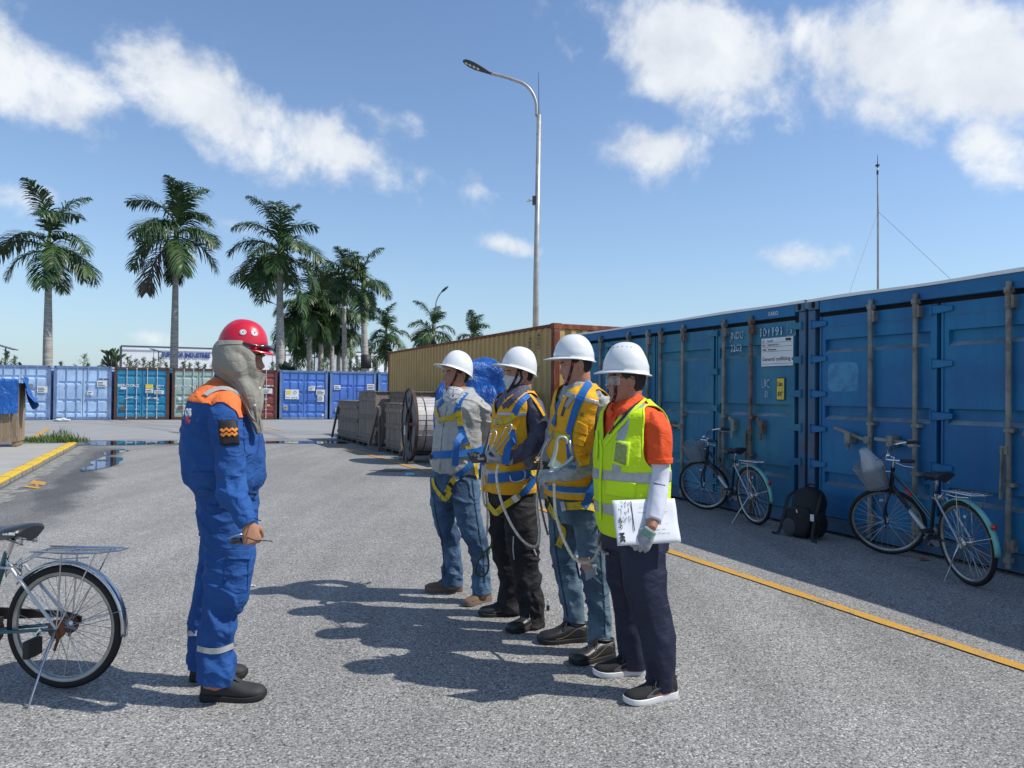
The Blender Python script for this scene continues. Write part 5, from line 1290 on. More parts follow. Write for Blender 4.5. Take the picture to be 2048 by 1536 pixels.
    fk.tube([HB-ax*.035, HB+ax*.0], .02, 10); fo2 = bs(fk, 'fork', M_BFRAME if not rusty else M_TEAL)
    stm = MB(); HH = HT+ax*.13; stm.tube([HT, HH, HH+Vector((.03,0,.01))], .011, 10); bs(stm, 'stem', M_CHROME)
    hb = MB(); bar = []
    for s in (-1,1): bar.append([HH+Vector((.03,0,.01)), HH+Vector((.05,s*.08,.035)), HH+Vector((.02,s*.19,.05)), HH+Vector((-.08,s*.245,.045)), HH+Vector((-.19,s*.26,.03))])
    for q in bar: hb.tube(spline([tuple(v) for v in q], .02), .0105, 8)
    hbo = bs(hb, 'handlebar', M_CHROME)
    for q in bar: g = MB(); g.tube([q[3].lerp(q[4],.1), q[4]+(q[4]-q[3])*.12], .0155, 10); bs(g, 'grip', M_BLACKP, hbo)
    for s, q in zip((-1,1), bar): g = MB(); g.tube([q[3]+Vector((.03,0,-.012)), q[3]+Vector((-.03,s*.018,-.045)), q[4]+Vector((.0,s*.02,-.05))], .004, 6); bs(g, 'brake_lever', M_CHROME, hbo)
    cbz = MB(); cbz.tube(spline([tuple(bar[0][3]), tuple(HH+Vector((.14,-.05,-.03))), tuple(HH+Vector((.05,-.03,-.2))), tuple(HB+Vector((.03,-.02,-.03)))], .03), .0025, 5); cbz.tube(spline([tuple(bar[1][3]), tuple(HH+Vector((.15,.05,-.0))), tuple(HB+Vector((.0,.03,.02))), tuple(HB+Vector((-.1,.02,-.1)))], .03), .0025, 5); bs(cbz, 'brake_cable', M_BLACKP)
    bl_ = MB(); bl_.lathe([(0,.022),(.014,.018),(.022,.006),(.024,0)], HH+Vector((.03,.05,.04)), (0,0,1), 12); bs(bl_, 'bell', M_CHROME, hbo)
    if basket:
        bx0, by0, bz0 = HT.x+.045, .0, HT.z-.14; k = MB(); w0, w1, d0, d1, hh = .11, .15, .17, .25, .20
        def ringp(t, n=40):
            w = w0+(w1-w0)*t; dd = d0+(d1-d0)*t; out = []
            for i in range(n):
                a = 2*math.pi*i/n; ca_, sa_ = math.cos(a), math.sin(a); kk = (abs(ca_)**5+abs(sa_)**5)**(-.2); out.append(Vector((bx0+.02+dd/2+dd/2*ca_*kk, w*sa_*kk, bz0+hh*t+(.025*(ca_ > .3)*t))))
            return out
        N_ = 44; rs_ = [ringp(t, N_) for t in np.linspace(0, 1, 14)]
        for ri, r_ in enumerate(rs_): k.tube(r_, .0045 if ri == 13 else .0028, 5, closed=True)
        for i in range(N_): k.tube([r_[i] for r_ in rs_], .0028, 4)
        for i in range(1, 8): t = i/8; k.tube([(bx0+.02+d0*t, -w0, bz0), (bx0+.02+d0*t, w0, bz0)], .002, 4)
        for i in range(1, 9): t = -1+2*i/9; k.tube([(bx0+.02, w0*t, bz0), (bx0+.02+d0, w0*t, bz0)], .002, 4)
        bo = bs(k, 'basket', M_BASKET, root, False)
        q = MB(); q.tube([(bx0+.1,.05,bz0), FA+Vector((0,.06,0))], .003, 5); q.tube([(bx0+.1,-.05,bz0), FA+Vector((0,-.06,0))], .003, 5); q.tube([(HT.x,0,HT.z-.02),(bx0+.03,0,bz0+.14)], .008, 6); bs(q, 'basket_stay', M_CHROME)
    # kickstand on the axle
    sk = MB(); tip = Vector(stand_tip) if stand_tip else Vector((-.07,-.16,0))
    if stand_tip: tip = rootm(root).inverted() @ tip
    A0 = ML @ (RA+Vector((0,.062 if stand_tip else -.062,-.0))); pv = A0.lerp(tip, .35)+Vector((.006,-.004,0))
    sk.tube([A0, pv, tip+Vector((0,0,.008)), tip+Vector((-.022,-.006,.006))], [.008,.006,.0048,.0055], 8); sk.build('kickstand', M_CHROME, root, True)
    # spoke reflectors
    for q, Mx in ((RA, ML), (FA, MLS)):
        rr = MB(); rr.bbox(q.x-.018, q.x+.018, -.012, -.004, q.z+Rw*.62-.01, q.z+Rw*.62+.012, .004); rr.xf(Mx); 
        if not rusty: rr.build('spoke_reflector', M_LABEL, root)
    return root, ML, MLS, dict(RA=RA, FA=FA, BB=BB, ST=ST, HT=HT, HB=HB, SS=SS, wb=wb)
def decal(root, ML, a, b, size, txt, mat, up=(0,0,1), off=.0215, side=-1):
    xd = (b-a).normalized(); n = Vector((0, side, 0)); yd = n.cross(xd)
    if yd.z < 0: xd = -xd; yd = -yd; a, b = b, a
    m3 = ML.to_3x3(); o = text_mesh(txt, size, mat, root, ML @ (a+n*off), m3 @ xd, m3 @ yd, world=False, bold=.001)
# foreground bicycle, rear half in view
ra = G(127,1376); dirb = Vector((-1,.10,0)).normalized()
r1, ml1, mls1, K1 = bicycle('foreground bicycle with rusty hub, its rear wheel filling the lower left', ra, ra+dirb*1.06, .308, R(6), R(0), M_TEAL, M_CHROME, M_TEAL, rusty=True)
# the wheel plane in the photo is seen from the bicycle's left side: stand on that side
for o in r1.children:
    if o.name.startswith('kickstand'): bpy.data.objects.remove(o); break
tipw = rootm(r1).inverted() @ G(57,1417); A0 = K1['RA']+Vector((0,.062,0)); sk = MB(); sk.tube([A0, A0.lerp(tipw,.33)+Vector((.004,.004,0)), tipw+Vector((0,0,.008)), tipw+Vector((.02,.004,.008))], [.01,.0065,.005,.006], 8); sk.build('kickstand', M_CHROME, r1, True)
q = MB(); q.lathe([(0,.035),(.04,.035),(.047,.045),(.045,.055),(0,.058)], K1['RA']+Vector((.005,0,0)), (0,1,0), 24); q.build('rusty_brake_drum', M_RUST, r1, True, auto=35)
q = MB(); q.tube([K1['RA']+Vector((.0,.06,0)), K1['RA']+Vector((-.012,.064,-.05)), K1['RA']+Vector((.005,.064,-.10))], [.013,.008,.006], 8); q.build('rusty_arm', M_RUST, r1, True)
pe = K1['RA']+Vector((.092,.10,-.035)); q = MB(); q.bbox(pe.x-.016,pe.x+.016,pe.y-.05,pe.y+.05,pe.z-.085,pe.z+.0,.004); q.build('foot_peg', M_BLACKP, r1); q = MB(); q.tube([pe+Vector((.01,-.04,.01)), K1['RA']+Vector((.08,.055,-.0))], .01, 8); q.build('peg_arm', M_CHROME, r1)
text_mesh('ESR BIKE', .017, M_WHITE, r1, K1['SS']+Vector((-.03,.108,.045)), (-1,0,0), (0,-.25,1), world=False, off=.004, bold=.0008)
# bicycle 3 (nearer) and 2 (farther) by the containers
r3p, f3p = G(1941,1170), G(1775,1108)
r3, ml3, mls3, K3 = bicycle('bicycle with a plastic bag in its basket by the nearest blue container', r3p, r3p+(f3p-r3p).normalized()*1.1, .338, R(52), R(-6), M_BFRAME, M_TEALL, M_TEAL, stand_tip=tuple(G(1888,1164)))
r2p, f2p = G(1512,1049), G(1402,1017)
r2, ml2, mls2, K2 = bicycle('bicycle with an empty mesh basket beside the black backpack', r2p, r2p+(f2p-r2p).normalized()*1.1, .338, R(40), R(-6), M_BFRAME, M_TEALL, M_BFRAME, stand_tip=tuple(G(1463,1048)))
for (rr, ml, K) in ((r3, ml3, K3), (r2, ml2, K2)):
    # silver lower half of the down tube with lettering (seen from the left side of the bicycle)
    q = MB(); q.tube([K['BB'].lerp(K['HB'],.02), K['BB'].lerp(K['HB'],.78)], .0208, 12); q.xf(ml); so_ = q.build('tube_sleeve', M_SILVER, rr, True)
    decal(so_, Matrix.Identity(4), ml @ K['HB'].lerp(K['BB'],.2), ml @ K['BB'], .036, 'ASAMA BIKE', M_INK, side=1, off=.022)
q = MB(); q.tube([K3['HT'].lerp(K3['ST'],.28)+Vector((0,0,-.125)), K3['HT'].lerp(K3['ST'],.44)+Vector((0,0,-.165))], .0145, 10); q.xf(ml3); q.build('red_tape', pmat('red_tape', (.5,.02,.04), .4), r3, True)
# clear plastic bag standing in the basket
t_ = NT('clear_plastic_bag'); t_.set('Base Color', (.85,.87,.88)); t_.set('Roughness', .18); t_.set('Alpha', .38); t_.bump(t_.noise(t_.vec(), 30, 4, .6, 1), .8, .01); M_BAG = t_.m
def plastic_bag():
    HT = K3['HT']; c_ = Vector((HT.x+.045+.12, 0, HT.z-.12)); V = []; Fc = []; n, m_ = 28, 26
    for j in range(m_):
        t = j/(m_-1); z = .0+t*.36; rx = .085*(1-.75*max(0, (t-.55)/.45))+.01; sh = .09*max(0, t-.55)
        for i in range(n):
            a = 2*math.pi*i/n; w = 1+.28*fbm([[math.cos(a)*2.2, math.sin(a)*2.2, t*3.2]], 3, 4)[0]
            V.append(mls3 @ (c_+Vector((math.cos(a)*rx*w+sh, math.sin(a)*rx*w*1.1, z))))
    for j in range(m_-1):
        for i in range(n): Fc.append((j*n+i, j*n+(i+1)%n, (j+1)*n+(i+1)%n, (j+1)*n+i))
    Fc.append(tuple(range(n)))
    M_ = rootm(r3); V = [M_ @ v for v in V]
    base = V[0].copy(); o = mesh_obj('plastic_bag', V, Fc, M_BAG, None, True); tagp(o, 'crumpled clear plastic bag sticking out of the bicycle basket', 'plastic bag')
plastic_bag()
# white object under bicycle 2
litter('small pale stone lying under the farther bicycle by the container', G(1404,1004,.0), .035, M_RAG, name='stone', cat='stone', flat=.6, seed=9)

# backpack leaning on the container
M_BAGB = pmat('black_nylon', (.010,.010,.012), .75, bump=.3, bs=90); M_BAGG = pmat('grey_mesh_pocket', (.06,.06,.068), .8)
def backpack():
    b = G(1612,1074); rz = math.atan2(bd.y, bd.x)+R(4); root = thing('backpack', 'black backpack leaning against the blue container between the two bicycles', 'backpack', b, rz)
    def blob(cx, cy, cz, rx, ry, rz_, e=3.0, n=40, m_=28, lean=.0, amp=.012, s=0):
        V = []; Fc = []
        for j in range(m_+1):
            th = math.pi*j/m_; 
            for i in range(n):
                a = 2*math.pi*i/n; x, y, z = math.sin(th)*math.cos(a), math.sin(th)*math.sin(a), math.cos(th); k = (abs(x)**e+abs(y)**e+abs(z)**e)**(-1/e); p = Vector((x*k*rx, y*k*ry, z*k*rz_))
                p *= 1+amp/max(rx,.05)*fbm([[p.x*9+s, p.y*9, p.z*9]], 3, 2)[0]; V.append(Vector((cx,cy,cz))+p+Vector((0, lean*(p.z+rz_), 0)))
        for j in range(m_):
            for i in range(n): Fc.append((j*n+i, (j+1)*n+i, (j+1)*n+(i+1)%n, j*n+(i+1)%n))
        q = MB(); q.add(V, Fc); return q
    root.scale = (1.2, 1.1, 1.02)
    blob(0,0,.255,.155,.11,.255,2.8,lean=.12,amp=.02).build('main_pouch', M_BAGB, root, True)
    blob(0,-.10,.17,.125,.05,.155,3.2,lean=.05,amp=.01,s=3).build('front_pocket', M_BAGB, root, True)
    blob(-.07,-.135,.10,.07,.03,.085,2.4,s=6).build('mesh_pocket', M_BAGG, root, True)
    for s in (-1,1): blob(s*.16,-.01,.15,.035,.07,.12,2.5,s=5+s).build('side_pocket', M_BAGB, root, True)
    q = MB(); q.tube(spline([(-.05,.08,.5),(-.03,.07,.545),(.03,.07,.545),(.05,.08,.5)], .02), .008, 6); q.build('top_handle', M_BAGB, root, True)
    for s in (-1,1):
        q = MB(); pts = spline([(s*.07,.11,.47),(s*.165,-.02,.42),(s*.17,-.10,.2),(s*.19,-.15,.02),(s*.25,-.17,.012)], .03)
        for i in range(len(pts)-1): q.bar(pts[i], pts[i+1], .035, .006, up=(0,-1,.2))
        q.build('strap', M_BAGB, root)
    q = MB(); q.bbox(.135,.175,-.115,-.108,.2,.27,.002); q.build('buckle', M_LABEL, root)
    q = MB(); q.tube([(.02,-.155,.3),(.03,-.158,.27)], .006, 6); q.build('zip_pull', M_LABEL, root)
    q = MB(); q.tube(spline([(-.12,-.12,.28),(-.05,-.155,.31),(.05,-.155,.31),(.12,-.12,.28)], .02), .003, 5); q.build('zip', M_BAGG, root)
backpack()
# ================================================================== PEOPLE: tools
def remesh(mb, voxel, smooth=2, fac=.5):
    me = bpy.data.meshes.new('tmp'); me.from_pydata([tuple(v) for v in mb.V], [], mb.F); o = bpy.data.objects.new('tmp', me); COL.objects.link(o)
    md = o.modifiers.new('r', 'REMESH'); md.mode = 'VOXEL'; md.voxel_size = voxel
    if smooth: ms = o.modifiers.new('s', 'SMOOTH'); ms.factor = fac; ms.iterations = smooth
    dg = bpy.context.evaluated_depsgraph_get(); m2 = bpy.data.meshes.new_from_object(o.evaluated_get(dg))
    V = np.empty(len(m2.vertices)*3); m2.vertices.foreach_get('co', V); V = V.reshape(-1, 3)
    Fc = [tuple(p.vertices) for p in m2.polygons]
    bpy.data.objects.remove(o); bpy.data.meshes.remove(me); bpy.data.meshes.remove(m2)
    return V, Fc
def tris(Fc):
    T = []
    for f in Fc:
        for i in range(1, len(f)-1): T.append((f[0], f[i], f[i+1]))
    return np.array(T, dtype=np.int64)
def vnormals(V, T):
    n = np.cross(V[T[:,1]]-V[T[:,0]], V[T[:,2]]-V[T[:,0]]); N_ = np.zeros_like(V)
    for k in range(3): np.add.at(N_, T[:,k], n)
    l = np.linalg.norm(N_, axis=1); l[l == 0] = 1; return N_/l[:,None]
def clip(V, T, s):
    # keep the part of the triangle mesh where s > 0, cut exactly along s = 0
    pos = s > 0; cnt = pos[T].sum(1); keep = [tuple(t) for t in T[cnt == 3]]; V = [tuple(v) for v in V]; cache = {}
    def cut(a, b):
        k = (a, b) if a < b else (b, a)
        if k not in cache:
            t = s[a]/(s[a]-s[b]); pa, pb = V[a], V[b]; V.append(tuple(pa[i]+(pb[i]-pa[i])*t for i in range(3))); cache[k] = len(V)-1
        return cache[k]
    for t in T[(cnt == 1) | (cnt == 2)]:
        t = [int(x) for x in t]; out = []
        for i in range(3):
            a, b = t[i], t[(i+1) % 3]
            if pos[a]: out.append(a)
            if pos[a] != pos[b]: out.append(cut(a, b))
        for i in range(1, len(out)-1): keep.append((out[0], out[i], out[i+1]))
    T2 = np.array(keep, dtype=np.int64)
    if len(T2) == 0: return np.zeros((0,3)), T2
    used = np.unique(T2); mp = -np.ones(len(V), dtype=np.int64); mp[used] = np.arange(len(used)); return np.array(V)[used], mp[T2]
def islands_keep(V, T, minfrac=.04):
    return V, T
def sphere_head():
    pass
def spec(pts):   # (px,py,Y,half width px,depth ratio)
    out = []
    for p in pts:
        px, py, Y, hw = p[:4]; r_ = p[4] if len(p) > 4 else 1.0; w = W(px, py, Y); a = hw*Y/F_PX; out.append((w.x, w.y, w.z, a, a*r_))
    return out
def limb(mb, pts, fold=0.0, fs=13.0, fa=1.3, seed=0, scale=1.0, n=40, step=.014, world=False, folds=None, D=(0,1,0), hem=True):
    P = spline(pts if world else spec(pts), step); N_ = len(P); base = len(mb.V); D = Vector(D); s = 0; prev = None
    rows = []
    for i in range(N_):
        c_ = Vector(P[i,:3]); t = Vector(P[min(i+1,N_-1),:3]-P[max(i-1,0),:3]).normalized()
        d = (D-t*t.dot(D)); d = d.normalized() if d.length > .05 else prev; prev = d; sd = t.cross(d).normalized()
        if i: s += np.linalg.norm(P[i,:3]-P[i-1,:3])
        rows.append((c_, sd, d, max(P[i,3],.004), max(P[i,4],.004), s, t))
    tot = s; an = np.linspace(0, 2*math.pi, n, endpoint=False); ca, sa = np.cos(an), np.sin(an)
    for i, (c_, sd, d, a, b, s, t) in enumerate(rows):
        u = s/max(tot,1e-6); A = fold
        if folds: A = fold*float(np.interp(u, [f[0] for f in folds], [f[1] for f in folds]))
        q = np.stack([(s+.035*np.cos(an+seed)+.02*np.sin(2*an))*fs, ca*fa+seed*3.1, sa*fa], 1); nz = vnoise(q, seed); nz2 = vnoise(q*np.array([1.9,1.6,1.6])+5, seed+3)
        dsp = A*((1-np.abs(nz)*2.2)*.75+.35*nz2) if A else 0*an
        aa, bb = a*scale+dsp, b*scale+dsp
        for k in range(n): mb.V.append(c_+sd*(aa[k]*ca[k])+d*(bb[k]*sa[k]))
    for i in range(N_-1):
        for k in range(n): mb.F.append((base+i*n+k, base+i*n+(k+1)%n, base+(i+1)*n+(k+1)%n, base+(i+1)*n+k)); mb.M.append(mb.mi)
    mb.F.append(tuple(base+k for k in reversed(range(n)))); mb.F.append(tuple(base+(N_-1)*n+k for k in range(n))); mb.M += [mb.mi]*2
    return rows
def torso(mb, rings, theta, fold=0.0, seed=0, scale=1.0, grow=0.0, n=56, e=2.35, fs=9, folds=None, fx=-1):
    # rings: (pxL, pxR, py, Y, k): silhouette in the picture, k = side/depth ratio; the chest faces (fx*cos, -sin)
    F_ = Vector((fx*math.cos(theta), -math.sin(theta), 0)); S_ = Vector((-F_.y, F_.x, 0)); P = []
    for (l, r_, py, Y, k) in rings:
        w = W((l+r_)/2, py, Y); hw = (r_-l)/2*Y/F_PX; b = hw/math.sqrt(math.cos(theta)**2+(k*math.sin(theta))**2); P.append((w.x, w.y, w.z, b, b*k))
    P = spline(P, .014); N_ = len(P); base = len(mb.V); an = np.linspace(0, 2*math.pi, n, endpoint=False); ca, sa = np.cos(an), np.sin(an); kk = (np.abs(ca)**e+np.abs(sa)**e)**(-1/e); z0 = P[0,2]
    for i in range(N_):
        s = z0-P[i,2]; u = i/(N_-1); A = fold*(float(np.interp(u, [f[0] for f in folds], [f[1] for f in folds])) if folds else 1)
        q = np.stack([(s+.05*np.cos(an+seed))*fs, ca*1.6+seed*3.1, sa*1.6], 1); nz = vnoise(q, seed); nz2 = vnoise(np.stack([s*4+0*an, ca*3.2+seed, sa*3.2], 1), seed+7)
        dsp = A*((1-np.abs(nz)*2.2)*.6+.6*(1-np.abs(nz2)*2)) if A else 0*an
        for k in range(n):
            f_ = kk[k]; mb.V.append(Vector(P[i,:3])+F_*(ca[k]*f_*(P[i,3]*scale+grow+dsp[k]))+S_*(sa[k]*f_*(P[i,4]*scale+grow+dsp[k])))
    for i in range(N_-1):
        for k in range(n): mb.F.append((base+i*n+k, base+i*n+(k+1)%n, base+(i+1)*n+(k+1)%n, base+(i+1)*n+k)); mb.M.append(mb.mi)
    mb.F.append(tuple(base+k for k in reversed(range(n)))); mb.F.append(tuple(base+(N_-1)*n+k for k in range(n))); mb.M += [mb.mi]*2

# ---- head
HZ = np.array([-.108,-.102,-.093,-.08,-.066,-.05,-.034,-.015,0,.018,.034,.055,.075,.095,.11,.12,.126])
HF = np.array([.050,.074,.083,.083,.080,.083,.085,.082,.081,.083,.090,.091,.086,.072,.050,.026,.004])
HB = np.array([.012,-.002,-.018,-.034,-.052,-.068,-.082,-.091,-.095,-.099,-.101,-.099,-.092,-.074,-.052,-.028,-.006])
HW = np.array([.018,.032,.042,.050,.056,.061,.066,.070,.073,.075,.077,.077,.072,.060,.044,.026,.004])
def head_grid(nz=90, n=96, nose=1.0, infl=0.0):
    zs = np.concatenate([np.linspace(-.108, .126, nz)]); an = np.linspace(0, 2*math.pi, n, endpoint=False); V = []
    for z in zs:
        xf, xb, w = np.interp(z, HZ, HF), np.interp(z, HZ, HB), np.interp(z, HZ, HW); xf += infl; xb -= infl; w += infl
        xc = .006 if z > -.03 else .006+(-.03-z)*.35; xc = min(xc, (xf+xb)/2+.03)
        ca, sa = np.cos(an), np.sin(an); e = 2.25; kk = (np.abs(ca)**e+np.abs(sa)**e)**(-1/e)
        x = np.where(ca > 0, xc+(xf-xc)*ca*kk, xc+(xc-xb)*ca*kk); y = w*sa*kk
        fr = (ca > 0)
        px_ = np.interp(z, [-.040,-.034,-.028,-.020,-.012,.0,.014,.026,.036], [0,.010,.020,.025,.020,.0135,.0065,.003,0])*nose; sg = np.interp(z, [-.036,-.026,-.012,.01], [.0135,.0135,.010,.0085])
        x = x+np.where(fr, px_*np.exp(-(y/sg)**2), 0)
        x = x-np.where(fr, .011*np.exp(-((np.abs(y)-.031)/.016)**2-((z-.011)/.0115)**2), 0)
        x = x+np.where(fr, .004*np.exp(-((np.abs(y)-.03)/.02)**2-((z-.033)/.006)**2), 0)
        x = x+np.where(fr, .0075*np.exp(-(y/.022)**2)*(np.exp(-((z+.0485)/.0042)**2)+.95*np.exp(-((z+.0605)/.005)**2)), 0)
        x = x-np.where(fr, .0045*np.exp(-(y/.02)**2)*np.exp(-((z+.0545)/.0022)**2)+.004*np.exp(-(y/.02)**2)*np.exp(-((z+.073)/.006)**2), 0)
        x = x+np.where(fr, .005*np.exp(-(y/.018)**2-((z+.09)/.009)**2), 0)
        x = x+np.where(fr, .006*np.exp(-((np.abs(y)-.048)/.02)**2-((z+.018)/.018)**2), 0)
        V.append(np.stack([x, y, np.full(n, z)], 1))
    Fc = []
    for i in range(nz-1):
        for k in range(n): Fc.append((i*n+k, i*n+(k+1)%n, (i+1)*n+(k+1)%n, (i+1)*n+k))
    Fc.append(tuple(reversed(range(n)))); Fc.append(tuple((nz-1)*n+k for k in range(n)))
    return np.vstack(V), Fc
def add_head(mb, HM):
    V, Fc = head_grid(); mb.add([HM @ Vector(v) for v in V], Fc)
    for s in (-1, 1):   # ears
        c_ = Vector((-.012, s*.078, .002)); ax = Vector((.96, s*.28*-1*-1, .15)).normalized() if False else Vector((.93, -s*.0+s*-.22*-1, .12)).normalized()
        az = Vector((-.12,0,1)).normalized(); ay = az.cross(ax).normalized(); start = len(mb.V)
        mb.ell(c_-Vector((0,s*.003,0)), .015, .0045, .028, ax, ay, az, 14, 8)
        rim = [c_+ax*(-.0165*math.cos(a)*(1.08 if math.cos(a) > 0 else .8))+az*(.031*math.sin(a))+ay*(-.0*s)+Vector((0, s*.005, 0)) for a in np.linspace(-2.3, 2.0, 18)]
        mb.tube(rim, .0048, 7); mb.ell(c_+az*-.027+Vector((0,s*.002,0)), .008, .005, .009, ax, ay, az, 8, 6)
        for i in range(start, len(mb.V)): mb.V[i] = HM @ mb.V[i]
def head_matrix(px, py, Y, yaw, pitch=0.0, fx=-1, roll=0.0):
    p = W(px, py, Y); f = Vector((fx*math.cos(yaw)*math.cos(pitch), -math.sin(yaw)*math.cos(pitch), -math.sin(pitch))); l = Vector((0,0,1)).cross(f).normalized(); u = f.cross(l)
    u2 = u*math.cos(roll)+l*math.sin(roll); l2 = l*math.cos(roll)-u*math.sin(roll)
    m_ = Matrix((f, l2, u2)).transposed().to_4x4(); m_.translation = p; return m_
# ---- hands
def add_hand(mb, wrist, dirv, palm, right, curls=(.9,1.1,.7), fat=1.0, spread=.02, thumb=(.5,.6), scale=1.0, vary=.08, arm=True):
    X = Vector(dirv).normalized(); Zp = Vector(palm); Zp = (Zp-X*Zp.dot(X)).normalized(); Yt = X.cross(Zp) if right else Zp.cross(X); o = Vector(wrist); s = scale
    st = len(mb.V); rowsP = [(0,.026,.019),(.02,.030,.018),(.05,.038,.0165),(.078,.042,.0155),(.094,.041,.013)]
    pts = []
    for (x, hw, th) in rowsP:
        ring = []
        for k in range(16):
            a = 2*math.pi*k/16; kk = (abs(math.cos(a))**2.6+abs(math.sin(a))**2.6)**(-1/2.6); ring.append(o+X*x*s+Yt*(hw*math.cos(a)*kk*s)*fat+Zp*(th*math.sin(a)*kk*s)*fat)
        pts.append(ring)
    b = len(mb.V)
    for r_ in pts: mb.V += r_
    for i in range(len(pts)-1):
        for k in range(16): mb.F.append((b+i*16+k, b+i*16+(k+1)%16, b+(i+1)*16+(k+1)%16, b+(i+1)*16+k)); mb.M.append(mb.mi)
    mb.F.append(tuple(b+k for k in reversed(range(16)))); mb.F.append(tuple(b+(len(pts)-1)*16+k for k in range(16))); mb.M += [mb.mi]*2
    for j, (yo, L_, r_) in enumerate(((.030,.073,.0088),(.0105,.081,.009),(-.0095,.076,.0086),(-.0285,.060,.0076))):
        p = o+X*(.088-.004*abs(j-1))*s+Yt*yo*s*fat; ang = 0; Q = [p-X*.02*s, p]; dsp = Yt*(spread*(1.5-j))
        for seg, c_ in zip((.43,.32,.25), curls):
            ang += c_*(1+vary*(j-1.5)); d = (X*math.cos(ang)+Zp*math.sin(ang)+dsp*math.cos(ang)).normalized(); p = p+d*(L_*seg*s); Q.append(p)
        mb.tube(Q, [r_*1.0*fat*s, r_*1.08*fat*s, r_*1.06*fat*s, r_*.98*fat*s, r_*.78*fat*s], 8)
        mb.ell(Q[-1], r_*.8*fat*s, r_*.8*fat*s, r_*.8*fat*s, n=8, m_=6)
    p = o+X*.022*s+Yt*.024*s*fat+Zp*.004*s; ta, tb_ = thumb; Q = [p]
    for seg, (wy, wz) in zip((.036,.032,.026), ((.75,.35),(ta,.55),(ta*.4,tb_+.2))):
        d = (X*.75+Yt*wy+Zp*wz).normalized(); p = p+d*seg*s; Q.append(p)
    mb.tube(Q, [.0135*fat*s,.0118*fat*s,.0105*fat*s,.0085*fat*s], 8); mb.ell(Q[-1], .0085*fat*s, .0085*fat*s, .0085*fat*s, n=8, m_=6)
# ---- helmet
def helmet(root, HM, mat, rimz=.05, tilt=0.0, peak=.055, lip=.012, style='v', name='hard_hat', hh=.138, back=0.0):
    V = []; Fc = []; n = 64; rows = []; HT_ = HM @ Matrix.Translation((-back,0,rimz)) @ Matrix.Rotation(tilt, 4, 'Y')
    ax_, by, h = .122, .106, hh
    for j in range(19):
        th = R(90*j/18); g = math.cos(th)**.86; z = h*math.sin(th)**.98; row = []
        for k in range(n):
            a = 2*math.pi*k/n; c_, s_ = math.cos(a), math.sin(a); kx = 1.0; x = ax_*c_*g; y = by*s_*g
            zz = z - (.020*((1-c_)/2)**1.5)*(1-math.sin(th))
            if style == 'v':
                r_ = math.exp(-(y/.020)**4); up = .0065*r_*min(1, max(0, (zz-.055)/.05)) ; zz += up*.9; x *= 1+.03*r_*(zz/h)
            if style == 'crest':
                r_ = math.exp(-(y/.036)**6); t_ = min(1, max(0, (zz-.085)/.03)); zz += .011*r_*t_
            if style == 'band' or style == 'crest':
                if .012 < zz < .034: w = 1+.018*(1 if (int((a/(2*math.pi))*18+.5)%3) else -.2); x *= w; y *= w
            row.append((x, y, zz))
        rows.append(row)
    lips = []
    for q, (f1, dz) in enumerate(((.0, .0),(.45,-.002),(1.0,-.006),(1.02,-.011))):
        row = []
        for k in range(n):
            a = 2*math.pi*k/n; c_, s_ = math.cos(a), math.sin(a); pk = lip+peak*max(0, c_)**(2.2 if style != 'small' else 5); x0, y0, z0 = rows[0][k]
            ln = math.hypot(c_/by, s_/ax_); nx, ny = c_/1, s_/1; row.append((x0+nx*pk*f1, y0+ny*(lip if abs(c_) < .2 else pk*.9)*f1*(1 if True else 0), z0+dz-(.010*max(0,c_)**2*f1)))
        lips.append(row)
    allr = lips[::-1][:-1]+rows
    for r_ in allr: V += [tuple(HT_ @ Vector(p)) for p in r_]
    for i in range(len(allr)-1):
        for k in range(n): Fc.append((i*n+k, i*n+(k+1)%n, (i+1)*n+(k+1)%n, (i+1)*n+k))
    o = mesh_obj(name, V, Fc, mat, root, True, world=True); md = o.modifiers.new('s', 'SOLIDIFY'); md.thickness = .003; md.offset = -1
    return o, HT_
M_HATW = pmat('white_hat_plastic', (.76,.77,.76), .28, var=.03, coat=.3); M_HATR = pmat('red_hat_plastic', (.62,.012,.035), .3, var=.06, coat=.3)
M_HAIR = pmat('black_hair', (.012,.010,.009), .55, var=.4, vs=60, bump=.6, bs=220)
def skinmat(name, col):
    t = NT(name); v = t.vec(); n = t.noise(v, 14, 5, .6); n2 = t.noise(v, 90, 3)
    colo = t.mix(t.ramp(n, .35, .7), col, tuple(x*f for x, f in zip(col, (1.08,.86,.78)))); colo = t.mix(t.math('MULTIPLY', n2, .12), colo, tuple(x*.5 for x in col))
    t.set('Base Color', colo); t.set('Roughness', .5); t.set('Subsurface Weight', .12); t.bsdf.inputs['Subsurface Radius'].default_value = (1,.35,.2); t.set('Subsurface Scale', .008); t.bump(n2, .25, .002); return t.m
M_SK1 = skinmat('warm_tan_skin', (.40,.205,.125)); M_SK2 = skinmat('light_tan_skin', (.46,.25,.165)); M_LIP = pmat('lip_skin', (.32,.12,.09), .45); M_EYEW = pmat('eye_white', (.6,.57,.54), .25); M_IRIS = pmat('dark_iris', (.012,.008,.006), .15)
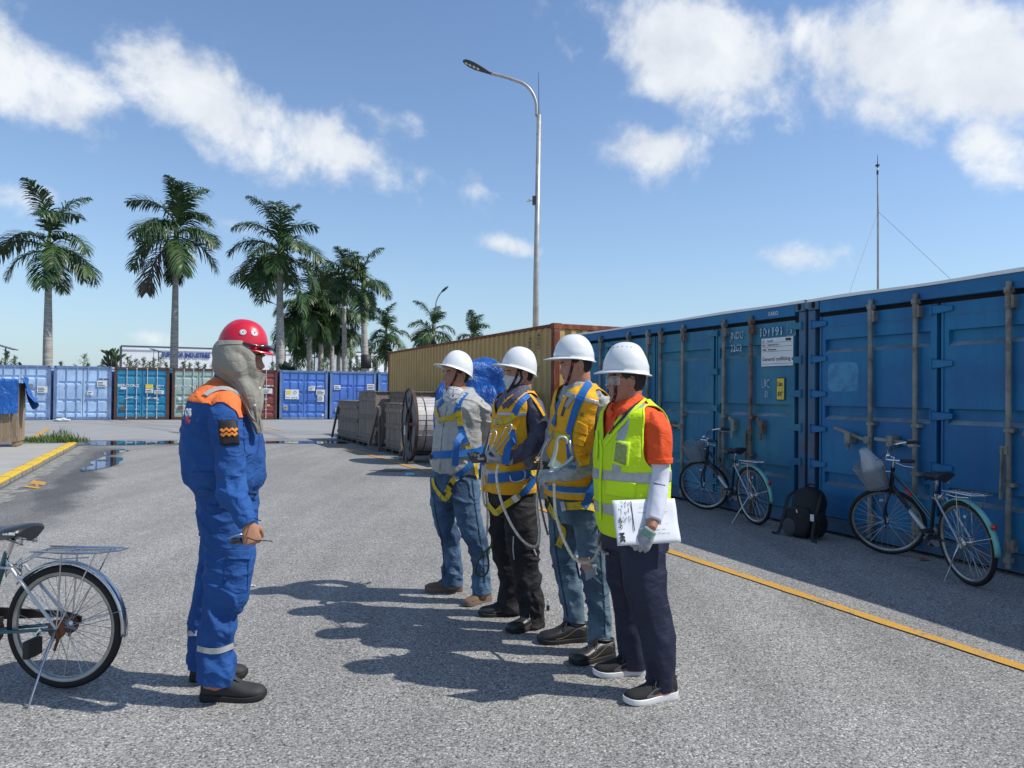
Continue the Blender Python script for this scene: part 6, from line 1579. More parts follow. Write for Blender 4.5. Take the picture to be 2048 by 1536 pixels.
def cloth(name, col, var=.12, bump=.35, rough=.85, bs=34, weave=260, dirt=None, fade=None):
    if name in MATS: return MATS[name]
    t = NT(name); v = t.vec(); n = t.noise(v, 3.2, 6, .6); w = t.noise(t.vec(scale=(1,1,1.6)), bs*.42, 3, .5, .8); g = t.noise(v, weave, 2)
    a = tuple(x*(1-var) for x in col); b = fade if fade else tuple(min(1, x*(1+var)) for x in col); colo = t.mix(t.ramp(n, .32, .68), a, b)
    if dirt: colo = t.mix(t.math('MULTIPLY', t.ramp(t.noise(t.vec(loc=(3,1,7)), dirt[1], 7, .65), dirt[2], dirt[3]), dirt[4]), colo, dirt[0])
    t.set('Base Color', colo); t.set('Roughness', rough); t.set('Sheen Weight', .0)
    b1 = t.bump(w, min(1, bump*1.5), .022); t.bump(g, .15, .0015, b1); MATS[name] = t.m; return t.m
M_CVB = cloth('royal_blue_cotton', (.008,.066,.255), fade=(.014,.088,.30), bump=.45); M_ORG = cloth('orange_fabric', (.75,.17,.04)); M_REFL = pmat('reflective_tape', (.42,.43,.42), .35, .25, var=.12, vs=20, bump=.2, bs=120)
M_CAPE = cloth('grey_cape_cloth', (.235,.225,.185), rough=.7, bump=.3); M_SHOEB = pmat('black_leather', (.02,.02,.021), .4, var=.3, vs=14, bump=.25, bs=140); M_SHOEG = pmat('grey_black_shoe', (.028,.028,.029), .7, var=.15, vs=20, bump=.3, bs=160); M_SOLE = pmat('black_sole', (.014,.014,.014), .7, bump=.3, bs=200)
M_BOOT = pmat('brown_suede', (.16,.10,.06), .8, var=.25, vs=14, bump=.4, bs=160); M_BSOLE = pmat('tan_sole', (.16,.12,.09), .8); M_WSOLE = pmat('white_sole', (.7,.7,.69), .5, var=.06); M_LACE = pmat('lace', (.055,.055,.055), .8); M_TAN = pmat('tan_stitch', (.25,.19,.1), .8)
M_SOCK = pmat('dark_sock', (.03,.03,.035), .9)
# ---- shoes
def shoe(root, heel, toe, mat, sole, collar=.10, name='shoe', accents=None, lace=MATS['lace'], toecap=None, w=1.0, stitch=None, thick=.028):
    h = Vector(heel); t = Vector(toe); h.z = t.z = 0; X = (t-h); L_ = X.length; X.normalize(); Y_ = Vector((-X.y, X.x, 0)); s = L_/.30
    M_ = Matrix((X, Y_, Vector((0,0,1)))).transposed().to_4x4() @ Matrix.Scale(s, 4); M_.translation = h
    xs = [.0,.005,.015,.04,.08,.12,.155,.185,.215,.245,.27,.286,.296,.30]; hw = [.010,.023,.032,.036,.035,.036,.041,.046,.049,.0475,.041,.031,.019,.006]; tp = [collar*.8,collar*.93,collar,collar*1.02,collar*1.04,collar*.99,.055+collar*.34,.083,.074,.069,.064,.057,.045,.030]
    def loft(x, w_, z0, z1, n=26, e=2.6):
        V = []
        for k in range(n):
            a = 2*math.pi*k/n; c_, s_ = math.cos(a), math.sin(a); kk = (abs(c_)**e+abs(s_)**e)**(-1/e); sh = .75+.25*(1 if s_ < 0 else (1-s_**2)); V.append(Vector((x, w_*c_*kk*(1 if s_ < 0 else 1-.33*s_**2), (z0+z1)/2+(z1-z0)/2*s_*kk)))
        return V
    P = spline([(x, 0, 0, a*w, b) for x, a, b in zip(xs, hw, tp)], .008); u = MB(); n = 26; b = 0
    for r_ in P: u.V += loft(r_[0], r_[3], .012, r_[4])
    for i in range(len(P)-1):
        for k in range(n): u.F.append((i*n+k, i*n+(k+1)%n, (i+1)*n+(k+1)%n, (i+1)*n+k)); u.M.append(0)
    u.F += [tuple(reversed(range(n))), tuple((len(P)-1)*n+k for k in range(n))]; u.M += [0, 0]; u.xf(M_); so_ = u.build(name, mat, root, True, world=True)
    so2 = MB(); ring = [(x, a) for x, a in zip(xs, hw)]; Q = spline([(x, a*w*1.02+.0015, 0) for x, a in ring], .01); out = [(q[0]-.003+(.006*q[0]/.3), q[1]) for q in Q]+[(q[0]-.003+(.006*q[0]/.3), -q[1]) for q in Q[::-1]]
    b = len(so2.V); zz = [(0, .95), (.006, .985), (thick*.5, 1.0), (thick, 1.0), (thick+.003, .95)]
    for (z, f) in zz:
        for (x, y) in out: so2.V.append(Vector((.15+(x-.15)*(1 if z else .985), y*f, z*(1+.35*math.exp(-(x/.09)**2))+.012*max(0, (x-.21)/.09)**2)))
    m_ = len(out)
    for i in range(4):
        for k in range(m_): so2.F.append((i*m_+k, i*m_+(k+1)%m_, (i+1)*m_+(k+1)%m_, (i+1)*m_+k)); so2.M.append(0)
    so2.F += [tuple(reversed(range(m_))), tuple(4*m_+k for k in range(m_))]; so2.M += [0, 0]; so2.xf(M_); so2.build('sole', sole, so_, False, world=True)
    # opening collar and laces
    cl = MB(); ring = [Vector((.060+.055*math.cos(a), .030*math.sin(a), collar*1.02+.002+.004*math.cos(a))) for a in np.linspace(0, 2*math.pi, 20)[:-1]]; cl.tube(ring, .007, 7, closed=True); cl.xf(M_); cl.build('padded_collar', mat, so_, True, world=True)
    tg = MB(); tg.add([(.115,-.02,collar+.014),(.115,.02,collar+.014),(.19,.016,.080),(.19,-.016,.080),(.118,0,collar+.022),(.19,0,.083)], [(0,4,5,3),(4,1,2,5)]); tg.xf(M_); tg.build('tongue', mat, so_, False, world=True)
    lc = MB()
    for i in range(5):
        t_ = i/4; x = .130+.055*t_; z = float(np.interp(x, xs, tp))+.004; lc.tube([Vector((x,-.024,z-.012)), Vector((x+.003,0,z+.003)), Vector((x,.024,z-.012))], .0026, 5)
    for s_ in (-1,1): lc.tube(spline([(.135,0,.102),(.135,s_*.026,.112),(.150,s_*.042,.085),(.145,s_*.03,.075)], .008), .0024, 5)
    lc.xf(M_); lc.build('laces', lace, so_, False, world=True)
    if accents:
        for (mat_, x0, x1, z0, z1, nm) in accents:
            for s_ in (-1, 1):
                q = MB(); Vv = []
                for x in np.linspace(x0, x1, 12):
                    ww = float(np.interp(x, xs, hw))*w; t_ = (x-x0)/(x1-x0); top = float(np.interp(x, xs, tp))
                    for z in (z0+(.0)*t_, z0+(z1-z0)*(.25+.75*math.sin(math.pi*min(1,t_*.9+.08)))):
                        f = max(0, min(1, (z-.012)/(top-.012))); sz = f*2-1; cc = (1-abs(sz)**2.6)**(1/2.6); Vv.append(Vector((x, s_*(ww*cc*(1 if sz < 0 else 1-.33*sz**2)+.0018), z)))
                q.add(Vv, [(2*i, 2*i+1, 2*i+3, 2*i+2) for i in range(11)]); q.xf(M_); q.build(nm, mat_, so_, True, world=True)
    if stitch:
        for s_ in (-1, 1):
            q = MB(); Vv = []
            for x in np.linspace(.03, .20, 16):
                ww = float(np.interp(x, xs, hw))*w; top = float(np.interp(x, xs, tp)); z = .045+.030*math.exp(-((x-.05)/.05)**2)+.012*math.sin((x-.03)*30)
                f = max(0, min(1, (z-.012)/(top-.012))); sz = f*2-1; cc = (1-abs(sz)**2.6)**(1/2.6); Vv.append(Vector((x, s_*(ww*cc*(1 if sz < 0 else 1-.33*sz**2)+.001), z)))
            q.tube(Vv, .0013, 4); q.xf(M_); q.build('stitching', stitch, so_, False, world=True)
    return so_, M_

# ---- person assembly
class Person:
    def __init__(s, label, foot, yaw, fx=-1):
        s.root = thing('person', label, 'person', foot); s.fx = fx; s.yaw = yaw; s.bv = []; s.G = {}
    def garment(s, name, mb, mat, voxel=.0075, smooth=2, wr=None):
        V, Fc = remesh(mb, voxel, smooth); T = tris(Fc)
        if wr:
            amp, fr, seed = wr; N_ = vnormals(V, T); q = V*np.array(fr); wp = vnoise(V*5.0, seed+5); q = q+np.stack([wp*.8, wp*.8, wp*1.6+V[:,0]*6], 1); r1 = np.maximum(0, 1-np.abs(vnoise(q*.72, seed))*2.3)**1.7; r2 = np.maximum(0, 1-np.abs(vnoise(q*1.9+9, seed+2))*2.8)**1.5
            msk = .45+.55*np.clip(vnoise(V*6+3, seed+8)*2+.6, 0, 1); V = V+N_*((amp*msk*(r1*1.6+r2*.25-.45))[:,None])
        s.G[name] = (V, T, vnormals(V, T)); s.bv.append(bvhtree.BVHTree.FromPolygons([tuple(v) for v in V], [tuple(int(i) for i in t) for t in T]))
        return mesh_obj(name, V, Fc, mat, s.root, True, world=True)
    def shell(s, name, tr, th, grow, fold, seed, folds=None):
        m_ = MB(); torso(m_, tr, th, fold=fold, seed=seed, grow=grow, folds=folds); V, Fc = remesh(m_, .0075, 3); T = tris(Fc); s.G[name] = (V, T, vnormals(V, T))
    def derive(s, src, name, mat, off, fields, parent=None, thick=.0025, add=True):
        V, T, N_ = s.G[src]; V2 = V+N_*off; T2 = T
        for f in fields:
            sc = f(V2); V2, T2 = clip(V2, T2, sc)
            if len(T2) == 0: return None
        N2 = vnormals(V2, T2)
        if add: s.bv.append(bvhtree.BVHTree.FromPolygons([tuple(v) for v in V2], [tuple(int(i) for i in t) for t in T2]))
        s.G[name] = (V2, T2, N2)
        o = mesh_obj(name, V2, [tuple(t) for t in T2], mat, parent or s.root, True, world=True); md = o.modifiers.new('s', 'SOLIDIFY'); md.thickness = thick; md.offset = 1
        return o
    def hit(s, px, py, depth=None):
        d = ray(px, py); best = None
        for b in s.bv:
            r_ = b.ray_cast(CAM, d, 50)
            if r_[0] is not None and (best is None or r_[3] < best[2]): best = (r_[0], r_[1], r_[3])
        if best is None: return None
        n = best[1]; n = -n if n.dot(d) > 0 else n
        return best[0], n
    def strap(s, name, pts, width, mat, off=.006, thick=.003, parent=None, free=None, smooth=2, label=None):
        # pts: pixels (px,py) laid on the body, or (px,py,Y) hanging free
        P = []
        dense = []
        for i in range(len(pts)-1):
            a, b = pts[i], pts[i+1]; m_ = max(1, int(math.dist(a[:2], b[:2])/5))
            for j in range(m_):
                t = j/m_; q = (a[0]+(b[0]-a[0])*t, a[1]+(b[1]-a[1])*t); ya = a[2] if len(a) > 2 else None; yb = b[2] if len(b) > 2 else None
                dense.append((*q, (ya+(yb-ya)*t) if (ya and yb) else None))
        dense.append((*pts[-1][:2], pts[-1][2] if len(pts[-1]) > 2 else None))
        lastY = None
        for (x, y, Yd) in dense:
            if Yd is None:
                h_ = s.hit(x, y)
                if h_ is None or (lastY and abs(h_[0].y-lastY) > .18 and lastY): 
                    if lastY is None: continue
                    P.append((W(x, y, lastY), P[-1][1])); continue
                p, n = h_; lastY = p.y; P.append((p+n*off, n))
            else: lastY = Yd; P.append((W(x, y, Yd), Vector((0,-1,.0))))
        if len(P) < 2: return None
        pos = np.array([tuple(p) for p, n in P]); nr = np.array([tuple(n) for p, n in P])
        for _ in range(smooth):
            pos[1:-1] = pos[1:-1]*.5+(pos[:-2]+pos[2:])*.25; nr[1:-1] = nr[1:-1]*.4+(nr[:-2]+nr[2:])*.3
        V = []; Fc = []
        for i in range(len(pos)):
            t = Vector(pos[min(i+1,len(pos)-1)]-pos[max(i-1,0)]).normalized(); n = Vector(nr[i]).normalized(); sd = t.cross(n).normalized(); n = sd.cross(t).normalized(); c_ = Vector(pos[i]); hw = width/2
            V += [c_-sd*hw-n*.001, c_+sd*hw-n*.001, c_+sd*hw+n*thick, c_-sd*hw+n*thick]
            if i: a = 4*(i-1); b = 4*i; Fc += [(a+k, a+(k+1)%4, b+(k+1)%4, b+k) for k in range(4)]
        Fc += [(0,1,2,3), tuple(4*(len(pos)-1)+k for k in (3,2,1,0))]
        o = mesh_obj(name, V, Fc, mat, parent or s.root, False, world=True)
        if label: o['label'] = label
        return o
    def patch(s, name, pts, mat, off=.005, parent=None, thick=.0015):
        # polygon on the body outlined in pixels, grid-filled through a quad (4 corners)
        a, b, c_, d = pts; n, m_ = 9, 9; V = []; Fc = []
        Yl = None
        for i in range(n):
            for j in range(m_):
                u, v = i/(n-1), j/(m_-1); x = (a[0]*(1-u)+b[0]*u)*(1-v)+(d[0]*(1-u)+c_[0]*u)*v; y = (a[1]*(1-u)+b[1]*u)*(1-v)+(d[1]*(1-u)+c_[1]*u)*v; h_ = s.hit(x, y)
                if h_ is None or (Yl and abs(h_[0].y-Yl) > .12): p = W(x, y, Yl or 4)
                else: p = h_[0]+h_[1]*off; Yl = h_[0].y
                V.append(p)
        # smooth
        A = np.array([tuple(v) for v in V]).reshape(n, m_, 3)
        for _ in range(2): B = A.copy(); B[1:-1,1:-1] = A[1:-1,1:-1]*.4+(A[:-2,1:-1]+A[2:,1:-1]+A[1:-1,:-2]+A[1:-1,2:])*.15; A = B
        V = A.reshape(-1, 3)
        for i in range(n-1):
            for j in range(m_-1): q = i*m_+j; Fc.append((q, q+1, q+m_+1, q+m_))
        o = mesh_obj(name, V, Fc, mat, parent or s.root, True, world=True); md = o.modifiers.new('s', 'SOLIDIFY'); md.thickness = thick; md.offset = 0
        return o
    def face(s, HM, skin, body_bv, lookdown=0.0, closed=False):
        IM = HM.inverted(); f = HM.to_3x3() @ Vector((1,0,0))
        for sd in (-1, 1):
            o = HM @ Vector((.2, sd*.031, .0105)); h_ = body_bv.ray_cast(o, -f, .3)
            if h_[0] is None: continue
            L_ = IM @ h_[0]; e = MB(); c_ = Vector((L_.x-.0098, sd*.031, .0105)); e.ell(c_, .0118, .0125, .0075, n=14, m_=10); e.xf(HM); eo = e.build('eye', M_EYEW, s.root, True, world=True)
            i_ = MB(); i_.ell(c_+Vector((.0082,0,-.001)), .004, .0052, .0055, n=12, m_=8); i_.xf(HM); i_.build('iris', M_IRIS, eo, True, world=True)
            ld = MB(); pts = []
            for t in np.linspace(-1, 1, 9):
                yy = sd*.031+t*.0165; zz = .0105+.0068*(1-t*t)-.001; pts.append(Vector((L_.x+.0018-.0042*abs(t)**1.5-.002*(t*sd > 0)*abs(t), yy, zz)))
            ld.tube(pts, [.0009,.0016,.002,.0022,.0022,.0022,.002,.0016,.0009], 6); ld.xf(HM); ld.build('eyelid', M_HAIR, s.root, True, world=True)
            bz = MB(); pts = []
            for t in np.linspace(-1, 1, 10):
                yy = sd*.032+t*.019*sd; zz = .031+.004*(1-(t-.2)**2); oo = HM @ Vector((.2, yy, zz)); hh = body_bv.ray_cast(oo, -f, .3)
                if hh[0] is not None: q = IM @ hh[0]; pts.append(q+Vector((.0006,0,0)))
            if len(pts) > 3: bz.tube(pts, [.0014]+[.0036]*(len(pts)-2)+[.0014], 6); bz.xf(HM); bz.build('eyebrow', M_HAIR, s.root, True, world=True)
    def hair(s, HM, low=-.062):
        V, Fc = head_grid(60, 72, infl=.004); T = tris(Fc); f = (-.002+.95*V[:,2])-V[:,0]; f = np.minimum(f, (V[:,2]-low)*1.0); ear = np.hypot((V[:,0]+.012)/.022, (V[:,2]-.0)/.034)-1; f = np.minimum(f, np.where(V[:,2] < .03, ear*.02, 1))
        f = f+.003*vnoise(V*140, 2); V2, T2 = clip(V, T, f); V2 = [tuple(HM @ Vector(v)) for v in V2]; o = mesh_obj('hair', V2, [tuple(t) for t in T2], M_HAIR, s.root, True, world=True); md = o.modifiers.new('s', 'SOLIDIFY'); md.thickness = .004; md.offset = -1
    def body(s, mb, HM, skin, voxel=.0045):
        add_head(mb, HM); V, Fc = remesh(mb, voxel, 1, .35); IM = np.array(HM.inverted()); c_ = np.array([V[list(f)].mean(0) for f in Fc]); L_ = c_ @ IM[:3,:3].T+IM[:3,3]
        lip = (L_[:,0] > .078) & (np.abs(L_[:,1]) < .021) & (L_[:,2] > -.0655) & (L_[:,2] < -.0445)
        o = mesh_obj('body', V, Fc, None, s.root, True, world=True, mats=[skin, M_LIP], midx=lip.astype(np.int32)); bv = bvhtree.BVHTree.FromPolygons([tuple(v) for v in V], Fc); s.G['body'] = (V, tris(Fc), vnormals(V, tris(Fc))); s.bv.append(bv); return bv
def capsule(V, A, B):
    A = np.array(A); B = np.array(B); d = B-A; t = np.clip(((V-A) @ d)/(d @ d), 0, 1); return np.linalg.norm(V-(A+t[:,None]*d), axis=1)
def rope(name, pts, r_, mat, parent, strands=3, pitch=.035, label=None):
    P = spline([tuple(p) for p in pts], .008); root = parent; mb = MB(); s = 0; prev = None; S_ = [[] for _ in range(strands)]
    for i in range(len(P)):
        t = Vector(P[min(i+1,len(P)-1),:3]-P[max(i-1,0),:3]).normalized()
        if i: s += np.linalg.norm(P[i,:3]-P[i-1,:3])
        a = t.cross(Vector((0,0,1))) if prev is None else prev-t*prev.dot(t)
        if a.length < .05: a = t.orthogonal()
        a.normalize(); prev = a; b = t.cross(a)
        for k in range(strands): an = 2*math.pi*(s/pitch+k/strands); S_[k].append(Vector(P[i,:3])+a*(r_*.55*math.cos(an))+b*(r_*.55*math.sin(an)))
    for q in S_: mb.tube(q, r_*.56, 5)
    return mb.build(name, mat, parent, True, world=True)
M_ROPE = pmat('beige_rope', (.75,.68,.55), .9, var=.2, vs=60, bump=.5, bs=300); M_WEB = cloth('blue_webbing', (.005,.115,.38), bump=.1, rough=.6); M_WEBY = cloth('yellow_webbing', (.64,.46,.012), bump=.1, rough=.65, dirt=((.12,.10,.03), 30, .5, .62, .6)); M_STEEL = pmat('hook_steel', (.45,.46,.47), .3, .85, var=.15, vs=20)
M_HIVIS_O = cloth('orange_yellow_vest', (.82,.40,.010), dirt=((.45,.2,.01), 8, .55, .75, .4)); M_HIVIS_L = cloth('lime_vest', (.60,.82,.012), bump=.3, var=.06); M_LIMEB = cloth('bright_lime_trim', (.66,.95,.015), bump=.1, var=.03)
def jeans(name, a, b): return cloth(name, a, fade=b, bump=.5, bs=26, dirt=(tuple(min(1,x*1.7) for x in b), 3.5, .55, .75, .5))
M_JEAN1 = jeans('mid_blue_denim', (.022,.055,.12), (.09,.17,.27)); M_JEAN2 = jeans('faded_denim', (.04,.08,.125), (.14,.215,.27)); M_BLKTR = cloth('black_trousers', (.011,.010,.012), rough=.8); M_NAVYTR = cloth('navy_trousers', (.010,.013,.038), rough=.6, bump=.2)
M_SHIRTG = cloth('light_grey_shirt', (.36,.36,.335), rough=.55); M_SHIRTG3 = cloth('grey_shirt', (.29,.30,.29), rough=.5); M_NAVY = cloth('navy_work_shirt', (.035,.034,.06), rough=.6, fade=(.075,.07,.11)); M_POLO = cloth('orange_red_polo', (.80,.085,.012), bump=.3, var=.05); M_SLV = cloth('white_arm_sleeve', (.62,.63,.70), bump=.08, var=.03)
M_GLG = pmat('grey_glove', (.36,.37,.38), .85, var=.25, vs=25, bump=.5, bs=200); M_GLD = pmat('dark_grey_glove', (.075,.078,.08), .8, var=.2, vs=25, bump=.4, bs=200); M_STRB = pmat('black_chin_strap', (.01,.01,.011), .7); M_STRR = pmat('red_strap_thread', (.4,.02,.04), .7)
# ================================================================== THE FIVE PEOPLE
def chin(P, HM, pts, pts2=None, redn=3, w=.016):
    o = P.strap('chin_strap', pts, w, M_STRB, off=.0035, thick=.003)
    for i in range(redn):
        t0 = (i+.25)/redn; k = t0*(len(pts)-1); i0 = min(int(k), len(pts)-2); a = [pts[i0][q]+(pts[i0+1][q]-pts[i0][q])*(k-i0) for q in (0,1)]; k2 = min(k+.32*(len(pts)-1)/redn, len(pts)-1.001); i1 = min(int(k2), len(pts)-2); b = [pts[i1][q]+(pts[i1+1][q]-pts[i1][q])*(k2-i1) for q in (0,1)]
        P.strap('red_stitching', [tuple(a), tuple(b)], w*.5, M_STRR, off=.0072, thick=.001, parent=o)
    if pts2: P.strap('chin_strap', pts2, w*.8, M_STRB, off=.0035, thick=.003)
def neckpts(HM, tx, ty, Y, r0=.056, r1=.062):
    a = HM @ Vector((-.028, 0, -.02)); b = HM @ Vector((-.022, 0, -.09)); c_ = W(tx, ty, Y); return [(*a, r0, r0), (*b, r0, r0), (*(b.lerp(c_, .5)), r0*1.02, r0*1.02), (*c_, r1, r1)]

# ---------------------------------------------------------------- 1. man in blue coveralls, red helmet
def man_blue():
    P = Person('person in blue coveralls and red helmet with a grey neck cape', G(452,1386), 0, 1)
    HM = head_matrix(489, 722, 3.74, R(2), R(3), 1)
    tr = [(434,470,752,3.74,1.0),(424,476,765,3.74,1.25),(408,484,780,3.73,1.6),(392,492,800,3.73,1.72),(382,502,830,3.73,1.45),(374,514,860,3.73,1.25),(372,521,900,3.73,1.12),(376,524,940,3.73,1.06),(384,522,964,3.73,1.02),(395,510,982,3.73,1.0),(398,508,1000,3.73,1.0)]
    armR = [(449,806,3.60,25),(448,822,3.54,30,.85),(455,867,3.51,31,.8),(459,918,3.50,28,.85),(461,956,3.50,28,.85),(470,998,3.47,25,.9),(483,1026,3.45,21,.95),(494,1046,3.44,16.5,1)]
    armL = [(449,806,3.86,24),(450,822,3.92,27,.85),(462,867,3.96,27,.8),(470,915,3.97,25,.85),(474,956,3.96,24,.85),(480,998,3.92,22,.9),(488,1030,3.88,18,.95)]
    pel = [(398,508,978,3.73,1.0),(401,510,1010,3.73,1.05),(404,509,1045,3.73,1.1),(410,505,1075,3.73,1.15)]
    legR = [(455,1030,3.66,46,.75),(459,1075,3.64,48,.72),(461,1112,3.63,47,.7),(456,1160,3.62,45,.7),(452,1190,3.61,43,.7),(447,1210,3.61,38,.72),(441,1224,3.61,34,.78),(438,1245,3.61,35.5,.75),(431,1280,3.61,35,.75),(430,1308,3.61,34,.78),(436,1335,3.61,36,.78),(431,1365,3.61,35,.85)]
    legL = [(452,1030,3.80,44,.75),(446,1075,3.83,43,.72),(437,1131,3.85,40,.72),(422,1196,3.86,35,.78),(412,1246,3.86,33,.8),(409,1290,3.86,32,.8),(409,1322,3.86,33,.8),(410,1336,3.86,33,.85)]
    b = MB(); torso(b, tr, 0, scale=.8, fx=1); limb(b, neckpts(HM, 450, 778, 3.74), world=True); 
    limb(b, armR+[(497,1052,3.44,10)], scale=.62); limb(b, armL+[(490,1042,3.87,10)], scale=.62); limb(b, legR+[(428,1378,3.61,14)], scale=.62); limb(b, legL+[(405,1345,3.86,14)], scale=.62)
    w = W(495,1046,3.44); add_hand(b, w, Vector((.28,.02,-.95)), Vector((-.55,.85,-.1)), True, (1.15,1.35,.8), 1.02, .01, (.2,.9))
    w2 = W(489,1034,3.87); add_hand(b, w2, Vector((.25,0,-.97)), Vector((-.1,-1,0)), False, (.7,.8,.5), 1.0)
    bv = P.body(b, HM, M_SK1); P.face(HM, M_SK1, bv)
    j = MB(); torso(j, tr, 0, fold=.010, seed=3, fx=1, folds=[(0,.1),(.25,.5),(.6,1),(.9,1.3),(1,.4)], fs=10)
    limb(j, armR, fold=.008, seed=5, fs=15, folds=[(0,.3),(.3,.7),(.6,1.5),(.85,1.5),(1,.2)]); limb(j, armL, fold=.007, seed=6, fs=15)
    jo = P.garment('coverall_jacket', j, M_CVB, .007, 2, (.0065, (9,9,21), 4)); 
    t = MB(); torso(t, pel, 0, fold=.006, seed=8, fx=1)
    limb(t, legR, fold=.012, seed=9, fs=9, folds=[(0,.4),(.3,.7),(.5,1.3),(.62,1.2),(.8,.7),(.93,1.3),(1,.3)]); limb(t, legL, fold=.010, seed=10, fs=9)
    to = P.garment('coverall_trousers', t, M_CVB, .007, 2, (.008, (8,8,17), 5))
    # cuffs, collar
    q = MB(); limb(q, [(486,1034,3.445,19.5),(491,1042,3.44,18.5),(495,1050,3.438,17.5)], n=30, step=.006); q.build('cuff', M_CVB, P.root, True, world=True)
    cl = MB(); limb(cl, [(451,772,3.74,27,1.15),(453,760,3.74,24,1.15),(456,750,3.74,22.5,1.15)], n=36, step=.008, fold=.003, seed=3); cl.build('collar', M_CVB, jo, True, world=True)
    # orange yoke across the shoulders with a grey stripe
    zt = W(450,798,3.6).z; zl = lambda x: 0
    def yoke(V): 
        zc = W(450,822,3.73).z; return (V[:,2]-zc)-.0*V[:,0]-(V[:,0]-W(450,800,3.73).x)*(-.35)
    yo = P.derive('coverall_jacket', 'orange_yoke', M_ORG, .0035, [lambda V: (V[:,2]-W(450,806,3.73).z)+.42*np.maximum(0, V[:,0]-W(452,800,3.73).x)-.1*np.maximum(0, W(452,800,3.73).x-V[:,0]), lambda V: .235-np.abs(V[:,1]-3.73)], jo)
    P.strap('shoulder_stripe', [(411,793),(424,784),(438,779),(452,779),(463,783),(476,791),(484,803)], .028, M_REFL, off=.009, parent=jo)
    P.strap('orange_strap', [(470,779),(480,792),(488,806),(495,825)], .035, M_ORG, off=.008, parent=jo)
    # reflective bands on the legs
    for (pts, wd) in (([(397,1296),(410,1300),(425,1302),(440,1301),(455,1296),(465,1291)], .026), ([(377,1266),(388,1267),(398,1267)], .026)): P.strap('reflective_band', pts, wd, M_REFL, off=.005, parent=to)
    # sleeve badge: dark rectangle with two orange zigzags
    bd_ = P.patch('sleeve_badge', [(437,841),(473,839),(478,889),(442,891)], pmat('badge_black', (.012,.012,.016), .7), .006, jo)
    P.bv.append(bvhtree.BVHTree.FromPolygons([tuple(rootm(P.root) @ v.co) for v in bd_.data.vertices], [tuple(p.vertices) for p in bd_.data.polygons]))
    M_ZZ = pmat('orange_print', (.75,.22,.02), .6)
    for dy in (0, 8.5):
        pts = [(441.5,859+dy),(447,862.5+dy),(453,857.5+dy),(458.5,862+dy),(464,857.5+dy),(469,861.5+dy),(474,857+dy)]; P.strap('zigzag_print', pts, .013, M_ZZ, off=.003, thick=.001, parent=bd_, smooth=0)
    # chest pocket seams, pocket flap on the thigh
    M_SEAM = cloth('dark_blue_seam', (.004,.04,.22), bump=.1)
    for pts in ([(488,835),(487,870),(489,905),(500,910),(513,907)], [(516,850),(518,880),(514,907)]): P.strap('pocket_seam', pts, .004, M_SEAM, off=.002, thick=.001, parent=jo)
    P.strap('waist_seam', [(385,944),(410,943),(428,944)], .004, M_SEAM, off=.002, thick=.001, parent=jo)
    P.patch('pocket_flap', [(448,1100),(503,1099),(500,1119),(454,1119)], M_CVB, .007, to, .003); P.strap('pocket_seam', [(451,1121),(447,1172),(470,1186),(492,1184)], .004, M_SEAM, off=.002, thick=.001, parent=to); P.strap('leg_seam', [(497,1120),(494,1184)], .004, M_SEAM, off=.002, thick=.001, parent=to)
    P.patch('belt', [(395,978),(512,984),(508,996),(396,990)], M_CVB, .006, to, .003)
    # print on the back
    for (s_, x, y, mt, sz) in (('CNS', 377, 838, M_WHITE, .05), ('NG', 376, 852, pmat('red_print', (.4,.03,.06), .6), .05)):
        h_ = P.hit(383, y-6)
        if h_: text_mesh(s_, sz, mt, P.root, h_[0]+Vector((-.02,-.022,0)), Vector((.75,-.66,0)), (0,0,1), sx=.6, bold=.002, name='back_print')
    ho, HT_ = helmet(P.root, HM, M_HATR, .074, R(6), .036, .004, 'small', hh=.134, back=.015)
    P.bv.append(bvhtree.BVHTree.FromPolygons([tuple(rootm(P.root) @ v.co) for v in ho.data.vertices], [tuple(p.vertices) for p in ho.data.polygons]))
    for (cx_, cy_, r_) in ((486,664.5,6.5),(509,666,7)):
        h_ = P.hit(cx_, cy_)
        if h_:
            q = MB(); rr = r_*3.65/F_PX; q.lathe([(0,.0012),(rr*.95,.0012),(rr,0)], h_[0]+h_[1]*.001, h_[1], 20); so_ = q.build('round_sticker', M_WHITE, ho, False, world=True)
            q = MB(); q.lathe([(0,.0022),(rr*.28,.0022),(rr*.3,.001)], h_[0]+h_[1]*.001, h_[1], 12); q.lathe([(rr*.72,.0018),(rr*.82,.0018)], h_[0]+h_[1]*.001, h_[1], 20); q.build('sticker_mark', pmat('grey_print', (.12,.12,.14), .6) if cx_ < 500 else pmat('red_print', (.4,.03,.06), .6), so_, False, world=True)
    # dark goggles strapped round the front of the helmet
    g = MB(); pts = []
    for a in np.linspace(-75, 75, 22): pts.append(HT_ @ Vector((.128*math.cos(R(a))+.010, .112*math.sin(R(a)), .016-.004*math.cos(R(a)))))
    g.tube(pts, [.006]*6+[.013]*10+[.006]*6, 8); g.build('goggles', pmat('dark_goggle', (.03,.006,.014), .2, coat=.8), P.root, True, world=True)
    # grey cape
    cp = MB(); torso(cp, [(440,513,684,3.73,1.12),(433,517,694,3.73,1.12),(428,522,711,3.73,1.14),(429,526,728,3.73,1.14),(435,527,744,3.73,1.14),(448,524,757,3.72,1.15),(465,525,772,3.70,1.2),(479,525,792,3.68,1.2),(493,523,818,3.66,1.2),(506,523,845,3.65,1.2),(517,523,868,3.64,1.2)], 0, fx=1, e=2.0, n=72, fold=.008, fs=5, seed=15, folds=[(0,.05),(.2,.7),(1,1)])
    V = np.array([tuple(v) for v in cp.V]); T = tris([f for f in cp.F if len(f) == 4]); z0 = W(515,690,3.7).z; z1 = W(523,755,3.7).z; x0 = W(508,690,3.68).x; x1 = W(517,750,3.68).x
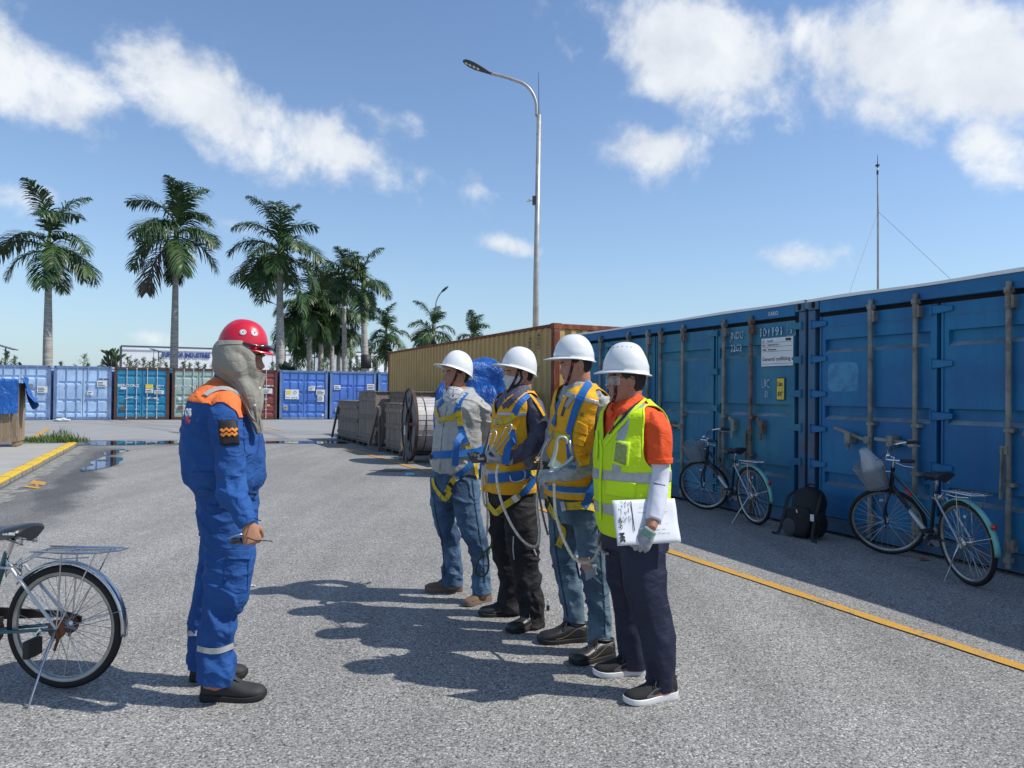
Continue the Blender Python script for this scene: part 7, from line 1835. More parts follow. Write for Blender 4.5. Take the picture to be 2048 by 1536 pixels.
    def edge(V):
        t = (z0-V[:,2])/(z0-z1); xe = x0+(x1-x0)*t-np.maximum(0, V[:,1]-3.69)*.75; f = xe-V[:,0]; return np.where(V[:,2] < W(520,752,3.7).z, 1.0, f+np.maximum(0, (W(520,744,3.7).z-V[:,2]))*8)
    V2, T2 = clip(V, T, edge(V)); N2 = vnormals(V2, T2); q = np.stack([V2[:,0]*9+V2[:,2]*5, V2[:,1]*4, V2[:,2]*5-V2[:,0]*3], 1); r1 = np.maximum(0, 1-np.abs(vnoise(q, 21))*2.4)**1.5; V2 = V2+N2*((.015*r1*np.clip((W(480,694,3.7).z-V2[:,2])*20, 0, 1)-.003)[:,None])
    co = mesh_obj('neck_cape', V2, [tuple(t) for t in T2], M_CAPE, P.root, True, world=True); md = co.modifiers.new('s', 'SOLIDIFY'); md.thickness = .0025; sb_ = co.modifiers.new('b', 'SUBSURF'); sb_.levels = 0
    P.bv.append(bvhtree.BVHTree.FromPolygons([tuple(v) for v in V2], [tuple(int(i) for i in t) for t in T2]))
    P.strap('cape_fold_band', [(441,690),(450,688),(470,688),(490,689),(512,691)], .010, M_CAPE, off=.004, parent=co)
    P.strap('cape_hem', [(455,757),(468,767),(482,790),(496,818),(510,846),(519,866)], .012, M_CAPE, off=.004, parent=co, thick=.004)
    for (x, y) in ((520.5,776),(511.5,811)):
        h_ = P.hit(x-2, y); 
        if h_: q = MB(); q.lathe([(0,.003),(.006,.002),(.007,0)], h_[0]+h_[1]*.002, h_[1], 10); q.build('snap_button', M_WSOLE, co, True, world=True)
    # shoes
    shoe(P.root, G(402,1399), G(532,1397), M_SHOEG, M_SOLE, .108, w=1.12, thick=.022); shoe(P.root, G(380,1361), G(495,1352), M_SHOEG, M_SOLE, .108, w=1.12, thick=.022)
    q = MB(); limb(q, [(428,1340,3.61,17),(424,1372,3.61,17)], n=20); q.build('sock', M_SK1, P.root, True, world=True)
    # sunglasses held in the hand
    c0 = W(472,1083,3.38); sg = thing('sunglasses', 'dark sunglasses held in the hand of the person in blue coveralls', 'sunglasses', c0)
    q = MB(); q.ell(W(470,1082,3.40), .024, .006, .015, Vector((.9,0,.25)).normalized(), Vector((0,1,0)), Vector((-.25,0,.9)).normalized(), 16, 8); q.build('lens', pmat('dark_lens', (.006,.006,.008), .06, coat=1), sg, True, world=True)
    q = MB(); q.ell(W(480,1081,3.46), .022, .005, .014, n=14, m_=8); q.build('lens', MATS['dark_lens'], sg, True, world=True)
    q = MB(); q.tube([W(456,1078,3.40), W(468,1072,3.395), W(482,1068.5,3.40), W(492,1070,3.43)], .0034, 6); q.build('frame', M_STEEL, sg, True, world=True)
    q = MB(); q.tube(spline([tuple(W(492,1074,3.42)), tuple(W(512,1081,3.40)), tuple(W(530,1081.5,3.38)), tuple(W(545,1082.5,3.38))], .01), [.0026]*8 if False else .0022, 6); q.build('temple', M_STRB, sg, True, world=True)
    q = MB(); q.tube([W(510,1037,3.42), W(522,1042,3.40)], .0022, 6); q.build('cord', M_STRB, P.root, True, world=True)
man_blue()

def harness_hook(root, a, b, wd=.028, mat=M_STEEL, name='hook'):
    # elongated steel snap hook from a (eye) to b (nose)
    a = Vector(a); b = Vector(b); d = (b-a); L_ = d.length; d.normalize(); s = d.cross(Vector((0,-1,.2))).normalized(); q = MB()
    q.tube(spline([tuple(a+s*wd*.3), tuple(a+d*L_*.2+s*wd*.5), tuple(a+d*L_*.8+s*wd*.6), tuple(b+s*wd*.2), tuple(b-s*wd*.4), tuple(b-d*L_*.12-s*wd*.8)], .01), .0045, 7)
    q.tube(spline([tuple(a-s*wd*.3), tuple(a+d*L_*.3-s*wd*.45), tuple(b-d*L_*.14-s*wd*.7)], .01), .0036, 7)
    q.tube([a+Vector((math.cos(t)*.011,0,math.sin(t)*.011)) for t in np.linspace(0, 2*math.pi, 12)[:-1]], .003, 6, closed=True)
    return q.build(name, mat, root, True, world=True)

# ---------------------------------------------------------------- 2. worker at the back of the line: grey shirt, jeans
def man_grey():
    P = Person('person in light grey shirt and jeans with hands behind the back', G(917,1196), R(35))
    Yc = 5.47; HM = head_matrix(912, 753, 5.47, R(34), R(-3)); th = R(35)
    tr = [(904,944,776,5.49,1.0),(894,953,789,5.48,1.3),(880,964,800,5.48,1.5),(874,968,815,5.47,1.5),(873,963,850,5.47,1.4),(868,959,880,5.46,1.35),(865,956,908,5.46,1.3),(863,955,931,5.46,1.25),(866,951,944,5.46,1.25),(870,946,951,5.46,1.2)]
    armL = [(955,806,5.37,13),(967,826,5.38,15.5),(972,848,5.44,16),(967,870,5.54,15),(951,890,5.66,12.5),(938,894,5.70,11)]
    armR = [(884,806,5.62,13),(884,828,5.70,15),(887,852,5.76,15),(900,878,5.80,14),(922,893,5.76,12),(932,895,5.72,11)]
    pel = [(869,947,936,5.47,1.1),(863,953,950,5.47,1.2),(862,956,980,5.48,1.2),(866,957,1000,5.48,1.2)]
    legR = [(886,975,5.58,25,1),(884,1005,5.59,23,1),(890,1040,5.61,21,1),(899,1070,5.62,19.5,1),(903,1100,5.63,18.5,1),(904,1140,5.64,19,1),(905,1166,5.64,19.5,1),(905,1172,5.64,19.5,1)]
    legL = [(930,970,5.42,29,.9),(932,990,5.41,28,.9),(938,1035,5.39,25,.95),(948,1068,5.38,24,.95),(957,1089,5.38,20.5,1),(963,1129,5.39,18,1),(963,1168,5.39,18.5,1),(963,1188,5.39,19,1)]
    b = MB(); torso(b, tr, th, scale=.8); limb(b, neckpts(HM, 924, 790, 5.49), world=True)
    for l in (armL, armR, legL, legR): limb(b, l, scale=.6)
    limb(b, [(905,1155,5.64,11),(908,1176,5.63,11)]); limb(b, [(963,1172,5.39,11),(966,1195,5.39,11)])
    add_hand(b, W(940,894,5.70), Vector((-.8,.2,-.2)), Vector((.2,.9,0)), False, (.6,.7,.5)); add_hand(b, W(930,896,5.74), Vector((.8,.1,-.25)), Vector((.2,.9,0)), True, (.6,.7,.5))
    bv = P.body(b, HM, M_SK1); P.face(HM, M_SK1, bv); P.hair(HM)
    j = MB(); torso(j, tr, th, fold=.011, seed=23, folds=[(0,.1),(.2,.5),(.6,1.2),(.85,1.5),(1,.6)]); limb(j, armL, fold=.008, seed=25, fs=16); limb(j, armR, fold=.008, seed=26)
    jo = P.garment('shirt', j, M_SHIRTG, .0075, 2, (.008, (8,8,14), 4))
    t = MB(); torso(t, pel, th, fold=.003); limb(t, legR, fold=.008, seed=29, fs=12, folds=[(0,.3),(.4,1),(.6,1),(.85,1.6),(1,.5)]); limb(t, legL, fold=.008, seed=28, fs=12, folds=[(0,.3),(.4,1.2),(.6,1.2),(.85,1.6),(1,.5)])
    to = P.garment('jeans', t, M_JEAN1, .0075, 2, (.007, (9,9,20), 6))
    M_JS = cloth('denim_seam', (.02,.045,.08))
    for pts in ([(944,960),(950,1010),(958,1060),(966,1110),(970,1165)], [(866,985),(872,1030),(884,1080),(890,1150)], [(905,968),(904,990),(902,1006)]): P.strap('denim_seam', pts, .007, M_JS, off=.003, thick=.0015, parent=to)
    # neck gaiter with dark print
    tg = NT('printed_gaiter'); n_ = tg.voro(tg.vec(scale=(1,1,3)), 15, 'Distance', 'DISTANCE_TO_EDGE'); tg.set('Base Color', tg.mix(tg.ramp(n_, .02, .04), (.03,.03,.04), (.62,.62,.63))); tg.set('Roughness', .8)
    g = MB(); limb(g, [(914,773,5.47,19,1.1),(912,780,5.47,21.5,1.1),(910,788,5.46,23,1.15),(910,796,5.46,23.5,1.2),(912,804,5.46,22,1.2)], fold=.006, fs=22, fa=1.2, seed=31, n=44, step=.006); P.G['g'] = None; go = g.build('neck_gaiter', tg.m, P.root, True, world=True)
    # shirt collar wings
    P.strap('collar', [(931,785),(925,796),(914,806)], .035, M_SHIRTG, off=.006, parent=jo); 
    P.strap('placket', [(893,812),(886,850),(880,900),(878,940)], .022, M_SHIRTG, off=.003, parent=jo)
    # harness
    P.strap('shoulder_strap', [(932,786),(922,800),(916,815),(914,826)], .042, M_WEB); P.strap('shoulder_strap', [(888,801),(880,808),(876,816)], .042, M_WEB)
    P.strap('chest_strap', [(880,842),(884,838),(900,836),(912,832),(922,824)], .036, M_WEBY, off=.009); P.strap('yellow_sleeve', [(919,821),(920,835),(921,852)], .038, M_WEBY, off=.011); P.strap('yellow_sleeve', [(874,816),(876,828),(879,838)], .034, M_WEBY, off=.010)
    P.strap('side_strap', [(920,850),(925,866),(929,878),(935,890)], .040, M_WEB, off=.009); P.strap('yellow_side_strap', [(932,886),(938,900),(946,916),(950,935),(953,955)], .036, M_WEBY, off=.010)
    P.strap('hanging_strap', [(925,870,5.25),(918,874,5.20),(915,885,5.17),(912,905,5.17),(910,932,5.18)], .044, M_WEB); P.strap('waist_belt', [(862,910),(880,911),(900,909),(915,909),(935,905),(955,901),(962,897)], .050, M_WEB, off=.012, thick=.006)
    P.strap('buckle', [(866,908),(868,920)], .02, M_STRB, off=.02, thick=.006)
    P.strap('thigh_strap', [(950,918),(940,930),(925,941),(912,953)], .045, M_WEB, off=.012); P.strap('yellow_thigh_strap', [(914,951),(905,962),(899,975),(894,985)], .040, M_WEBY, off=.012); P.strap('thigh_buckle', [(911,950),(916,960)], .028, M_STEEL, off=.018, thick=.006); P.strap('thigh_strap_black', [(905,967),(900,972)], .042, M_STRB, off=.018)
    P.strap('yellow_thigh_strap', [(868,956),(870,970),(878,983),(893,1001),(900,984)], .034, M_WEBY, off=.012)
    q = MB(); c_ = P.hit(886,842); 
    if c_: q.tube([c_[0]+c_[1]*.022+Vector((.026*math.cos(a), 0, .026*math.sin(a)-.004)) for a in np.linspace(0, 2*math.pi, 18)[:-1]], .0045, 7, closed=True); q.build('chest_ring', M_STEEL, P.root, True, world=True)
    helmet(P.root, HM, M_HATW, .048, R(-15), .052, .010, 'v', back=.006); 
    chin(P, HM, [(916,739),(912,752),(906,766),(899,776),(893,781)], [(916,738),(923,744)])
    brn = dict(accents=[(M_BSOLE, .20, .296, .03, .05, 'toe_cap')])
    shoe(P.root, G(925,1182), G(850,1183), M_BOOT, M_BSOLE, .13, name='boot', thick=.034, w=1.05, accents=[(M_SHOEB, .235, .297, .03, .052, 'toe_cap'), (pmat('olive_panel', (.06,.055,.03), .8), .01, .09, .05, .11, 'heel_panel')])
    shoe(P.root, G(980,1200), G(929,1214), M_BOOT, M_BSOLE, .13, name='boot', thick=.034, w=.95, accents=[(M_SHOEB, .235, .297, .03, .052, 'toe_cap')])
man_grey()

# ---------------------------------------------------------------- 3. worker with face mask
def man_mask():
    P = Person('person wearing a white face mask, navy shirt, orange yellow vest and black trousers', G(1025,1243), R(22))
    HM = head_matrix(1038, 750, 4.96, R(20), R(4)); th = R(24)
    tr = [(1016,1056,770,4.96,1.0),(1008,1062,783,4.96,1.3),(998,1070,797,4.95,1.55),(993,1074,815,4.95,1.5),(990,1073,845,4.95,1.35),(985,1070,880,4.94,1.3),(980,1068,920,4.94,1.25),(976,1067,955,4.94,1.25),(974,1066,982,4.94,1.2)]
    armL = [(1062,803,4.84,16),(1072,828,4.80,19.5),(1078,856,4.78,20),(1074,884,4.74,20),(1055,902,4.70,17),(1030,913,4.66,13.5),(1008,919,4.62,11.5)]
    armR = [(1004,806,5.10,14),(998,835,5.16,15),(994,865,5.14,15),(985,890,5.04,14),(978,908,4.92,12),(973,917,4.84,10.5)]
    pel = [(975,1067,965,4.95,1.2),(977,1070,1000,4.95,1.2),(981,1070,1030,4.95,1.2)]
    legR = [(1007,1010,5.05,30,.9),(1006,1050,5.07,27,.9),(1009,1090,5.08,26,.9),(1018,1130,5.09,25,.9),(1024,1164,5.10,23,.95),(1018,1200,5.10,23,.95),(1017,1224,5.10,23,.95)]
    legL = [(1040,1010,4.86,33,.85),(1042,1050,4.84,32,.85),(1045,1090,4.83,31,.85),(1050,1115,4.83,29,.85),(1056,1164,4.83,26,.9),(1063,1205,4.83,23,.95),(1063,1232,4.83,22,.95),(1062,1252,4.83,22,.95)]
    b = MB(); torso(b, tr, th, scale=.8); limb(b, neckpts(HM, 1040, 786, 4.97), world=True)
    for l in (armL, armR, legL, legR): limb(b, l, scale=.6)
    limb(b, [(1017,1210,5.10,13),(1015,1225,5.09,13)]); limb(b, [(1062,1238,4.83,13),(1066,1255,4.83,13)])
    hl = (W(1007,920,4.62), Vector((-1,-.15,.02)), Vector((.1,.35,.95)), False, (1.2,1.4,.8)); hr = (W(975,917,4.84), Vector((-.75,-.5,-.1)), Vector((.1,.3,.95)), True, (1.2,1.4,.8))
    for h_ in (hl, hr): add_hand(b, *h_, fat=.72)
    bv = P.body(b, HM, M_SK2); P.face(HM, M_SK2, bv); P.hair(HM)
    j = MB(); torso(j, tr, th, fold=.008, seed=33, folds=[(0,.1),(.3,.6),(1,1)]); limb(j, armL, fold=.010, seed=35, fs=15); limb(j, armR, fold=.008, seed=36)
    jo = P.garment('work_shirt', j, M_NAVY, .0075, 2, (.007, (9,9,18), 7))
    t = MB(); torso(t, pel, th); limb(t, legR, fold=.009, seed=39, fs=9); limb(t, legL, fold=.011, seed=38, fs=9, folds=[(0,.3),(.4,1),(.6,1.2),(.85,1.5),(1,.5)])
    to = P.garment('trousers', t, M_BLKTR, .0075, 2, (.008, (8,8,15), 6))
    for (h_, nm) in ((hl, M_GLG), (hr, M_GLD)):
        g = MB(); add_hand(g, *h_, fat=1.04, scale=1.06, spread=.07); w = h_[0]; d = h_[1].normalized(); limb(g, [(*(w-d*.055), .030, .030), (*(w-d*.02), .029, .027), (*(w+d*.02), .030, .022)], world=True, n=20); V, Fc = remesh(g, .003, 1); mesh_obj('glove', V, Fc, nm, P.root, True, world=True); P.bv.append(bvhtree.BVHTree.FromPolygons([tuple(v) for v in V], Fc))
    # vest cut from the shirt surface
    F_ = np.array((-math.cos(th), -math.sin(th), 0)); C_ = np.array(W(1032,860,4.95)); S_ = np.array((-F_[1], F_[0], 0))
    aL = (W(1068,806,4.82), W(1080,880,4.77)); aR = (W(1002,808,5.12), W(994,870,5.14))
    arm = lambda V: np.minimum(capsule(V, *aL)-.076, capsule(V, *aR)-.074)
    def vneck(V):
        u = (V-C_) @ S_; f = (V-C_) @ F_; zn = W(1015,832,4.9).z; w_ = np.where(f > -.02, np.abs(u)-np.maximum(0, (V[:,2]-zn))*.85, 1); nb = W(1040,782,4.95).z; return np.minimum(w_+.002, nb-V[:,2])
    P.shell('sh', tr, th, .016, .009, 33, [(0,.1),(.3,.8),(1,1)])
    vo = P.derive('sh', 'safety_vest', M_HIVIS_O, 0, [arm, vneck], None, .003)
    V_ = 'safety_vest'
    P.derive(V_, 'reflective_band', M_REFL, .003, [lambda V: .012-np.abs((V[:,2]-W(1060,828,4.85).z)), lambda V: (V-C_) @ S_-.04], vo, .0015); P.derive(V_, 'reflective_band', M_REFL, .003, [lambda V: .022-np.abs((V[:,2]-W(1020,945,4.9).z))], vo, .0015)
    P.strap('vest_edge', [(1059,791),(1070,802),(1080,818),(1087,832)], .018, M_HIVIS_O, off=.008, parent=vo)
    # collar
    P.strap('collar', [(1050,777),(1040,788),(1026,800),(1014,812)], .045, M_NAVY, off=.010, parent=jo); P.strap('collar', [(1008,800),(1006,808),(1012,815)], .035, M_NAVY, off=.010, parent=jo)
    # harness
    P.strap('shoulder_strap', [(1057,792),(1045,800),(1035,815),(1029,828)], .042, M_WEB, off=.010); P.strap('side_strap', [(1024,860),(1026,875),(1027,890)], .042, M_WEB, off=.010); P.strap('chest_strap', [(990,850),(996,842),(1010,843),(1020,842),(1030,830)], .036, M_WEBY, off=.012)
    P.strap('hanging_strap', [(1029,882,4.66),(1020,886,4.60),(1014,900,4.58),(1012,915,4.57),(1012,928,4.58)], .045, M_WEB); P.strap('waist_belt', [(980,958),(1000,956),(1020,953),(1045,950),(1064,945)], .060, M_WEB, off=.012, thick=.006)
    P.strap('thigh_strap', [(1068,955),(1058,970),(1048,982),(1038,990)], .050, M_WEB, off=.014); P.strap('yellow_thigh_strap', [(1040,989),(1025,1000),(1008,1012),(995,1028),(985,1014),(978,1008)], .042, M_WEBY, off=.013); P.strap('thigh_buckle', [(1026,990),(1033,1002)], .034, M_STEEL, off=.022, thick=.006)
    P.strap('yellow_side_strap', [(1066,938),(1060,950)], .04, M_WEBY, off=.02)
    q = MB(); q.tube(spline([tuple(W(1020,950,4.70)), tuple(W(1022,960,4.69)), tuple(W(1030,964,4.69)), tuple(W(1048,958,4.69)), tuple(W(1050,946,4.70)), tuple(W(1046,938,4.72))], .01), .0055, 7); q.build('belt_ring', M_STEEL, P.root, True, world=True)
    c_ = P.hit(1001,845)
    if c_: q = MB(); q.tube([c_[0]+c_[1]*.02+Vector((.022*math.cos(a)*.9, 0, .028*math.sin(a))) for a in np.linspace(0, 2*math.pi, 18)[:-1]], .0045, 7, closed=True); q.build('chest_ring', M_STEEL, P.root, True, world=True)
    harness_hook(P.root, W(990,902,4.60), W(1022,850,4.68)); harness_hook(P.root, W(974,906,4.66), W(990,862,4.74))
    # surgical mask
    V, Fc = head_grid(90, 96, infl=.004); T = tris(Fc); z = V[:,2]; f = np.minimum(np.minimum(z+.112, (.006-np.abs(V[:,1])*.22)-z), V[:,0]-.016-np.maximum(0, -z-.055)*.15); V2, T2 = clip(V, T, f)
    bul = np.clip((V2[:,0]-.03)/.05, 0, 1); V2 = V2+np.stack([.010*bul*np.exp(-((V2[:,2]+.045)/.035)**2)+.0012*np.sin(V2[:,2]*420), 0*bul, 0*bul], 1); V2 = [tuple(HM @ Vector(v)) for v in V2]
    mo = mesh_obj('face_mask', V2, [tuple(t) for t in T2], pmat('mask_white', (.62,.62,.60), .8, var=.04, bump=.1), P.root, True, world=True); md = mo.modifiers.new('s', 'SOLIDIFY'); md.thickness = .0012
    for s_ in (-1, 1):
        q = MB(); q.tube([HM @ Vector((.034, s_*.071, -.01)), HM @ Vector((.01, s_*.077, .012)), HM @ Vector((-.012, s_*.084, .02))], .0012, 5); q.build('ear_loop', M_WSOLE, mo, world=True); q = MB(); q.tube([HM @ Vector((.036, s_*.062, -.062)), HM @ Vector((.01, s_*.073, -.04)), HM @ Vector((-.02, s_*.08, -.02))], .0012, 5); q.build('ear_loop', M_WSOLE, mo, world=True)
    P.bv.append(bvhtree.BVHTree.FromPolygons([tuple(v) for v in V2], [tuple(int(i) for i in t) for t in T2]))
    helmet(P.root, HM, M_HATW, .044, R(-17), .052, .010, 'v', back=.004); chin(P, HM, [(1037,737),(1034,750),(1029,763),(1022,775),(1014,785)], [(1040,740),(1044,758),(1036,770),(1026,776)])
    sa = dict(stitch=M_TAN, w=1.1, thick=.022)
    shoe(P.root, G(1041,1229), G(957,1232), M_SHOEB, M_SOLE, .105, **sa); shoe(P.root, G(1086,1252), G(1014,1267), M_SHOEB, M_SOLE, .105, **sa)
    # white zip glints and pocket on trousers
    P.strap('pocket_zip', [(1028,1072),(1027,1096),(1029,1118)], .008, M_REFL, off=.004, parent=to); P.strap('pocket_zip', [(1067,1098),(1072,1110)], .010, M_REFL, off=.004, parent=to); P.strap('pocket_seam', [(1040,1064),(1068,1058)], .006, M_BLKTR, off=.006, parent=to)
    # ropes in the hands
    r_ = thing('rope', 'white twisted rope loop hanging from the gloves of the masked worker', 'rope', G(1030,1240))
    rope('rope_strand', [W(996,930,4.56), W(993,955,4.52), W(1002,1000,4.50), W(1018,1040,4.50), W(1040,1075,4.50), W(1062,1092,4.52), W(1076,1088,4.56), W(1079,1060,4.60), W(1074,1010,4.66), W(1076,970,4.68), W(1078,935,4.66)], .0085, M_ROPE, r_)
    r2 = thing('rope', 'two dim rope ends hanging between the first and second worker', 'rope', G(970,1240))
    rope('rope_strand', [W(972,925,4.85), W(968,950,4.88), W(972,990,4.95), W(975,1030,5.0), W(973,1070,5.05)], .008, M_ROPE, r2); rope('rope_strand', [W(966,930,4.86), W(964,965,4.90), W(968,1005,4.95), W(974,1015,4.98)], .008, M_ROPE, r2)
    g_ = thing('sling_loop', 'olive green webbing sling looped beside the black trousers', 'sling', G(965,1220)); q = MB(); pts = spline([tuple(W(985,1090,4.80)), tuple(W(970,1103,4.82)), tuple(W(955,1125,4.86)), tuple(W(952,1145,4.88)), tuple(W(964,1153,4.88)), tuple(W(975,1143,4.86)), tuple(W(977,1122,4.84)), tuple(W(974,1104,4.82)), tuple(W(985,1090,4.78))], .015); q.tube(pts, .007, 6); q.build('webbing', pmat('olive_webbing', (.05,.07,.012), .7), g_, True, world=True)
man_mask()

# ---------------------------------------------------------------- 4. worker with bare face and faded jeans
def man_vest():
    P = Person('person in orange yellow vest over grey shirt with faded ripped jeans holding a snap hook', G(1150,1295), R(20))
    HM = head_matrix(1151, 733, 4.48, R(8), R(9)); th = R(22)
    tr = [(1136,1180,762,4.50,1.0),(1128,1188,775,4.49,1.3),(1118,1202,788,4.49,1.55),(1114,1210,806,4.48,1.5),(1112,1210,850,4.48,1.35),(1105,1208,900,4.48,1.3),(1100,1206,950,4.48,1.25),(1099,1206,990,4.48,1.2)]
    armL = [(1202,800,4.37,19),(1212,832,4.32,21),(1216,866,4.29,21),(1214,900,4.26,21),(1190,922,4.22,19.5),(1160,938,4.17,17.5),(1136,947,4.13,15.5),(1124,951,4.11,13)]
    armR = [(1126,798,4.64,17),(1117,832,4.70,18),(1110,868,4.70,18),(1103,900,4.62,17),(1094,922,4.50,14),(1088,932,4.42,12)]
    pel = [(1099,1206,975,4.48,1.2),(1097,1208,1010,4.48,1.2),(1098,1210,1040,4.48,1.2)]
    legR = [(1130,1015,4.58,33,.9),(1126,1060,4.59,29,.9),(1128,1093,4.60,28,.9),(1135,1145,4.61,26,.95),(1140,1175,4.61,24,.95),(1147,1218,4.61,21.5,1),(1149,1250,4.61,21,1),(1150,1268,4.61,22,1)]
    legL = [(1174,1015,4.38,34,.85),(1178,1050,4.37,32,.85),(1184,1093,4.36,29.5,.9),(1187,1130,4.35,27.5,.95),(1192,1177,4.35,25,.95),(1199,1223,4.35,21.5,1),(1200,1270,4.35,22,1),(1201,1295,4.35,23,1)]
    b = MB(); torso(b, tr, th, scale=.8); limb(b, neckpts(HM, 1158, 780, 4.50), world=True)
    for l in (armL, armR, legL, legR): limb(b, l, scale=.6)
    limb(b, [(1150,1250,4.61,14),(1152,1270,4.60,14)]); limb(b, [(1201,1275,4.35,14),(1206,1300,4.35,14)])
    hl = (W(1124,951,4.11), Vector((-1,-.1,.0)), Vector((.15,.55,-.8)), False, (.75,1.0,.7)); hr = (W(1090,931,4.42), Vector((-.85,-.4,-.05)), Vector((.1,.4,.9)), True, (1.2,1.3,.8))
    for h_ in (hl, hr): add_hand(b, *h_, fat=.72)
    bv = P.body(b, HM, M_SK2); P.face(HM, M_SK2, bv); P.hair(HM)
    j = MB(); torso(j, tr, th, fold=.006, seed=43); limb(j, armL, fold=.012, seed=45, fs=15); limb(j, armR, fold=.008, seed=46)
    jo = P.garment('work_shirt', j, M_SHIRTG3, .0075, 2, (.007, (9,9,18), 7))
    t = MB(); torso(t, pel, th); limb(t, legR, fold=.008, seed=49, fs=11, folds=[(0,.3),(.45,1),(.6,1),(.85,1.6),(1,.5)]); limb(t, legL, fold=.008, seed=48, fs=11, folds=[(0,.3),(.45,1),(.6,1),(.85,1.6),(1,.5)])
    to = P.garment('jeans', t, M_JEAN2, .0075, 2, (.007, (9,9,20), 6))
    for (h_, nm) in ((hl, M_GLG), (hr, M_GLD)):
        g = MB(); add_hand(g, *h_, fat=1.04, scale=1.08, spread=.07); w = h_[0]; d = h_[1].normalized(); limb(g, [(*(w-d*.05), .033, .033), (*(w-d*.02), .031, .029), (*(w+d*.02), .031, .023)], world=True, n=20); V, Fc = remesh(g, .003, 1); mesh_obj('glove', V, Fc, nm, P.root, True, world=True); P.bv.append(bvhtree.BVHTree.FromPolygons([tuple(v) for v in V], Fc))
    F_ = np.array((-math.cos(th), -math.sin(th), 0)); C_ = np.array(W(1160,860,4.48)); S_ = np.array((-F_[1], F_[0], 0))
    aL = (W(1208,802,4.35), W(1216,890,4.28)); aR = (W(1122,800,4.66), W(1110,880,4.70)); arm = lambda V: np.minimum(capsule(V, *aL)-.078, capsule(V, *aR)-.076)
    def vneck(V):
        u = (V-C_) @ S_; f = (V-C_) @ F_; zn = W(1125,835,4.4).z; w_ = np.where(f > -.02, np.abs(u)-np.maximum(0, (V[:,2]-zn))*.55, 1); nb = W(1180,768,4.48).z; return np.minimum(w_+.003, nb-V[:,2])
    P.shell('sh', tr, th, .018, .009, 43)
    vo = P.derive('sh', 'safety_vest', M_HIVIS_O, 0, [arm, vneck], None, .004); V_ = 'safety_vest'
    P.derive(V_, 'reflective_band', M_REFL, .004, [lambda V: .013-np.abs((V[:,2]-W(1182,803,4.4).z)+.3*(V[:,0]-W(1182,803,4.4).x)), lambda V: (V-C_) @ S_-.05], vo, .0015)
    P.derive(V_, 'reflective_band', M_REFL, .004, [lambda V: .020-np.abs((V[:,2]-W(1160,976,4.4).z))], vo, .0015)
    P.patch('pocket_flap', [(1152,840),(1176,852),(1174,872),(1148,862)], M_HIVIS_O, .008, vo, .004); P.patch('chest_pocket', [(1150,866),(1172,874),(1168,894),(1146,890)], M_HIVIS_O, .006, vo, .004)
    P.patch('lower_pocket', [(1150,910),(1182,905),(1180,930),(1150,936)], M_HIVIS_O, .006, vo, .004)
    P.patch('vest_print', [(1161,824),(1168,826),(1167,834),(1160,832)], pmat('olive_print', (.25,.2,.03), .8), .004, vo, .001); P.strap('vest_print', [(1155,836),(1171,840)], .008, MATS['olive_print'], off=.003, thick=.001, parent=vo)
    P.strap('shoulder_strap', [(1178,768),(1166,790),(1154,815),(1147,840),(1140,866)], .046, M_WEB, off=.012); P.strap('shoulder_strap', [(1122,802),(1115,825),(1110,850)], .04, M_WEB, off=.012)
    P.strap('shirt_front', [(1138,795),(1130,815),(1125,832)], .02, M_NAVY, off=.004, parent=jo); P.strap('collar', [(1152,793),(1142,800),(1134,815)], .03, M_SHIRTG3, off=.009, parent=jo)
    P.strap('side_strap', [(1140,866),(1141,890),(1143,915),(1144,935)], .042, M_WEB, off=.012); P.strap('chest_strap', [(1105,870),(1118,872),(1132,874),(1142,878)], .034, M_WEBY, off=.014)
    P.strap('waist_belt', [(1102,975),(1130,978),(1160,980),(1190,978)], .03, M_WEB, off=.012, thick=.006); P.strap('side_strap', [(1192,950),(1182,975),(1174,1000),(1166,1014)], .048, M_WEB, off=.013); P.strap('yellow_thigh_strap', [(1128,1012),(1145,1012),(1165,1010),(1190,1018)], .044, M_WEBY, off=.012); P.strap('thigh_buckle', [(1129,1003),(1132,1022)], .028, M_STEEL, off=.02, thick=.006)
    P.strap('yellow_hanging_strap', [(1092,988),(1100,1010),(1115,1035),(1124,1050),(1126,1070),(1118,1092)], .040, M_WEBY, off=.012); P.strap('strap_block', [(1096,1003),(1101,1013)], .044, M_STRB, off=.018)
    for pts in ([(1196,1030),(1200,1080),(1203,1140),(1208,1200),(1210,1270)], [(1108,1040),(1112,1100),(1122,1160),(1136,1235)]): P.strap('denim_seam', pts, .007, MATS['denim_seam'], off=.003, thick=.0015, parent=to)
    # rip at the knee
    kn = P.patch('knee_rip', [(1150,1112),(1178,1112),(1184,1150),(1160,1158)], pmat('rip_lining', (.05,.045,.05), .8), .004, to, .001)
    P.patch('knee_skin', [(1160,1116),(1180,1114),(1182,1142),(1170,1146)], M_SK2, .007, kn, .001); P.patch('torn_cloth', [(1172,1140),(1192,1128),(1194,1148),(1174,1162)], pmat('torn_pale_denim', (.3,.33,.36), .9, bump=.5), .012, kn, .002); P.patch('torn_cloth', [(1149,1110),(1154,1110),(1163,1156),(1158,1155)], MATS['torn_pale_denim'], .009, kn, .002)
    helmet(P.root, HM, M_HATW, .056, R(-9), .052, .010, 'band'); chin(P, HM, [(1146,719),(1144,735),(1140,750),(1137,761),(1132,770)], [(1146,719),(1155,722)])
    sa = dict(stitch=M_TAN, w=1.1, thick=.022)
    shoe(P.root, G(1175,1281), G(1075,1286), M_SHOEB, M_SOLE, .105, **sa); shoe(P.root, G(1227,1313), G(1141,1330), M_SHOEB, M_SOLE, .105, **sa)
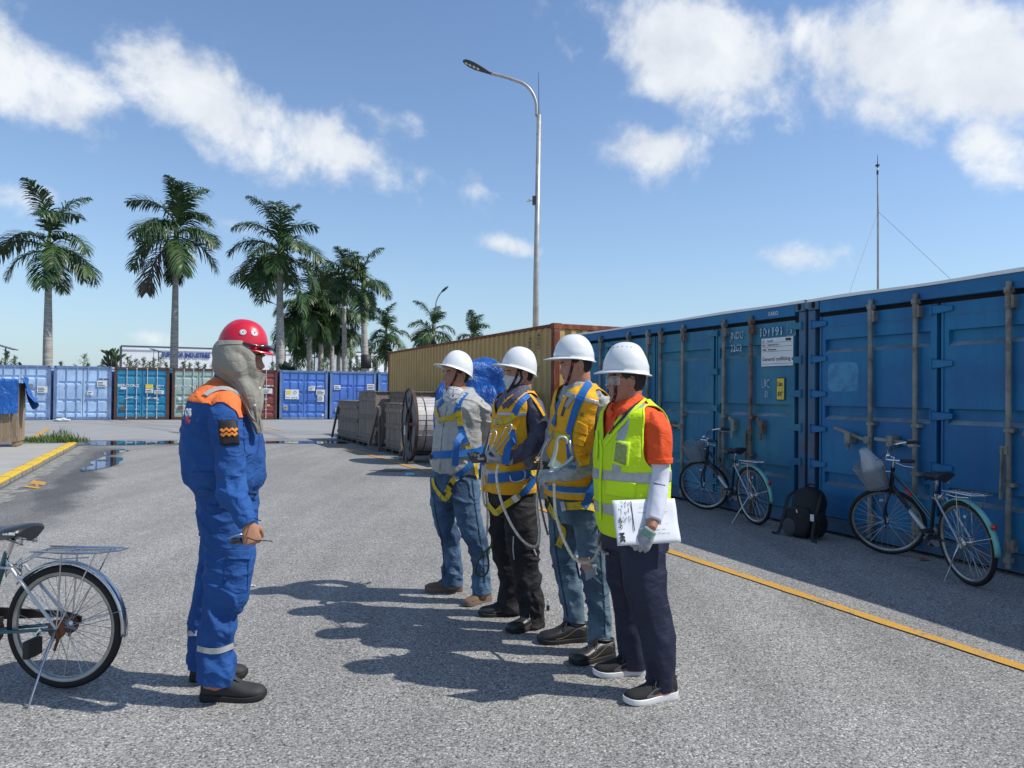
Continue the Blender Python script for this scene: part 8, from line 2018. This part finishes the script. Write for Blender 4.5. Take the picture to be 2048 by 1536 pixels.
    # big pale snap hook hanging on the chest
    hk = thing('snap_hook', 'large pale green snap hook held in front of the orange vest', 'snap hook', W(1120,940,4.2)); q = MB(); Y = 4.12
    pts = [(1101,934),(1108,915),(1113,895),(1114,882),(1120,875),(1129,875),(1134,881),(1134,888)]; sp = spline([tuple(W(x, y, Y)) for x, y in pts], .008); q.tube(sp, list(np.interp(np.linspace(0,1,len(sp)), [0,.2,.5,1], [.018,.012,.010,.008])), 9)
    q.tube(spline([tuple(W(x, y, Y)) for x, y in ((1101,936),(1115,936),(1128,930),(1142,918),(1146,911))], .01), [.012]*3+[.009]*20 if False else .0095, 8); q.build('hook_body', pmat('pale_green_metal', (.42,.5,.46), .4, .3, coat=.3), hk, True, world=True)
    q = MB(); q.poly([W(x, y, Y-.006) for x, y in ((1099,940),(1104,922),(1110,918),(1124,929),(1133,926),(1128,934),(1116,941))], (0,1,0), .012); q.build('hook_plate', MATS['pale_green_metal'], hk, world=True)
    q = MB(); q.tube([W(1144,912,Y), W(1140,895,Y), W(1139,880,Y)], .0075, 8); q.build('hook_gate', M_STEEL, hk, True, world=True)
    harness_hook(P.root, W(1076,918,4.30), W(1104,868,4.36), .02); q = MB(); q.tube(spline([tuple(W(1082,938,4.3)), tuple(W(1085,905,4.28)), tuple(W(1096,880,4.3)), tuple(W(1106,862,4.38))], .01), .006, 6); q.build('steel_rod', M_STEEL, P.root, True, world=True)
    r_ = thing('rope', 'beige rope loop hanging from the glove down to the ripped knee', 'rope', G(1150,1300))
    rope('rope_strand', [W(1108,965,4.10), W(1109,995,4.10), W(1112,1030,4.08), W(1122,1065,4.06), W(1135,1095,4.05), W(1150,1118,4.05), W(1170,1126,4.06), W(1188,1118,4.10), W(1199,1095,4.16), W(1204,1070,4.22), W(1204,1040,4.3)], .009, M_ROPE, r_)
    r2 = thing('rope', 'thin dark rope strands between the masked worker and the ripped jeans', 'rope', G(1085,1240))
    rope('rope_strand', [W(1078,925,4.35), W(1074,960,4.36), W(1080,1000,4.38), W(1088,1040,4.40), W(1096,1070,4.42)], .007, pmat('dull_rope', (.16,.14,.12), .9, bump=.4, bs=300), r2); rope('rope_strand', [W(1084,930,4.34), W(1080,960,4.36), W(1076,985,4.40)], .008, M_ROPE, r2)
man_vest()

# ---------------------------------------------------------------- 5. man with lime vest, papers in hand
def man_lime():
    P = Person('person in lime vest over red polo with navy trousers holding papers, nearest of the four', G(1268,1384), R(22))
    HM = head_matrix(1252, 766, 3.93, R(2), R(0)); th = R(24)
    tr = [(1236,1286,795,3.95,1.0),(1228,1296,808,3.94,1.3),(1218,1310,822,3.93,1.5),(1212,1318,838,3.93,1.45),(1205,1323,866,3.93,1.3),(1199,1325,905,3.92,1.22),(1199,1326,950,3.92,1.2),(1202,1328,1000,3.92,1.2),(1206,1330,1045,3.92,1.2),(1212,1328,1066,3.92,1.15)]
    slL = [(1304,836,3.82,25),(1314,864,3.77,28.5),(1317,895,3.75,28),(1316,925,3.75,27)]
    armL = [(1304,836,3.82,20),(1316,880,3.76,21),(1317,925,3.75,21.5),(1317,960,3.74,20.5),(1315,990,3.71,20),(1311,1020,3.67,18),(1306,1042,3.64,15.5),(1304,1054,3.62,14)]
    slR = [(1232,836,4.10,22),(1224,866,4.16,24),(1220,905,4.17,24)]
    armR = [(1232,836,4.10,18),(1222,880,4.18,18),(1218,930,4.18,17),(1215,980,4.14,16),(1216,1030,4.08,13),(1217,1052,4.05,11)]
    pel = [(1206,1330,1040,3.92,1.2),(1206,1331,1065,3.92,1.2),(1210,1332,1095,3.92,1.2)]
    legR = [(1246,1085,4.03,36,.9),(1242,1120,4.04,32,.9),(1246,1160,4.05,31,.9),(1256,1210,4.06,29,.9),(1262,1260,4.06,27.5,.95),(1265,1305,4.06,27,1),(1267,1336,4.06,26,1)]
    legL = [(1284,1080,3.82,45,.8),(1286,1115,3.80,46,.8),(1290,1170,3.78,43,.82),(1300,1216,3.77,39,.85),(1311,1256,3.76,36,.85),(1318,1300,3.75,31,.95),(1321,1340,3.75,28,1),(1323,1378,3.75,27,1)]
    b = MB(); torso(b, tr, th, scale=.8); limb(b, neckpts(HM, 1262, 806, 3.95, .058, .066), world=True)
    limb(b, armL[:-1]+[(1303,1058,3.61,11)], scale=.8); limb(b, armR, scale=.8)
    for l in (legL, legR): limb(b, l, scale=.6)
    limb(b, [(1266,1320,4.06,14),(1270,1342,4.05,14)]); limb(b, [(1322,1360,3.75,14),(1328,1388,3.75,14)])
    hl = (W(1302,1058,3.61), Vector((-.52,.05,-.85)), Vector((.25,.95,-.05)), False, (.55,1.15,.9)); hr = (W(1217,1055,4.05), Vector((-.1,0,-1)), Vector((.2,-.9,0)), True, (.6,.7,.5))
    for h_ in (hl, hr): add_hand(b, *h_, fat=.74)
    bv = P.body(b, HM, M_SK1, .0042); P.face(HM, M_SK1, bv); P.hair(HM, -.07)
    j = MB(); torso(j, tr, th, fold=.004, seed=53); limb(j, slL, fold=.007, seed=55, fs=10); limb(j, slR, fold=.006, seed=56)
    jo = P.garment('polo_shirt', j, M_POLO, .0075, 2, (.0045, (8,8,12), 7))
    for l in (armL, armR):
        a = MB(); limb(a, l[:-1], scale=1.0, fold=.002, seed=3); ao = a.build('arm_sleeve', M_SLV, P.root, True, world=True)
        if l is armL: P.bv.append(bvhtree.BVHTree.FromPolygons([tuple(v) for v in a.V], a.F)); slo = ao
    t = MB(); torso(t, pel, th); limb(t, legR, fold=.006, seed=59, fs=7); limb(t, legL, fold=.008, seed=58, fs=7, folds=[(0,.3),(.4,.8),(.6,1.1),(.85,1.3),(1,.5)])
    to = P.garment('trousers', t, M_NAVYTR, .0075, 2, (.006, (7,7,8), 6))
    g = MB(); add_hand(g, *hl, fat=1.06, scale=1.06, spread=.04); V, Fc = remesh(g, .0035, 1); mesh_obj('glove', V, Fc, M_GLG, P.root, True, world=True); P.bv.append(bvhtree.BVHTree.FromPolygons([tuple(v) for v in V], Fc))
    w = hl[0]; d = hl[1].normalized(); g = MB(); limb(g, [(*(w+d*.006), .034, .027), (*(w+d*.024), .034, .026), (*(w+d*.040), .037, .025)], world=True, n=24, step=.006); g.build('glove_cuff', pmat('mint_knit', (.22,.36,.29), .9, bump=.4, bs=200), P.root, True, world=True)
    g = MB(); add_hand(g, *hr, fat=1.1, scale=1.03); V, Fc = remesh(g, .003, 1); mesh_obj('glove', V, Fc, M_GLG, P.root, True, world=True)
    # vest
    F_ = np.array((-math.cos(th), -math.sin(th), 0)); C_ = np.array(W(1264,900,3.92)); S_ = np.array((-F_[1], F_[0], 0))
    aL = (W(1314,842,3.78), W(1318,905,3.74)); aR = (W(1230,842,4.14), W(1220,905,4.18)); arm = lambda V: np.minimum(capsule(V, *aL)-.089, capsule(V, *aR)-.084)
    def vneck(V):
        u = (V-C_) @ S_; f = (V-C_) @ F_; zn = W(1210,885,3.8).z; w_ = np.where(f > -.03, np.abs(u)-np.maximum(0, (V[:,2]-zn))*.60, 1); nb = W(1288,799,3.95).z; return np.minimum(w_+.004, nb-V[:,2])
    P.shell('sh', tr, th, .016, .007, 53)
    vo = P.derive('sh', 'safety_vest', M_HIVIS_L, 0, [arm, vneck], None, .004); V_ = 'safety_vest'
    armN = lambda r0, r1: (lambda V: np.minimum(r1-capsule(V, *aL), capsule(V, *aL)-r0)); zhi = W(1300,815,3.8).z
    P.derive(V_, 'bright_edge', M_LIMEB, .004, [armN(.080,.099)], vo, .002)
    P.derive(V_, 'reflective_stripe', M_REFL, .004, [lambda V: .024-np.abs(((V-C_) @ S_)-.118-.35*np.maximum(0, V[:,2]-W(1300,830,3.8).z)*0), lambda V: V[:,2]-W(1260,950,3.8).z, lambda V: (V-C_) @ F_+.02], vo, .0015)
    for yy in (954, 1022): P.derive(V_, 'reflective_band', M_REFL, .0055, [(lambda zc: (lambda V: .026-np.abs(V[:,2]-zc)))(W(1250,yy,3.75).z)], vo, .0015)
    P.strap('vest_zip', [(1203,880),(1206,900),(1205,930),(1203,960),(1203,1000),(1204,1040)], .016, M_LIMEB, off=.008, parent=vo)
    P.strap('neck_edge', [(1290,800),(1268,822),(1245,850),(1225,872),(1212,890)], .014, M_LIMEB, off=.007, parent=vo)
    P.strap('dark_piping', [(1284,799),(1262,820),(1238,846),(1220,868)], .008, M_INK, off=.007, parent=vo)
    pk = P.patch('id_pocket', [(1231,881),(1261,885),(1256,936),(1224,926)], M_LIMEB, .007, vo, .003); P.patch('pocket_mesh', [(1234,886),(1257,889),(1252,931),(1229,922)], pmat('pocket_window', (.30,.34,.10), .6, var=.2, vs=60), .0095, pk, .001)
    P.patch('lower_pocket', [(1213,960),(1272,966),(1268,998),(1212,988)], M_LIMEB, .008, vo, .004)
    P.strap('vest_flap', [(1197,862),(1199,880),(1197,918)], .02, M_LIMEB, off=.012, parent=vo)
    # polo collar, placket, sleeve hem
    P.strap('collar', [(1287,789),(1276,800),(1260,814),(1244,828)], .040, M_POLO, off=.014, parent=jo, thick=.004); P.strap('collar', [(1232,806),(1224,816),(1220,826),(1228,832)], .036, M_POLO, off=.014, parent=jo, thick=.004); P.strap('placket', [(1232,832),(1228,850),(1223,866)], .022, M_POLO, off=.006, parent=jo)
    q = MB(); limb(q, [(1316,915,3.75,29.3),(1316,921,3.75,29.3),(1316,926,3.75,28.8)], n=40, step=.005); q.build('sleeve_hem', M_POLO, jo, True, world=True)
    P.strap('sleeve_print', [(1307,966),(1318,969),(1330,971)], .004, M_INK, off=.002, thick=.0008, parent=slo)
    ho, HT_ = helmet(P.root, HM, M_HATW, .066, R(0), .034, .014, 'crest')
    P.bv.append(bvhtree.BVHTree.FromPolygons([tuple(rootm(P.root) @ v.co) for v in ho.data.vertices], [tuple(p.vertices) for p in ho.data.polygons]))
    for x in (1227,1236,1245,1254,1262):
        h_ = P.hit(x, 693+abs(x-1245)*.08)
        if h_: q = MB(); q.ell(h_[0]+h_[1]*.0005, .0042, .0012, .0022, n=8, m_=4); q.build('vent_hole', M_HOLE, ho, False, world=True)
    chin(P, HM, [(1230,748),(1231,765),(1232,782),(1231,795),(1226,803)], None, 4)
    # clear safety glasses
    tg = NT('clear_lens'); tg.set('Base Color', (.9,.95,1)); tg.set('Roughness', .04); tg.set('Alpha', .13)
    V = []; Fc = []; n = 30
    for i in range(n):
        a = R(-78+156*i/(n-1)); 
        for z in (-.018, -.004, .012, .027): V.append(HM @ Vector((.030+.078*math.cos(a)-.004*(abs(z-.005)/.02), .078*math.sin(a), z+.006)))
    for i in range(n-1):
        for k in range(3): Fc.append((4*i+k, 4*i+k+1, 4*i+k+5, 4*i+k+4))
    go = mesh_obj('safety_glasses', V, Fc, tg.m, P.root, True, world=True); md = go.modifiers.new('s', 'SOLIDIFY'); md.thickness = .002
    for zz, rr in ((.0335, .0022), (-.0115, .0018)): q = MB(); q.tube([HM @ Vector((.031+.078*math.cos(R(a)), .079*math.sin(R(a)), zz)) for a in np.linspace(-78, 78, 24)], rr, 5); q.build('lens_rim', pmat('clear_rim', (.28,.31,.33), .15, coat=1), go, True, world=True)
    for s_ in (-1, 1): q = MB(); q.tube([HM @ Vector((.046, s_*.077, .028)), HM @ Vector((0, s_*.081, .030)), HM @ Vector((-.028, s_*.082, .018)), HM @ Vector((-.045, s_*.080, .0))], .0018, 6); q.build('temple_arm', M_STRB if s_ else M_STRB, go, True, world=True)
    sn = dict(name='sneaker', w=1.0, thick=.026, accents=[(pmat('grey_panel', (.10,.10,.105), .7), .03, .20, .034, .075, 'side_panel'), (pmat('coral_line', (.65,.12,.06), .6), .02, .15, .034, .042, 'coral_line')])
    s1, m1 = shoe(P.root, G(1293,1346), G(1187,1352), pmat('black_knit', (.014,.014,.015), .85, bump=.5, bs=200), M_WSOLE, .105, **sn); s2, m2 = shoe(P.root, G(1352,1393), G(1249,1409), MATS['black_knit'], M_WSOLE, .105, **sn)
    for m_, s_ in ((m1, s1), (m2, s2)):
        q = MB(); q.box(.125,.14,-.014,.014,.0915,.0945); q.xf(m_); q.build('lace_tag', pmat('coral_tag', (.6,.2,.14), .6), s_, world=True)
    # papers
    co = [W(1226,1001,3.62), W(1352,996,3.74), W(1361.5,1084.5,3.70), W(1235,1092,3.56)]; pb_ = thing('paper_sheet', 'white printed sheet held against the navy trousers', 'paper', co[3])
    xd = (co[2]-co[3]).normalized(); yd_ = (co[0]-co[3]); yd_ = (yd_-xd*yd_.dot(xd)).normalized(); n = xd.cross(yd_).normalized(); n = -n if n.y > 0 else n
    hgt = (co[0]-co[3]).length; wid = (co[2]-co[3]).length
    M_PAP = pmat('printed_paper', (.70,.72,.76), .75, var=.03, vs=8)
    co[1] = co[0]+xd*wid
    nx, ny = 14, 10; V = [co[3]+xd*wid*i/nx+yd_*hgt*k/ny+n*(.006*math.sin(i/nx*3.0)+.002*math.sin(k*.9+i*.5)) for k in range(ny+1) for i in range(nx+1)]
    po = mesh_obj('sheet', V, [(k*(nx+1)+i, k*(nx+1)+i+1, (k+1)*(nx+1)+i+1, (k+1)*(nx+1)+i) for k in range(ny) for i in range(nx)], M_PAP, pb_, True, world=True); md = po.modifiers.new('s', 'SOLIDIFY'); md.thickness = .0025; md.offset = 0
    def pp(u, v, o=.0105): return co[3]+xd*(wid*u)+yd_*(hgt*v)+n*(.006*math.sin(u*3.0)+o*.45)
    text_mesh('3M', .036, M_INK, po, pp(.115, .07), yd_, -xd, bold=.0016, off=.0); text_mesh('CE UK', .018, M_INK, po, pp(.10, .36), yd_, -xd, bold=.0004)
    q = MB(); q.add([pp(.27,.99), pp(.285,.99), pp(.255,.32), pp(.27,.32)][:0] or [pp(.268,.30), pp(.282,.30), pp(.282,.97), pp(.268,.97)], [(0,1,2,3)]); q.build('printed_bar', M_INK, po, world=True)
    rr = random.Random(4); q = MB()
    for i in range(34):
        u = rr.uniform(.07,.24); v = rr.uniform(.45,.96); l = rr.uniform(.02,.10); q.add([pp(u,v), pp(u+.008,v), pp(u+.008,min(.98,v+l)), pp(u,min(.98,v+l))], [(0,1,2,3)])
    for i in range(26):
        u = rr.uniform(.32,.8); v = rr.choice((.82,.7,.56,.42,.3,.22))+rr.uniform(-.01,.01); l = rr.uniform(.02,.09); q.add([pp(u,v), pp(u+l,v), pp(u+l,v+.008), pp(u,v+.008)], [(0,1,2,3)])
    qo = q.build('small_print', pmat('grey_print2', (.25,.26,.3), .7), po, world=True); qo['kind'] = 'stuff'
man_lime()
